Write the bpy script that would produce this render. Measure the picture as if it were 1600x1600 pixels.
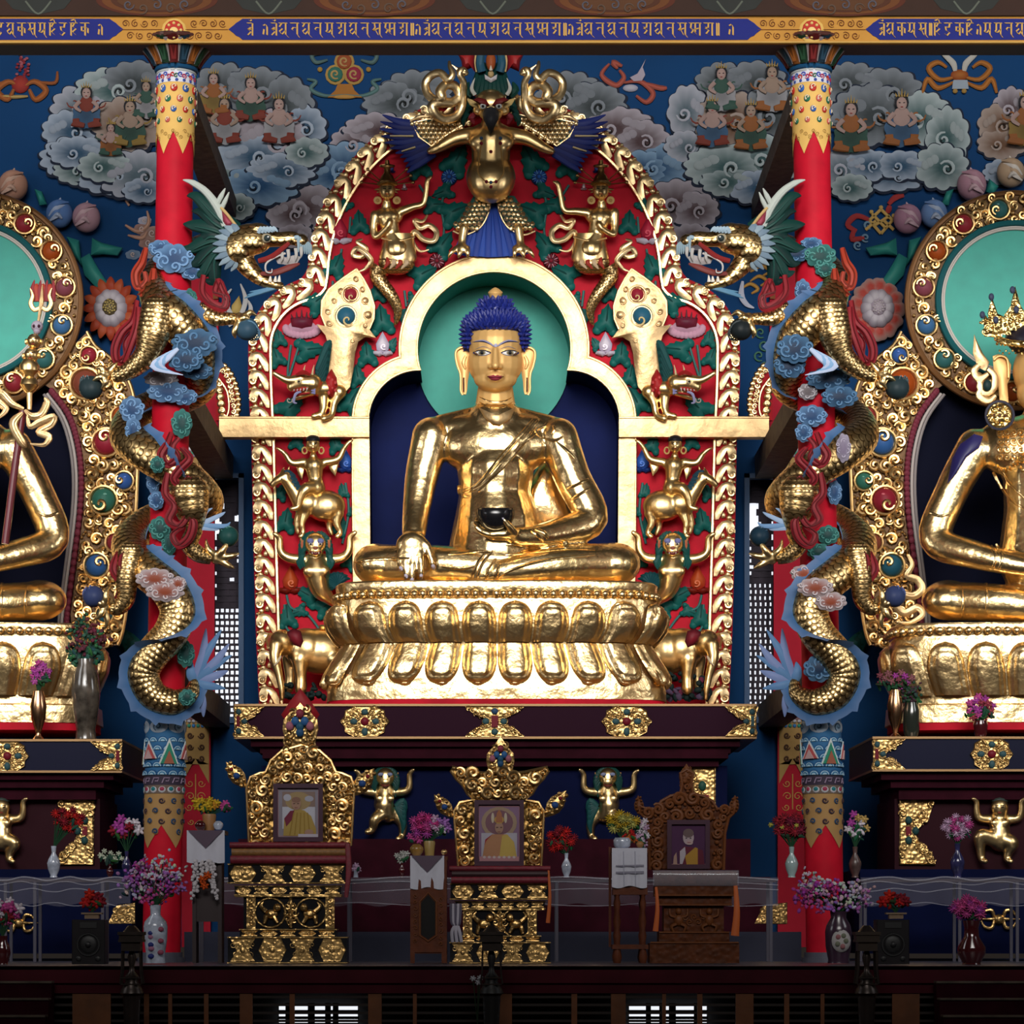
import bpy, bmesh, math, random
from math import *
from mathutils import Vector as V, Matrix, noise
from mathutils.geometry import tessellate_polygon
for o in list(bpy.data.objects): bpy.data.objects.remove(o)
C = bpy.context.scene.collection
SC = bpy.context.scene
rnd = random.Random(7)
# ---------------------------------------------------------------- camera, world, lights, exposure
FL = 4442.; TH = radians(8.45); CY = -44.; CZ = .374; PX, PY = 772., 800.
cd = bpy.data.cameras.new('camera'); cam = bpy.data.objects.new('camera', cd); C.objects.link(cam)
cam.location = (0, CY, CZ); cam.rotation_euler = (pi/2+TH, 0, 0)
cd.lens = FL/1600*36; cd.sensor_width = 36; cd.shift_x = 28/1600; cd.clip_end = 500
SC.camera = cam
w = bpy.data.worlds.new('hall_light'); SC.world = w; w.use_nodes = True
w.node_tree.nodes['Background'].inputs[0].default_value = (.62, .5, .42, 1)
w.node_tree.nodes['Background'].inputs[1].default_value = .045
def area(name, loc, target, sx, sy, power, col=(1, 1, 1), spread=180):
    l = bpy.data.lights.new(name, 'AREA'); l.shape = 'RECTANGLE'; l.size = sx; l.size_y = sy; l.energy = power; l.color = col; l.spread = radians(spread)
    o = bpy.data.objects.new(name, l); C.objects.link(o); o.location = loc
    o.rotation_euler = (V(target)-V(loc)).to_track_quat('-Z', 'Y').to_euler(); return o
area('clerestory_window_light', (0, -27, 17), (0, 0, 8.9), 32, 14, 2700, (1, .965, .92), 45)
area('added_side_light_left', (-17, -13, 11), (0, 0, 7.5), 5, 7, 260, (.95, .97, 1), 90)  # added strip lamp for crisp reflections in the gold, no known window
area('added_side_light_right', (17, -13, 11), (0, 0, 7.5), 5, 7, 260, (.95, .97, 1), 90)  # matching strip lamp added on the right for contrast in the gold
SC.view_settings.view_transform = 'Standard'; SC.view_settings.look = 'None'
SC.view_settings.gamma = 1; SC.view_settings.exposure = -0.58; SC.view_settings.use_curve_mapping = False
# ---------------------------------------------------------------- placing: a photo pixel on an upright plane at depth Y, d steps towards the viewer
def at(px, py, Y):
    x = (px-PX)/FL; u = -(py-PY)/FL
    t = (Y-CY)/(cos(TH)-u*sin(TH))
    return V((x*t, Y, CZ+t*(sin(TH)+u*cos(TH))))
class Fr:
    def __init__(s, Y, mir=False, app=False): s.Y, s.mir, s.k, s.app = Y, mir, (Y-CY)/FL, app
    def __call__(s, x, y, d=0):
        if s.app: return at(1544-x if s.mir else x, y, s.Y-d*s.k)
        p = at(1544-x if s.mir else x, y, s.Y); p.y -= d*s.k; return p
# ---------------------------------------------------------------- materials
MATS = {}
def mat(name, col, rough=.6, metal=0., bump=0., bscale=8., vor=False, var=0., spec=None, emit=0., alpha=1., coat=0., vcol=False, scales=None, bdist=.02, varscale=None):
    if name in MATS: return MATS[name]
    m = bpy.data.materials.new(name); m.use_nodes = True; N = m.node_tree.nodes; L = m.node_tree.links
    b = N['Principled BSDF']; b.inputs['Base Color'].default_value = (*col, 1); b.inputs['Roughness'].default_value = rough
    b.inputs['Metallic'].default_value = metal
    if spec is not None: b.inputs['Specular IOR Level'].default_value = spec
    if coat: b.inputs['Coat Weight'].default_value = coat; b.inputs['Coat Roughness'].default_value = .12
    if emit: b.inputs['Emission Color'].default_value = (*col, 1); b.inputs['Emission Strength'].default_value = emit
    if alpha < 1: b.inputs['Alpha'].default_value = alpha
    tc = N.new('ShaderNodeTexCoord'); csock = None
    if vcol:
        a = N.new('ShaderNodeAttribute'); a.attribute_name = 'Col'; csock = a.outputs['Color']
    if var:
        t = N.new('ShaderNodeTexNoise'); t.inputs['Scale'].default_value = varscale or bscale*.6; t.inputs['Detail'].default_value = 5
        L.new(tc.outputs['Object'], t.inputs['Vector'])
        r = N.new('ShaderNodeMapRange'); r.inputs['From Min'].default_value = .3; r.inputs['From Max'].default_value = .7
        r.inputs['To Min'].default_value = 1-var; r.inputs['To Max'].default_value = 1+var*.5; L.new(t.outputs['Fac'], r.inputs['Value'])
        mx = N.new('ShaderNodeVectorMath'); mx.operation = 'SCALE'
        if csock: L.new(csock, mx.inputs[0])
        else: mx.inputs[0].default_value = col
        L.new(r.outputs[0], mx.inputs['Scale']); csock = mx.outputs[0]
    if scales:                                             # overlapping fish scales from the uv cells
        def M(op, a, b_=None, c_=None):
            n = N.new('ShaderNodeMath'); n.operation = op
            for k_, q in enumerate((a, b_, c_)):
                if q is None: continue
                if isinstance(q, (int, float)): n.inputs[k_].default_value = q
                else: L.new(q, n.inputs[k_])
            return n.outputs[0]
        uv = N.new('ShaderNodeUVMap'); sp = N.new('ShaderNodeSeparateXYZ'); L.new(uv.outputs[0], sp.inputs[0]); v = M('MULTIPLY', sp.outputs[1], -1.25)
        fx = M('SUBTRACT', M('FRACT', M('ADD', sp.outputs[0], M('MULTIPLY', M('FLOORED_MODULO', M('FLOOR', v), 2.), .5))), .5); fv = M('FRACT', v)
        d = M('SQRT', M('ADD', M('MULTIPLY', fx, fx), M('MULTIPLY', M('MULTIPLY', fv, .8), M('MULTIPLY', fv, .8))))
        ins = M('LESS_THAN', d, .6); h = M('MULTIPLY', ins, M('ADD', M('SUBTRACT', 1., M('MULTIPLY', d, d)), M('MULTIPLY', fv, .8)))
        edge = M('MULTIPLY', M('GREATER_THAN', d, .50), M('LESS_THAN', d, .66))
        mx = N.new('ShaderNodeMix'); mx.data_type = 'RGBA'; L.new(M('ADD', M('MULTIPLY', edge, .85), M('MULTIPLY', M('GREATER_THAN', d, .66), .35)), mx.inputs['Factor']); mx.inputs['A'].default_value = (*col, 1); mx.inputs['B'].default_value = (*scales, 1)
        csock = mx.outputs['Result']
        bp = N.new('ShaderNodeBump'); bp.inputs['Strength'].default_value = .9; bp.inputs['Distance'].default_value = .028
        L.new(h, bp.inputs['Height']); L.new(bp.outputs[0], b.inputs['Normal'])
    if csock: L.new(csock, b.inputs['Base Color'])
    if bump and not scales:
        bp = N.new('ShaderNodeBump'); bp.inputs['Strength'].default_value = bump; bp.inputs['Distance'].default_value = bdist
        if vor:
            t = N.new('ShaderNodeTexVoronoi'); t.inputs['Scale'].default_value = bscale; t.feature = 'SMOOTH_F1'; h = t.outputs['Distance']; bp.invert = True
        else:
            t = N.new('ShaderNodeTexNoise'); t.inputs['Scale'].default_value = bscale; t.inputs['Detail'].default_value = 4; h = t.outputs['Fac']
        L.new(tc.outputs['Object'], t.inputs['Vector']); L.new(h, bp.inputs['Height']); L.new(bp.outputs[0], b.inputs['Normal'])
    MATS[name] = m; return m
def gold(name, col, rough, bump, bscale, var=.12, vor=False, bdist=.02): return mat(name, col, rough, 1., bump, bscale, vor, var, bdist=bdist)
G_ST = gold('gilded_statue', (1., .73, .36), .27, .6, 2.2, .1, bdist=.07)
G_PET = gold('gilded_lotus', (.96, .69, .34), .32, .7, 3.0, .12, bdist=.07)
G_REL = gold('gilded_relief', (.95, .7, .37), .36, .35, 9, .2)
G_PALE = gold('pale_gold_leaf', (.82, .57, .29), .5, .8, 5, .25, bdist=.03)
G_FRM = gold('frame_gilt', (.74, .48, .2), .33, .25, 9, .2)
G_DRK = mat('dark_gilt_ground', (.10, .05, .018), .5, .6, bump=.5, bscale=14, var=.3)
G_FIG = gold('gilded_figure', (.92, .65, .3), .33, .3, 5, .1)
G_FIL = gold('carved_gold', (.86, .6, .22), .3, 1., 16, .2, vor=True, bdist=.05)
G_ANT = gold('antique_gilt', (.66, .42, .16), .36, .4, 22, .3, vor=True, bdist=.03)
G_OLD = gold('old_carved_gold', (.42, .25, .08), .42, 1., 15, .35, vor=True, bdist=.05)
G_MATT = mat('matt_gold_paint', (.80, .48, .17), .45, .35, .05, 6, var=.06)
G_SCALE = mat('gold_dragon_scales', (.84, .57, .25), .33, 1., scales=(.10, .045, .012))
PAINT = mat('painted_plaster', (1, 1, 1), .65, spec=.15, vcol=True, var=.08, bscale=6)
GLOSSP = mat('glossy_paint', (1, 1, 1), .45, vcol=True, spec=.13)
RED = mat('red_lacquer', (.50, .006, .022), .6, spec=.12, bump=.15, bscale=4, var=.25)
BLUE = mat('blue_wall_paint', (.004, .043, .14), .7, spec=.1, bump=.1, bscale=4, var=.15, varscale=.6)
NAVY = mat('dark_navy_paint', (.0025, .005, .032), .65, spec=.04, bump=.1, bscale=3, var=.2)
TEAL = mat('teal_paint', (.03, .34, .27), .6, bump=.08, bscale=6, var=.1)
MAROON = mat('maroon_wood', (.028, .0028, .008), .6, spec=.04, bump=.15, bscale=6, var=.3)
PURPLE = mat('purple_black_lacquer', (.022, .0035, .013), .5, spec=.05, bump=.05, bscale=6)
GREEN = mat('green_leaf_paint', (.008, .10, .085), .42, var=.3, bscale=10)
BLACK = mat('black_lacquer', (.008, .008, .01), .2, spec=.6)
# ---------------------------------------------------------------- mesh building
def cat(pts, n=6, closed=False):
    P = [V(p) for p in pts]; out = []; m = len(P)
    for i in range(m if closed else m-1):
        if closed: a, b, c, d = P[(i-1) % m], P[i], P[(i+1) % m], P[(i+2) % m]
        else: a, b, c, d = P[max(i-1, 0)], P[i], P[i+1], P[min(i+2, m-1)]
        for j in range(n):
            t = j/n; out.append(.5*((2*b)+(c-a)*t+(2*a-5*b+4*c-d)*t*t+(3*b-a-3*c+d)*t**3))
    if not closed: out.append(P[-1])
    return out
class MB:
    def __init__(s, fr): s.fr = fr; s.v = []; s.f = []; s.c = []; s.uv = {}; s.col = None; s.smooth = True
    def av(s, x, y, d=0, col=None):
        s.v.append(s.fr(x, y, d)); s.c.append(col or s.col or (1, 1, 1)); return len(s.v)-1
    def face(s, idx, uvs=None):
        if uvs: s.uv[len(s.f)] = uvs
        s.f.append(tuple(idx))
    def grid(s, fn, nu, nv, wrapu=False, uvs=(1, 1), col=None):
        b = len(s.v)
        for j in range(nv+1):
            for i in range(nu if wrapu else nu+1):
                r = fn(i/nu, j/nv); s.av(*r[:3], col=r[3] if len(r) > 3 else col)
        w = nu if wrapu else nu+1
        for j in range(nv):
            for i in range(nu):
                i2 = (i+1) % w if wrapu else i+1
                s.face((b+j*w+i, b+j*w+i2, b+(j+1)*w+i2, b+(j+1)*w+i), [(a/nu*uvs[0], c/nv*uvs[1]) for a, c in ((i, j), (i+1, j), (i+1, j+1), (i, j+1))])
        return b
    def tube(s, pts, rad, n=8, closed=False, flat=1., sm=0, us=1., vs=None, cap=True, col=None, up=(0, 0, 1)):
        # round bar along pts (x, y, d); rad a number, list or function of 0..1; flat squashes it in depth; uv: us cells round, vs per length
        if sm: pts = cat(pts, sm, closed)
        P = [V(p) if len(p) == 3 else V((p[0], p[1], 0)) for p in pts]; m = len(P); b = len(s.v); L = [0]
        for i in range(1, m): L.append(L[-1]+(P[i]-P[i-1]).length)
        tot = L[-1] or 1
        def R(t):
            if callable(rad): return rad(t)
            if isinstance(rad, (int, float)): return rad
            k = t*(len(rad)-1); i = min(int(k), len(rad)-2); return rad[i]+(rad[i+1]-rad[i])*(k-i)
        side = None
        for i in range(m):
            T = (P[(i+1) % m]-P[i-1] if closed else P[min(i+1, m-1)]-P[max(i-1, 0)])
            T = T.normalized() if T.length > 1e-9 else V((0, 1, 0))
            if side is None:
                side = T.cross(V(up)); side = T.cross(V((0, 1, 0))) if side.length < .2 else side
            side = (side-T*side.dot(T)).normalized(); nn = side.cross(T)
            r = R(i/(m-1))
            for k in range(n):
                a = 2*pi*k/n; q = side*(cos(a)*r)+nn*(sin(a)*r); q.z *= flat; s.av(*(P[i]+q), col=col)
        for i in range(m if closed else m-1):
            for k in range(n):
                k2 = (k+1) % n; i2 = (i+1) % m; vv = vs or 1/tot
                s.face((b+i*n+k, b+i*n+k2, b+i2*n+k2, b+i2*n+k), [((k/n+q)*us, l*vv) for q, l in ((0, L[i]), (1/n, L[i]), (1/n, L[i2] if i2 else tot), (0, L[i2] if i2 else tot))])
        if cap and not closed:
            s.face([b+k for k in range(n)][::-1]); s.face([b+(m-1)*n+k for k in range(n)])
    def ell(s, c, r, nu=12, nv=8, rot=0., col=None, half=False):
        if isinstance(r, (int, float)): r = (r, r, r)
        cr, sr = cos(rot), sin(rot); b = len(s.v)
        def pt(i, j):
            th = pi*j/nv; ph = 2*pi*i/nu
            x, y, z = r[0]*sin(th)*cos(ph), -r[1]*cos(th), r[2]*sin(th)*sin(ph)
            return c[0]+x*cr-y*sr, c[1]+x*sr+y*cr, c[2]+z
        top = s.av(*pt(0, 0), col=col); rows = []
        for j in range(1, nv): rows.append([s.av(*pt(i, j), col=col) for i in range(nu)])
        bot = s.av(*pt(0, nv), col=col)
        for i in range(nu):
            i2 = (i+1) % nu; s.face((top, rows[0][i2], rows[0][i])); s.face((bot, rows[-1][i], rows[-1][i2]))
            for j in range(nv-2): s.face((rows[j][i], rows[j][i2], rows[j+1][i2], rows[j+1][i]))
    def lathe(s, cx, prof, d=0, n=16, sq=1., col=None, us=1, vs=1):
        # prof: (radius, y[, col]) from top to bottom about the upright line x=cx
        b = len(s.v); m = len(prof)
        for p in prof:
            for k in range(n):
                a = 2*pi*k/n; s.av(cx+p[0]*cos(a), p[1], d+p[0]*sin(a)*sq, col=p[2] if len(p) > 2 else col)
        for j in range(m-1):
            for k in range(n):
                k2 = (k+1) % n; s.face((b+j*n+k, b+j*n+k2, b+(j+1)*n+k2, b+(j+1)*n+k), [((k+q)/n*us, (j+e)/(m-1)*vs) for q, e in ((0, 0), (1, 0), (1, 1), (0, 1))])
        s.face([b+k for k in range(n)][::-1]); s.face([b+(m-1)*n+k for k in range(n)])
    def prism(s, poly, d0, d1, col=None, bev=0.):
        # outline (x, y) filled and given thickness from d0 (back) to d1 (front)
        m = len(poly); b = len(s.v); P = [V((p[0], p[1], 0)) for p in poly]
        ar = sum(P[i].x*P[(i+1) % m].y-P[(i+1) % m].x*P[i].y for i in range(m))
        for p in P: s.av(p.x, p.y, d0, col)
        for p in P: s.av(p.x, p.y, d1-bev, col)
        top = b+m
        if bev:
            top = len(s.v)
            for i in range(m):
                t = (P[(i+1) % m]-P[i-1]); t = t.normalized() if t.length > 1e-9 else V((1, 0, 0)); nn = V((-t.y, t.x, 0))*(1 if ar > 0 else -1)
                q = P[i]+nn*bev; s.av(q.x, q.y, d1, col)
            for i in range(m): j = (i+1) % m; s.face((b+m+i, b+m+j, top+j, top+i))
        for i in range(m): j = (i+1) % m; s.face((b+i, b+j, b+m+j, b+m+i))
        for t in tessellate_polygon([P]):
            s.face([top+k for k in t]); s.face([b+k for k in t][::-1])
    def box(s, x0, y0, x1, y1, d0, d1, col=None, bev=0.): s.prism([(x0, y0), (x1, y0), (x1, y1), (x0, y1)], d0, d1, col, bev)
    def strip(s, A, B, d0, d1, col=None, closed=False, dip=0):
        # a moulding between two outlines A and B of equal length
        m = len(A); b = len(s.v)
        for i in range(m):
            s.av(A[i][0], A[i][1], d0, col); s.av(A[i][0], A[i][1], d1, col); s.av((A[i][0]+B[i][0])/2, (A[i][1]+B[i][1])/2, d1+dip, col); s.av(B[i][0], B[i][1], d1, col); s.av(B[i][0], B[i][1], d0, col)
        for i in range(m if closed else m-1):
            j = (i+1) % m
            for k in range(4): s.face((b+i*5+k, b+i*5+k+1, b+j*5+k+1, b+j*5+k))
        if not closed: s.face([b+k for k in range(5)]); s.face([b+(m-1)*5+k for k in range(5)][::-1])
    def pillow(s, poly, d0, h, c=None, rings=4, col=None, col2=None, edge=.0):
        # outline domed towards its middle c; colour runs from the rim col to the middle col2
        m = len(poly)
        if c is None: c = (sum(p[0] for p in poly)/m, sum(p[1] for p in poly)/m)
        b = len(s.v); mix = lambda t: None if not col else (col if not col2 else tuple(a+(e-a)*t for a, e in zip(col, col2)))
        for p in poly: s.av(p[0], p[1], d0, mix(0))
        for r in range(1, rings+1):
            t = (r-1)/rings if r > 1 else 0.02; q = 1-t
            for p in poly: s.av(c[0]+(p[0]-c[0])*q, c[1]+(p[1]-c[1])*q, d0+edge+(h-edge)*sin(pi/2*min(1, t*1.15+.06)), mix(min(1, t*1.3)))
        e = s.av(c[0], c[1], d0+h, mix(1))
        for r in range(rings):
            for i in range(m): j = (i+1) % m; s.face((b+r*m+i, b+r*m+j, b+(r+1)*m+j, b+(r+1)*m+i))
        for i in range(m): j = (i+1) % m; s.face((b+rings*m+i, b+rings*m+j, e))
        s.face([b+i for i in range(m)][::-1])
    def curl(s, x, y, R, turns=1.6, a0=0., w=3., d=2., hand=1, n=6, col=None, flat=.8, tail=None):
        # scroll: a bar winding in to its own centre, optional tail point it grows from
        pts = [] ; K = int(12*turns)
        if tail: pts.append((tail[0], tail[1], d))
        for i in range(K+1):
            t = i/K; r = R*(1-t*.86); a = a0+hand*2*pi*turns*t; pts.append((x+r*cos(a), y+r*sin(a), d+t*w*.6))
        s.tube(pts, [w*.55, w, w*.9, w*.8, w*.55], n, flat=flat, col=col)
    def project(s, target, a=0, back=0):
        # lay the vertices from index a on over the front of another mesh; their own d stays as height above it
        from mathutils.bvhtree import BVHTree
        r = target
        while r.parent: r = r.parent
        org = r.location; bv = BVHTree.FromPolygons([v.co+org for v in target.data.vertices], [p.vertices for p in target.data.polygons])
        last = None
        for i in range(a, len(s.v)):
            v = s.v[i]; e = V((0, CY, CZ)); dr = (v-e).normalized(); h = bv.ray_cast(e+dr*25, dr)[0]
            dz = s.fr.Y-v.y; y = h.y if h else (last if last is not None else s.fr.Y)
            last = y; s.v[i] = (h if h else e+dr*((y-CY)/dr.y))-dr*dz
    def obj(s, name, m, parent=None, ang=38, **props):
        me = bpy.data.meshes.new(name); root = None; p = parent
        while p is not None: root = p; p = p.parent
        if root is None:
            xs = [v.x for v in s.v]; ys = [v.y for v in s.v]; org = V(((min(xs)+max(xs))/2, (min(ys)+max(ys))/2, min(v.z for v in s.v)))
        else: org = root.location
        me.from_pydata([v-org for v in s.v], [], s.f)
        ul = me.uv_layers.new(name='UVMap').data
        for fi, uvs in s.uv.items():
            pl = me.polygons[fi]
            for k, li in enumerate(pl.loop_indices):
                if k < len(uvs): ul[li].uv = uvs[k]
        ca = me.color_attributes.new('Col', 'FLOAT_COLOR', 'POINT')
        ca.data.foreach_set('color', [q for c in s.c for q in (*c, 1)])
        bm = bmesh.new(); bm.from_mesh(me); bmesh.ops.recalc_face_normals(bm, faces=bm.faces); bm.to_mesh(me); bm.free()
        if s.smooth: me.polygons.foreach_set('use_smooth', [True]*len(me.polygons)); me.set_sharp_from_angle(angle=radians(ang))
        me.materials.append(m)
        o = bpy.data.objects.new(name, me); C.objects.link(o)
        if parent: o.parent = parent
        else: o.location = org
        for k, v in props.items(): o[k] = v
        return o
def tag(o, label, category, group=None, kind=None):
    o['label'] = label; o['category'] = category
    if group: o['group'] = group
    if kind: o['kind'] = kind
    return o
def thing(name, label, category, loc, group=None):
    o = bpy.data.objects.new(name, None); C.objects.link(o); o.location = loc; o.empty_display_size = .1
    return tag(o, label, category, group)
def struct(mb, name, m, **k):
    o = mb.obj(name, m, **k); o['kind'] = 'structure'; return o
def blob(name, fr, chains, vox, m, parent=None, smooth=6, **props):
    # one continuous sculpted body: chains of (x, y, d, r) limbs and ('e', centre, radii, rot) masses melted together
    b = MB(fr)
    for ch in chains:
        if ch[0] == 'e': b.ell(ch[1], ch[2], 20, 14, ch[3] if len(ch) > 3 else 0)
        else:
            pts = cat([V((p[0], p[1], p[2])) for p in ch], 5) if len(ch) > 2 else [V(ch[0][:3]), V(ch[1][:3])]
            rr = [p[3] for p in ch]; b.tube(pts, rr, 14)
            for e in (ch[0], ch[-1]): b.ell(e[:3], e[3], 14, 10)
    o = b.obj(name, m, parent); md = o.modifiers.new('r', 'REMESH'); md.mode = 'VOXEL'; md.voxel_size = vox*fr.k
    if smooth: sm = o.modifiers.new('s', 'SMOOTH'); sm.iterations = smooth; sm.factor = .5
    dg = bpy.context.evaluated_depsgraph_get(); me = bpy.data.meshes.new_from_object(o.evaluated_get(dg), depsgraph=dg)
    o.modifiers.clear(); old = o.data; o.data = me; bpy.data.meshes.remove(old); me.name = name
    me.polygons.foreach_set('use_smooth', [True]*len(me.polygons))
    if not me.materials: me.materials.append(m)
    for k, v in props.items(): o[k] = v
    return o
def arc(cx, cy, r, a0, a1, n=24, ry=None): return [(cx+r*cos(radians(a0+(a1-a0)*i/n)), cy-(ry or r)*sin(radians(a0+(a1-a0)*i/n))) for i in range(n+1)]
def mir(p): return (1544-p[0],)+tuple(p[1:])
# ================================================================ setting
WOOD = mat('old_grey_wood', (.10, .075, .055), .7, bump=.5, bscale=9, var=.5)
FLOORM = mat('dark_red_floor', (.10, .03, .015), .25, var=.3, bscale=1.5)
STONE = mat('grey_stone_floor', (.09, .09, .12), .35, var=.2, bscale=2)
BROWN = mat('brown_post_wood', (.16, .05, .012), .5, bump=.2, bscale=6, var=.3)
DAY = mat('daylight_pane', (.9, .93, 1), .5, emit=1.5)
def wbox(name, m, lo, hi):
    b = MB(None)
    x0, y0, z0 = lo; x1, y1, z1 = hi
    b.v = [V(p) for p in ((x0, y0, z0), (x1, y0, z0), (x1, y1, z0), (x0, y1, z0), (x0, y0, z1), (x1, y0, z1), (x1, y1, z1), (x0, y1, z1))]
    b.c = [(1, 1, 1)]*8; b.f = [(0, 1, 2, 3), (4, 5, 6, 7), (0, 1, 5, 4), (1, 2, 6, 5), (2, 3, 7, 6), (3, 0, 4, 7)]; b.smooth = False
    return struct(b, name, m)
wbox('floor_hall', FLOORM, (-18, -60, -1.3), (18, -9.6, -1.2))
wbox('floor_stage', STONE, (-12, -10, -.04), (12, 1.6, 0))
WY = 1.5
f = Fr(WY); b = MB(f); b.smooth = False
for r in ((-120, -80, 1664, 745), (-120, 1125, 1664, 1480), (-120, 745, 333, 1125), (376, 745, 1168, 1125), (1211, 745, 1664, 1125)): b.box(*r, -25, 0)
struct(b, 'wall_back', BLUE)
FRAME_BLUE = mat('window_blue_frame', (.006, .06, .17), .5)  # even blue paint of the window frames
LATT = mat('dark_brick_lattice', (.035, .026, .04), .8, bump=.4, bscale=12, var=.3)
for n, mr in ((1, False), (2, True)):
    f = Fr(WY-.02, mr); b = MB(f); b.smooth = False
    for r in ((328, 740, 334, 1130), (373, 740, 381, 1130), (328, 740, 381, 747), (328, 1120, 381, 1130)): b.box(*r, -20, 3)
    W = struct(b, 'window_%d' % n, FRAME_BLUE)
    b = MB(f); b.smooth = False; b.box(330, 742, 379, 1128, -62, -60); b.obj('pane', DAY, W)
    b = MB(f); b.smooth = False
    R2 = random.Random(n)
    for k in range(40):                                  # open brick screen: closed courses above, gaps below
        y = 740+k*9.8; low = y > (944 if n == 1 else 902)
        b.box(330, y+6.4, 378, y+9.8, -48, -40) if low or not (775 < y < 835) else 0
        for j in range(6 if low else 7):
            x = 332+j*7.8+(k % 2)*(1 if low else 3.5)
            if low: b.box(x-2.6, y, x+(-.2 if n == 1 else 2.2), y+9, -48, -41)
            else:
                gapx = (351-(y-775)*.24 if 770 < y < 832 else 332) if n == 1 else (352 if 770 < y < 800 else 346 if y < 838 and y > 800 else 362 if 846 < y < 896 else 360)
                lit = (x+7 < gapx) if n == 1 else (x > gapx and not (838 <= y <= 846) and 770 < y < 896)
                if n == 1 and (j, k) in ((4, 6), (3, 8), (4, 12), (4, 13), (3, 16)): lit = True
                if not lit: b.box(max(330, x-1), y, min(378, x+7), y+(9.8 if (j+k) % 3 else 9), -48-(j+k) % 3, -41-(j+k) % 2)
    b.obj('brick_screen', LATT, W)
# beams from each pillar back to the wall
for n, mr in ((1, 1), (2, -1)):
    for q, (ybot, h) in enumerate(((342, .3), (748, .38), (1137, .36))):
        z = at(372, ybot, WY).z
        o = wbox('beam_side', WOOD, (-4.62, -4.74, z), (-4.23, WY, z+h))
        if mr < 0: o.location.x *= -1
# painted pilaster on the wall behind each pillar
def PB(fr): b = MB(fr); return b
OCH = (.42, .26, .09); CRIM = (.45, .01, .03)
for n, mr in ((1, False), (2, True)):
    f = Fr(WY-.02, mr); b = MB(f)
    b.box(292, 405, 342, 690, -1, 10, CRIM); b.box(334, 405, 342, 470, 10, 14, (.25, .08, .03))
    for k in range(5): b.ell((326-k*1.5, 417+k*4, 10), (1.4, 1.4, 1), 6, 4, col=(.8, .6, .5))
    b.box(288, 690, 336, 1128, -1, 10, CRIM); b.box(288, 712, 334, 800, 10, 12, OCH); b.box(328, 712, 335, 810, 10, 14, (.2, .1, .06))
    b.box(288, 690, 332, 716, 10, 15, (.25, .2, .25))
    for k in range(6):
        b.ell((292+k*7, 704, 15), (3.2, 3, 2), 10, 6, col=(.75, .75, .8)); b.ell((292+k*7, 696, 15), (2.6, 4, 2), 8, 6, col=(.4, .08, .05)); b.ell((294+k*7, 711, 15), (3, 3, 2), 8, 6, col=((.05, .2, .5), (.05, .3, .2))[k % 2])
    for r in range(5):
        for k in range(4): b.curl(294+k*10, 726+r*15, 3.4, 1.2, k, 1, 12, col=(.1, .05, .02))
    b.box(285, 1112, 330, 1480, -1, 12, CRIM); b.box(285, 1125, 328, 1195, 12, 14, OCH); b.box(285, 1112, 328, 1126, 12, 16, (.22, .12, .12))
    for k in range(6): b.ell((290+k*7, 1128, 16), (3, 2.6, 2), 8, 6, col=(.5, .5, .55)); b.ell((290+k*7, 1135, 15), (3, 3, 2), 8, 6, col=((.05, .2, .5), (.05, .3, .2))[k % 2])
    for r in range(3):
        for k in range(2): b.curl(299+k*17, 1150+r*18, 5, 1.3, k*3, 1.6, 15, hand=1-2*k, col=(.1, .05, .03))
    b.prism([(285, 1195), (328, 1195), (328, 1225), (307, 1186), (285, 1225)], 13.5, 14.5, OCH)
    for s_ in (-1, 1):
        for (x, y, R, h) in ((9, 1225, 6, 1), (8, 1245, 7, -1), (10, 1262, 6, 1), (7, 1285, 5, 1)): b.curl(307+s_*x, y, R, 1.3, 0 if s_ > 0 else pi, .9, 13, hand=h*s_, col=(.6, .35, .1))
    b.tube([(307, 1210, 13), (307, 1265, 13)], 1, 6, col=(.6, .35, .1))
    struct(b, 'trim_%d' % n, PAINT)
# painted lintel across the pillars
BY = -5.5; f = Fr(BY); b = MB(f); b.smooth = True
GOLDP = (.44, .21, .035); DKB = (.16, .05, .015); RB = (.008, .014, .15)
zb = f(772, 66).z
b.box(-60, 24, 1660, 66.5, -12, 0, GOLDP)
m0 = wbox('trim_3', mat('mauve_soffit_paint', (.055, .035, .06), .7), (-9.5, BY+.03, zb-.0), (9.5, BY+.6, zb+.35))
def panel(x0, x1, pl, pr):
    P = [(x0-(0 if pl else 0), 29.5)] if not pl else []
    if pl: P = [(x0+22, 29.5), (x0+17, 33), (x0+12, 36), (x0+8, 40), (x0, 46), (x0+8, 52), (x0+12, 56), (x0+17, 58), (x0+22, 62.5)]
    else: P = [(x0, 29.5), (x0, 62.5)]
    if pr: P += [(x1-22, 62.5), (x1-17, 58), (x1-12, 56), (x1-8, 52), (x1, 46), (x1-8, 40), (x1-12, 36), (x1-17, 33), (x1-22, 29.5)]
    else: P += [(x1, 62.5), (x1, 29.5)]
    b.prism(P, -1, 1, RB)
panel(-60, 193, 0, 1); panel(357, 1190, 1, 1); panel(1352, 1660, 1, 0)
for y in (24.5, 66): b.tube([(-60, y, 0), (1660, y, 0)], 1.6, 6, col=(.5, .3, .08))
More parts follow.
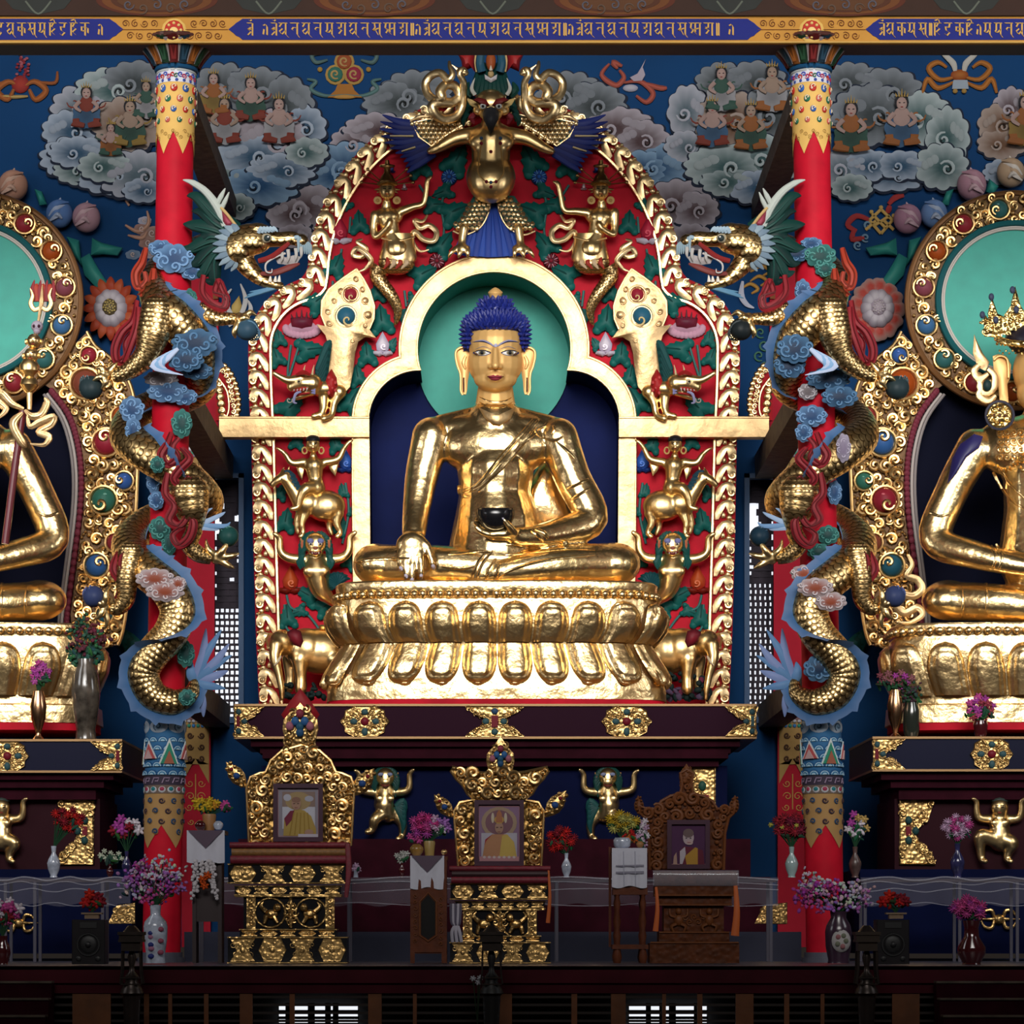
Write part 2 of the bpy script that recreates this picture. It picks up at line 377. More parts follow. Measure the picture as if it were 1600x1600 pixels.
for cx in (272, 1268):
    for k in range(9):
        for s_ in (-1, 1):
            x = cx+s_*(24+k*7.4); y = 37 if k % 2 else 56
            if k < 8: b.curl(x, y, 6.2, 1.5, k, .8, 1, hand=s_, n=5, col=DKB)
    b.tube([(cx-84, 46.5, 1), (cx+84, 46.5, 1)], .5, 5, col=DKB)
    b.ell((cx, 48, 0), (20, 20, 3), 24, 6, col=(.6, .38, .1)); b.ell((cx, 47, 2), (15, 15, 2.5), 24, 6, col=(.4, .03, .02)); b.ell((cx, 50, 4), (7, 7, 2), 16, 6, col=(.7, .5, .2))
    for k in range(8): b.ell((cx+11*cos(k*pi/4), 48+11*sin(k*pi/4), 4), (2.4, 2.4, 1.5), 8, 5, col=(.65, .45, .15))
struct(b, 'beam_front', PAINT)
# script on the lintel: broad pen strokes, letters hang from a head bar
GL = {'om': [[(1, 2), (8, 2)], [(2, 6), (6, 9), (2, 12), (6, 16), (2, 21)], [(8, 2), (8, 22)], [(2, 12), (8, 12)], [(3, -3), (5, -1), (7, -3)], [(5, -5), (5, -6)]],
      'ma': [[(0, 2), (11, 2)], [(3, 2), (3, 13), (1, 16), (5, 17), (9, 12)], [(9, 2), (9, 20), (12, 25)]], 'mra': [[(0, 2), (11, 2)], [(4, 2), (1, 8), (5, 11), (1, 15), (4, 20), (9, 14)], [(9, 2), (9, 20), (13, 25)]],
      'na': [[(0, 2), (11, 2)], [(9, 2), (9, 20), (12, 25)], [(9, 10), (4, 9), (2, 12), (4, 14)]], 'ha': [[(0, 2), (13, 2)], [(6, 2), (6, 8), (2, 11), (7, 13), (3, 19), (7, 22)], [(11, 2), (11, 22)], [(2, 8), (7, 10)]],
      'sa': [[(0, 2), (12, 2)], [(3, 2), (4, 9), (1, 14), (9, 10)], [(4, 12), (8, 21)], [(10, 2), (10, 20), (13, 25)]], 'sva': [[(0, 2), (16, 2)], [(3, 2), (2, 10), (6, 12), (3, 18), (8, 22)], [(8, 2), (8, 16)], [(8, 12), (13, 10)], [(14, 2), (14, 22)], [(2, 10), (10, 20)]],
      'ta': [[(1, 6), (4, 4), (6, 8), (6, 21)], [(2, 12), (1, 20)]], 'dan': [[(1, 2), (1, 22)], [(3.5, 2), (3.5, 22)]], 'ja': [[(0, 2), (11, 2)], [(8, 2), (7, 9), (2, 8), (3, 14), (8, 17), (4, 22), (1, 19)]], 'ka': [[(0, 2), (13, 2)], [(7, 2), (7, 22)], [(7, 9), (2, 8), (2, 15), (7, 14)], [(7, 9), (11, 10), (11, 18)]],
      'hi': [[(0, 2), (11, 2)], [(2, 2), (2, 22)], [(7, 2), (4, 8), (9, 11), (4, 16), (9, 21)], [(2, -2), (7, -4), (9, 2)]]}
def glyphs(seq, x, x_end, name, label):
    wd = {'om': 11, 'ta': 10, 'dan': 6, 'sva': 19, 'ha': 16, 'sa': 15, ' ': 10}; tot = sum(wd.get(g, 15) for g in seq); k = (x_end-x)/tot
    m = MB(Fr(BY)); 
    for g in seq:
        for st in GL.get(g, []):
            for i in range(len(st)-1):
                (ax, ay), (bx, by) = st[i], st[i+1]; v = abs(bx-ax) < 1.6; h = 1.25 if v else .95
                P = [(x+ax*k-h, 34.6+ay*.98-.6), (x+ax*k+h, 34.6+ay*.98+.6), (x+bx*k+h, 34.6+by*.98+.6), (x+bx*k-h, 34.6+by*.98-.6)]
                m.prism(P, .5, 2.2, (.5, .29, .07))
        x += wd.get(g, 15)*k
    o = m.obj(name, PAINT); tag(o, label, 'lettering'); return o
MANT = ['om', 'mra', 'na', 'mra', 'na', 'ma', 'ha', 'mra', 'na', 'sa', 'sva', 'ha', 'dan']
glyphs(['om', ' ', 'ta']+MANT+['ta']+MANT+['ta']+MANT+[' ', 'ta'], 385, 1150, 'painted_inscription', 'long line of gold script on the blue lintel panel between the pillars')
glyphs(['ja', 'mra', 'ka', 'sa', 'ma', 'hi', 'ja', 'hi', 'ka', ' ', 'ta'], -6, 164, 'painted_inscription', 'gold script on the blue lintel panel left of the left pillar')
glyphs(['om', 'mra', 'ka', 'ma', 'sa', 'dan', 'hi', 'ja', 'ka', 'hi', 'ta', 'ma', 'ma', 'na', 'mra', 'sa'], 1372, 1620, 'painted_inscription', 'gold script on the blue lintel panel right of the right pillar')
# frieze above the lintel
b = MB(Fr(BY-.05)); b.box(-60, -60, 1660, 24, -14, 0, (.03, .012, .007))
for cx in (245, 585, 960, 1320):
    for r, c in ((95, (.07, .015, .006)), (86, (.11, .035, .008)), (72, (.06, .018, .007)), (62, (.08, .03, .01))): b.prism(arc(cx, 0, r, 0, 360, 40, 24*r/90), -1+(95-r)*.02, .4+(95-r)*.03, c)
    for k in range(5): b.curl(cx-44+k*22, 8+(k % 2)*6, 9, 1.2, k*2., 1.4, 2, hand=1-2*(k % 2), flat=.4, col=((.07, .065, .08), (.08, .05, .035))[k % 2])
for cx in (60, 420, 770, 1140, 1510):
    b.prism([(cx-60, -10), (cx+60, -10), (cx+40, 14), (cx, 23), (cx-40, 14)], -1, .6, (.02, .022, .02)); b.tube([(cx-20, 2, 1), (cx, 22, 1), (cx+20, 2, 1)], 1.5, 6, sm=5, flat=.4, col=(.09, .1, .08))
struct(b, 'beam_frieze', PAINT)
wbox('unseen_light_block', mat('light_block_dark', (.03, .015, .01), .8), (-14, BY+.02, 13.4), (14, BY+.3, 14.42))  # unseen slab added above the frieze to keep light off the wall top
# ---------------------------------------------------------------- pillars
class Cyl:
    # unwrapped round surface: x runs around (pixels of arc, 0 faces the viewer), y down the pillar, d outwards
    def __init__(s, cx, cy, Y, r): p = at(cx, cy, Y); s.X, s.Y, s.r, s.k, s.mir = p.x, Y, r, (Y-CY)/FL, False
    def __call__(s, x, y, d=0):
        z = at(PX, y, s.Y).z; a = x/s.r; R = (s.r+d)*s.k
        return V((s.X+R*sin(a), s.Y-R*cos(a), z))
PILY = -5.
GEMC = [(.45, .03, .02), (.02, .13, .07), (.03, .1, .35), (.5, .1, .08)]
def zig(y0, y1, ya, n, r):
    # lower edge of a collar of n pointed tabs
    def fn(u, v):
        t = abs((u*n) % 1-.5)*2; yb = ya+(y1-ya)*(1-t) if True else 0
        return (u*2*pi*r, y0+(yb-y0)*v, 1.2)
    return fn
def pillar(cx, label):
    c = Cyl(cx, 300, PILY, 29.5); R = 29.5; n2 = 2*pi*R
    P = thing('round_pillar', label, 'pillar', V((c.X, PILY, 0)))
    b = MB(c); b.grid(lambda u, v: (u*n2, 95+(1500-95)*v, 0), 40, 30, True); b.obj('shaft', RED, P)
    b = MB(c)                                               # gold collar with gem dots and pointed tabs
    b.grid(zig(118, 247, 212, 6, R), 96, 6, True, col=(.68, .42, .12))
    b.grid(lambda u, v: (u*n2, 117+19*v, 1.8), 40, 1, True, col=(.62, .62, .68))
    for k in range(16):
        x = k*n2/16
        for j, cl in enumerate(((.05, .08, .4), (.4, .03, .1))): b.curl(x+j*5-2, 124+j*3, 4.2, 1.2, k, 1.1, 2.4, hand=1-2*j, n=5, col=cl if k % 2 else GEMC[(k+j) % 3])
        b.ell((x+4, 133, 2), (2.6, 2.6, 1.2), 8, 5, col=(.04, .07, .3))
    for r in range(4):
        for k in range(10):
            x = (k+.5*(r % 2))*n2/10; y = 145+r*16.5; g = GEMC[(k*2+r*3) % 4]; q = 5.6-r*.5
            b.ell((x, y, 2), (q, q+.6, 1.6), 12, 6, col=g); b.curl(x+1, y-q*.3, q*.75, 1., 2, .9, 4, n=5, col=(.75, .6, .4)); b.ell((x-q*.3, y+q*.2, 3.4), (q*.32, q*.32, .5), 6, 4, col=(.6, .5, .45))
    for k in range(30): b.curl(k*n2/30, 212+5*((k*7) % 3), 3.6, 1.4, k, .5, 1.6, n=4, col=(.3, .17, .04))
    b.obj('painted_collar', PAINT, P)
    b = MB(c)                                               # flared capital
    for k in range(16):
        x0 = k*n2/16; cl = ((.16, .02, .02), (.02, .05, .08), (.28, .09, .02), (.02, .06, .03))[k % 4]
        def fn(u, v, x0=x0):
            fl = 6+28*(v**1.3); return ((x0-n2/32+u*n2/16), 108-36*v, fl+3.2*sin(pi*u))
        b.grid(fn, 4, 7, col=tuple(q*.45 for q in cl))
        def fm(u, v, x0=x0): return (x0+(u-.5)*n2/34, 104-27*v, 8.6+28*((.08+.72*v)**1.3)+1.4)
        b.grid(fm, 2, 5, col=cl)
        b.tube([(x0+n2/32, 106-4.4*j, 7.5+28*((j/8)**1.3)) for j in range(8)], [.7, 1.2, 2.2], 6, col=(.24, .2, .2))
    for y, q, w_, cl in ((71, 34, 3, (.07, .025, .02)), (68, 32, 2, (.035, .015, .012))): b.tube([(j*n2/40, y, q) for j in range(40)], w_, 8, closed=True, col=cl)
    b.grid(lambda u, v: (u*n2, 70, 4+30*v), 40, 1, True, col=(.04, .02, .015))
    b.obj('capital', GLOSSP, P)
    b = MB(c)
    for y, q, w_, cl in ((106, 1.5, 3.2, (.45, .48, .5)), (111, 2, 4, (.01, .06, .14)), (117, 1, 2.2, (.4, .42, .42))): b.tube([(j*n2/40, y, q) for j in range(40)], w_, 8, closed=True, col=cl)
    b.obj('neck_ring', GLOSSP, P)
    b = MB(c)                                               # wave and mountain band above the foot
    b.grid(lambda u, v: (u*n2, 1122+92*v, 1), 40, 4, True, col=(.03, .12, .26))
    for r in range(5):
        for k in range(12):
            x = (k+.5*(r % 2))*n2/12; y = 1160+r*13
            for q, cl in ((8, (.02, .09, .22)), (6.2, (.35, .5, .6)), (4.8, (.04, .16, .3)), (3, (.3, .45, .55))): b.prism(arc(x, y, q, 0, 180, 10), 1+(8-q)*.15, 1.6+(8-q)*.2+r*.5, cl)
    for k in range(6):
        x = (k+.3)*n2/6; y = 1195-8*(k % 2); hh = 40-12*(k % 2)
        for q, cl in ((1, (.55, .6, .6)), (.82, ((.03, .22, .14), (.4, .08, .08))[k % 2]), (.5, ((.3, .1, .06), (.45, .3, .3))[k % 2])): b.prism([(x-14*q, y), (x, y-hh*q), (x+14*q, y)], 3, 4.6+(1-q)*3, cl)
    for k in range(6):
        x = (k+.75)*n2/6; b.pillow(arc(x, 1137, 15, 0, 360, 16, 10), 1, 2.5, col=(.5, .55, .62), col2=(.15, .25, .35)); b.curl(x, 1137, 7, 1.2, 2, 1, 3, n=5, col=(.02, .05, .1))
    b.grid(lambda u, v: (u*n2, 1213+15*v, 2), 40, 1, True, col=(.04, .03, .05))
    for k in range(12):
        x = k*n2/12; b.tube([(x, 1225, 2.5), (x+3, 1217, 2.5), (x+11, 1217, 2.5), (x+9, 1222, 2.5), (x+5, 1222, 2.5)], .9, 5, col=(.3, .22, .32))
    b.grid(lambda u, v: (u*n2, 1228+13*v, 2), 40, 1, True, col=(.14, .1, .08))
    for k in range(14): b.ell((k*n2/14, 1235, 2), (5.5, 5, 1), 10, 5, col=(.45, .45, .48)); b.ell((k*n2/14, 1234, 2.6), (3.6, 3.4, 1.2), 10, 5, col=((.3, .04, .08), (.02, .16, .18))[k % 2])
    b.obj('wave_band', PAINT, P)
    b = MB(c); b.grid(zig(1241, 1326, 1290, 4, R), 96, 6, True, col=(.36, .21, .08))
    for r in range(4):
        for k in range(10):
            x = (k+.5*(r % 2))*n2/10; y = 1252+r*16
            if y < 1300 or k % 2: b.ell((x, y, 1), (5, 5.4, 1.4), 10, 6, col=(.28, .16, .07)); b.curl(x, y, 4.6, 1.2, k, 1.5, 2, n=5, col=((.05, .03, .04), (.03, .06, .12))[k % 2])
    b.obj('lower_collar', PAINT, P)
    b = MB(c)
    for k, (y0, y1, q) in enumerate(((1488, 1503, 3), (1496, 1505, 7))): b.grid(lambda u, v: (u*n2, y0+(y1-y0)*v, q), 30, 1, True); b.grid(lambda u, v: (u*n2, y0, q*v), 30, 1, True)
    b.obj('foot', STONE, P)
    return P
PILLARS = [pillar(272.5, 'red round pillar with gold collar left of the central statue'), pillar(1269.5, 'red round pillar with gold collar right of the central statue')]
# ---------------------------------------------------------------- stage front, steps, lattice with daylight
FY = -10.; f = Fr(FY)
b = MB(f); b.smooth = False; b.box(-150, 1509.5, 1700, 1536, -8, 0); b.box(-150, 1536, 1700, 1552, -12, -5)
struct(b, 'trim_4', mat('stage_maroon_board', (.062, .007, .014), .55, spec=.1, var=.3, bscale=3))
b = MB(f); b.smooth = False
for x0, x1 in ((112, 172), (224, 232), (262, 268), (318, 325), (374, 394), (452, 460), (575, 596), (645, 651), (780, 800), (893, 902), (955, 978), (1035, 1041), (1090, 1098), (1150, 1178), (1226, 1234), (1283, 1289), (1345, 1352), (1395, 1438)): b.box(x0, 1550, x1, 1660, -10, -7)
struct(b, 'trim_5', BROWN)
b = MB(f); b.smooth = False
for k in range(7): b.box(-150, 1556+k*12.5, 1700, 1560+k*12.5, -14, -11)
struct(b, 'trim_6', mat('dark_slats', (.016, .008, .006), .6))
wbox('stage_recess_shade', mat('recess_shade_black', (.004, .003, .003), .9), (-12, -9.2, -1.2), (12, -9.1, -.05))  # black sheet stands in for the shade beneath the stage
for n, (x0, x1) in enumerate(((436, 559), (983, 1104))):
    b = MB(Fr(-9.3)); b.smooth = False; b.box(x0, 1569, x1, 1625, 0, 1); W = struct(b, 'window_%d' % (n+3), DAY)
    b = MB(Fr(-9.4)); b.smooth = False
    L0 = ((446, 460), (481, 492), (508, 517), (520, 529)) if n == 0 else ((1009, 1017), (1030, 1040), (1045, 1056), (1084, 1097))
    for a, c_ in L0: b.box(a, 1567, c_, 1627, 0, 2)
    for y in (1578, 1588, 1598, 1608): b.box(x0-2, y, x1+2, y+4.5, 0, 2)
    b.obj('window_bar', mat('window_bar_black', (.008, .006, .006), .8), W)
for sx, nm, lab in ((-1, 'stage_steps', 'dark wooden steps at the left end of the stage front'), (1, 'stage_steps', 'dark wooden steps at the right end of the stage front')):
    S = thing(nm, lab, 'steps', V((sx*6.8, -10.6, -1.2)))
    for k in range(4):
        z = -.17-.19*k; y = -10.05-.22*k
        b = MB(None); 
        for zz, t, mm, nn in ((z, .165, MAROON, 'riser'), (z+.0, .022, WOOD, 'tread')):
            b = MB(None); b.smooth = False; x0, x1 = sorted((sx*5.18, sx*9)); y0, y1 = (y-.22, y) if nn == 'tread' else (y-.2, y)
            z0, z1 = (z-.022, z) if nn == 'tread' else (-1.2, z-.022)
            b.v = [V(p) for p in ((x0, y0, z0), (x1, y0, z0), (x1, y1, z0), (x0, y1, z0), (x0, y0, z1), (x1, y0, z1), (x1, y1, z1), (x0, y1, z1))]; b.c = [(1, 1, 1)]*8
            b.f = [(0, 1, 2, 3), (4, 5, 6, 7), (0, 1, 5, 4), (1, 2, 6, 5), (2, 3, 7, 6), (3, 0, 4, 7)]; b.obj(nn, mm, S)
# ================================================================ wall paintings
def lobed(cx, cy, rx, ry, n, ph=0., amp=.13):
    out = []; N = n*7
    for i in range(N):
        a = 2*pi*i/N; q = 1-amp*(1-abs(sin(n*a/2+ph))); out.append((cx+rx*q*cos(a), cy+ry*q*sin(a)))
    return out
CP = {k: (tuple(q*.72 for q in v[0]), tuple(q*.45 for q in v[1])) for k, v in {'b': ((.42, .50, .62), (.05, .14, .26)), 'g': ((.44, .52, .54), (.07, .17, .18)), 'm': ((.46, .42, .48), (.14, .08, .09)), 'd': ((.24, .27, .31), (.07, .09, .10)), 'w': ((.46, .48, .56), (.16, .24, .30)), 'u': ((.25, .40, .58), (.02, .11, .28)), 'o': ((.42, .34, .30), (.26, .13, .07))}.items()}
FW = Fr(WY-.01)
def mural(name, label, base, clouds, figs=()):
    T = thing(name, label, 'painting', FW(base[0], base[1], 0))
    for q, (x, y, rx, ry, k) in enumerate(clouds):
        b = MB(FW); rim, mid = CP[k]; n = 7+int(rx/9); z = .8*q
        b.prism(lobed(x+1, y+2, rx*1.06, ry*1.08, n, q), z, z+.6, (.006, .012, .03))
        b.pillow(lobed(x, y, rx, ry, n, q), z+.5, 1.6, (x+rx*.12*(1 if q % 2 else -1), y+ry*.1), 5, rim, mid)
        s_ = 1 if q % 2 else -1
        b.curl(x+s_*rx*.2, y+ry*.1, min(rx, ry)*.34, 1.3, 1.+q, min(rx, ry)*.07, z+2.6, hand=s_, n=6, flat=.3, col=rim); b.curl(x+s_*rx*.2, y+ry*.16, min(rx, ry)*.2, .8, 2.+q, min(rx, ry)*.045, z+3.2, hand=s_, n=5, flat=.3, col=tuple(c*.12 for c in mid))
        for j in range(3): b.ell((x-s_*rx*(.25+.17*j), y-ry*(.28-.12*j), z+2), (rx*.15, ry*.2, 1.2), 10, 6, col=tuple(c*.8 for c in rim))
        b.obj('cloud', PAINT, T)
    for q, (x, y, s, rb, rb2, sk) in enumerate(figs):
        b = MB(FW); z = 14; SK = (.29, .2, .18) if sk else (.25, .18, .14)
        b.pillow(lobed(x, y+s*3.6, s*2.5, s*2.6, 8, q, .1), z-1, 1.5, col=rb, col2=tuple(c*.6 for c in rb)); b.pillow(arc(x, y+s*1.9, s*1.25, 0, 360, 14, s*1.5), z, 1.6, col=SK if q % 2 else rb2, col2=SK if q % 2 else rb2)
        b.pillow(arc(x, y-s*.2, s*1.02, 0, 360, 14, s*1.12), z, 1, col=(.015, .015, .02), col2=(.02, .02, .02)); b.pillow(arc(x, y, s*.74, 0, 360, 14, s*.95), z+1, 1.2, col=SK, col2=tuple(c*1.15 for c in SK))
        for sx in (-1, 1):
            b.tube([(x+sx*s*1.1, y+s*1.4, z+2), (x+sx*s*1.9, y+s*2.4, z+2), (x+sx*s*.9, y+s*3.2, z+3)], [s*.36, s*.34, s*.22], 7, sm=4, flat=.4, col=SK); b.curl(x+sx*s*2.2, y+s*1.6, s*1.2, .8, 0 if sx > 0 else pi, s*.18, z+1, hand=sx, n=5, flat=.4, col=rb2)
            b.tube([(x+sx*s*.45, y-s*.12, z+2.4), (x+sx*s*.18, y-s*.08, z+2.4)], s*.06, 4, col=(.02, .015, .02))
            b.tube([(x+sx*s*1.2, y+s*4.9, z+1), (x+sx*s*2.3, y+s*5.1, z+1), (x+sx*s*.3, y+s*5.6, z+2)], [s*.6, s*.7, s*.4], 7, sm=4, flat=.4, col=rb2)
        b.tube([(x-s*.16, y+s*.5, z+2.4), (x+s*.16, y+s*.5, z+2.4)], s*.07, 4, col=(.3, .05, .05))
        for k in range(5): b.tube([(x+(k-2)*s*.36, y-s*.95, z+2), (x+(k-2)*s*.45, y-s*(1.5+.3*(2-abs(k-2))), z+2)], [s*.15, .3], 5, flat=.5, col=(.3, .2, .06))
        b.obj('deity', PAINT, T)
R_, O_, B_, G_, W_, Y_ = (.15, .03, .02), (.22, .08, .025), (.04, .09, .17), (.03, .07, .055), (.26, .26, .28), (.2, .13, .035)
mural('painted_cloud', 'painted cloud with deities above the lotus buds, left of and behind the left pillar', (165, 315), [(135, 170, 58, 42, 'w'), (175, 140, 60, 36, 'g'), (215, 130, 60, 36, 'd'), (110, 205, 46, 34, 'b'), (200, 195, 60, 45, 'o'), (120, 248, 60, 36, 'b'), (130, 268, 48, 24, 'g'), (175, 275, 60, 32, 'b'), (125, 240, 50, 26, 'b'), (215, 275, 66, 40, 'w'), (165, 262, 44, 26, 'g'), (225, 300, 34, 20, 'b')],
      [(137, 150, 9, B_, R_, 1), (205, 172, 10, G_, Y_, 0), (230, 140, 8, W_, G_, 0), (175, 205, 7, O_, G_, 1)])
mural('painted_cloud', 'painted cloud with musician deities right of and behind the left pillar', (400, 330), [(350, 140, 50, 44, 'd'), (400, 145, 60, 42, 'd'), (445, 165, 48, 48, 'd'), (470, 200, 42, 38, 'b'), (335, 200, 40, 50, 'o'), (420, 220, 60, 50, 'm'), (360, 285, 46, 30, 'g'), (395, 245, 60, 34, 'b'), (410, 290, 62, 34, 'u'), (440, 268, 56, 28, 'b'), (480, 240, 35, 24, 'g'), (370, 325, 30, 22, 'g')],
      [(335, 128, 9, Y_, O_, 1), (393, 135, 9.5, G_, R_, 1), (352, 168, 10, W_, R_, 0), (437, 168, 10, W_, R_, 1)])
mural('painted_cloud', 'painted grey, mauve and blue clouds behind the upper left of the gold arch', (560, 380), [(650, 148, 60, 40, 'd'), (620, 160, 56, 34, 'd'), (560, 225, 46, 32, 'm'), (590, 205, 56, 30, 'm'), (545, 265, 64, 44, 'u'), (520, 275, 50, 30, 'u'), (480, 325, 62, 38, 'm'), (455, 335, 40, 30, 'm'), (462, 370, 30, 20, 'm')])
mural('painted_cloud', 'painted grey, mauve and blue clouds behind the upper right of the gold arch', (985, 380), [(890, 150, 56, 40, 'd'), (925, 165, 56, 38, 'd'), (965, 200, 60, 34, 'm'), (1000, 220, 48, 34, 'm'), (1030, 262, 50, 38, 'u'), (1000, 265, 50, 30, 'u'), (1060, 320, 60, 40, 'm'), (1085, 330, 40, 30, 'm'), (1080, 372, 34, 22, 'm')])
mural('painted_cloud', 'painted cloud of deities with a round mirror, left of the right pillar', (1140, 310), [(1130, 130, 46, 34, 'd'), (1180, 130, 52, 36, 'd'), (1075, 175, 34, 44, 'w'), (1140, 190, 60, 50, 'o'), (1210, 180, 50, 56, 'd'), (1070, 230, 34, 26, 'w'), (1200, 250, 60, 40, 'g'), (1130, 262, 64, 38, 'g'), (1140, 285, 48, 26, 'g'), (1180, 295, 44, 28, 'b')],
      [(1126, 120, 9.5, W_, G_, 1), (1112, 172, 10, B_, R_, 1), (1172, 178, 10, G_, O_, 0), (1205, 118, 10, W_, O_, 0)])
mural('painted_cloud', 'painted cloud with two seated drummer deities right of the right pillar', (1400, 320), [(1330, 130, 54, 34, 'd'), (1385, 145, 60, 40, 'd'), (1440, 185, 50, 44, 'g'), (1360, 180, 66, 50, 'd'), (1480, 215, 36, 50, 'g'), (1390, 275, 66, 26, 'b'), (1320, 265, 46, 34, 'w'), (1355, 260, 44, 26, 'b'), (1410, 260, 44, 24, 'b'), (1470, 262, 44, 38, 'g'), (1330, 295, 34, 22, 'g')],
      [(1328, 176, 11, G_, O_, 1), (1407, 166, 11, B_, O_, 1)])
mural('painted_cloud', 'painted tan cloud with a deity cut by the right edge of the view', (1580, 300), [(1580, 170, 30, 36, 'm'), (1560, 195, 34, 34, 'o'), (1565, 225, 40, 26, 'o'), (1570, 270, 36, 22, 'b')], [(1600, 165, 11, Y_, O_, 1)])
def emblem(label, base, fn, name='painted_emblem'):
    T = tag(None, label, 'painting') if False else None
    b = MB(FW); fn(b); o = b.obj(name, PAINT); tag(o, label, 'painting'); return o
def scarf(b, pts, w, c, z=2):
    b.tube([(x, y, z) for x, y in pts], [w*.4, w, w, w*.5], 7, sm=5, flat=.25, col=c); b.tube([(x, y, z+1) for x, y in pts], [w*.1, w*.4, w*.4, w*.1], 6, sm=5, flat=.25, col=tuple(q*1.6 for q in c))
def e1(b):
    for k in range(40): a = rnd.random(); b.ell((36+(rnd.random()-.5)*34*(1-a*.7), 132-a*48, 2), (2.6, 2.2, .8), 6, 4, col=(.2, .02, .03) if k % 3 else (.3, .08, .1))
    for sx in (-1, 1): scarf(b, [(34, 138), (34+sx*20, 128), (34+sx*38, 142), (34+sx*22, 156), (34+sx*12, 140)], 5, (.2, .06, .015)); scarf(b, [(36+sx*20, 128), (40+sx*46, 130), (38+sx*52, 112)], 3, (.17, .05, .015))
    b.pillow(arc(32, 132, 14, 0, 360, 16, 14), 1, 3, col=(.2, .02, .02), col2=(.3, .03, .02)); scarf(b, [(0, 150), (20, 152), (44, 151)], 3, (.25, .17, .06))
emblem('painted red jewel heap with orange scarf high on the wall at the left', (40, 150), e1)
def e2(b):
    for sx in (-1, 1):
        scarf(b, [(538, 148), (538+sx*30, 150), (538+sx*52, 140), (538+sx*44, 128), (538+sx*58, 124)], 3.4, (.05, .1, .1)); scarf(b, [(538+sx*28, 84), (538+sx*50, 86), (538+sx*44, 98), (538+sx*26, 94)], 3.4, (.05, .09, .09)); b.ell((538+sx*38, 109, 2), (4, 4, 1.5), 8, 5, col=(.3, .18, .04))
    for x, y, c in ((538, 97, (.25, .06, .02)), (524, 117, (.03, .12, .09)), (553, 117, (.22, .02, .04))): b.ell((x, y, 1), (16, 16, 2), 20, 6, col=(.34, .21, .06)); b.ell((x, y, 3), (12, 12, 2), 20, 6, col=c); b.curl(x, y, 8, 1.2, 1, 1.6, 5, flat=.3, col=(.34, .22, .08))
    b.prism([(528, 132), (550, 132), (554, 142), (566, 153), (512, 153), (524, 142)], 0, 3, (.3, .12, .02)); b.ell((538, 152, 2), (19, 3.5, 2), 16, 5, col=(.38, .2, .05))
emblem('painted three lobed jewel emblem between the left clouds and the winged figure', (538, 155), e2)
def e3(b):
    for p in ([(952, 100), (940, 118), (962, 134), (975, 122), (968, 110)], [(975, 130), (1000, 128), (1020, 146), (1010, 160), (994, 150)], [(1005, 130), (1030, 138), (1042, 138)], [(965, 108), (958, 98), (972, 104)]): scarf(b, p, 4.4, (.22, .05, .035))
    b.prism([(1009, 93), (1004, 106), (1008, 118), (1003, 127), (990, 128), (984, 122), (996, 116), (1003, 104)], 1, 4, (.34, .3, .36)); b.pillow(arc(985, 138, 12, 0, 360, 14, 6), 1, 3, col=(.3, .3, .4), col2=(.4, .4, .45))
emblem('painted white shell with red scarf left of the mirror cloud', (990, 160), e3)
def e4(b):
    for sx in (-1, 1):
        b.tube([(1499+sx*36, 75, 3), (1499+sx*22, 88, 3), (1499+sx*10, 100, 3), (1499+sx*7, 112, 3)], [1, 4, 5, 3], 8, sm=5, flat=.4, col=(.4, .39, .36))
        for p in ([(1499, 118), (1499+sx*30, 125), (1499+sx*48, 108), (1499+sx*34, 98), (1499+sx*20, 106)], [(1499+sx*8, 128), (1499+sx*34, 138), (1499+sx*50, 124), (1499+sx*58, 146)]): scarf(b, p, 4.5, (.22, .08, .015))
        b.ell((1499+sx*7, 143, 3), (4, 4, 2), 8, 5, col=(.3, .18, .05))
    b.pillow(arc(1499, 118, 14, 0, 360, 14, 9), 2, 4, col=(.25, .06, .02), col2=(.3, .1, .02)); b.prism([(1489, 126), (1511, 126), (1513, 140), (1487, 140)], 1, 4, (.25, .3, .36))
emblem('painted pair of white tusks with orange scarf high on the wall at the right', (1499, 148), e4)
def e5(b):
    for p in ([(1388, 320), (1398, 310), (1412, 306)], [(1360, 345), (1338, 338), (1324, 352), (1338, 362)], [(1350, 372), (1332, 374), (1334, 360)], [(1390, 322), (1386, 334)]): b.tube([(x, y, 3) for x, y in p], [3, 5, 3], 7, sm=5, flat=.4, col=(.3, .03, .03))
    for x0, y0, x1, y1 in ((1358, 345, 1376, 328), (1376, 328, 1394, 345), (1394, 345, 1376, 366), (1376, 366, 1358, 345), (1366, 353, 1390, 338), (1362, 335, 1384, 358), (1352, 360, 1368, 346), (1380, 345, 1396, 360)): b.tube([(x0, y0, 4), (x1, y1, 4)], 2.4, 6, flat=.5, col=(.5, .33, .1))
    for x, y in ((1376, 325), (1361, 332), (1396, 338)): b.ell((x, y, 4), (3.4, 3.4, 2), 8, 5, col=(.5, .33, .1))
    for x, y in ((1356, 352), (1352, 372), (1340, 384)): b.curl(x, y, 7, 1.3, 1, 1.8, 3, flat=.4, col=(.14, .24, .34))
emblem('painted gold knot with red ribbon left of the pink buds at right', (1376, 390), e5)
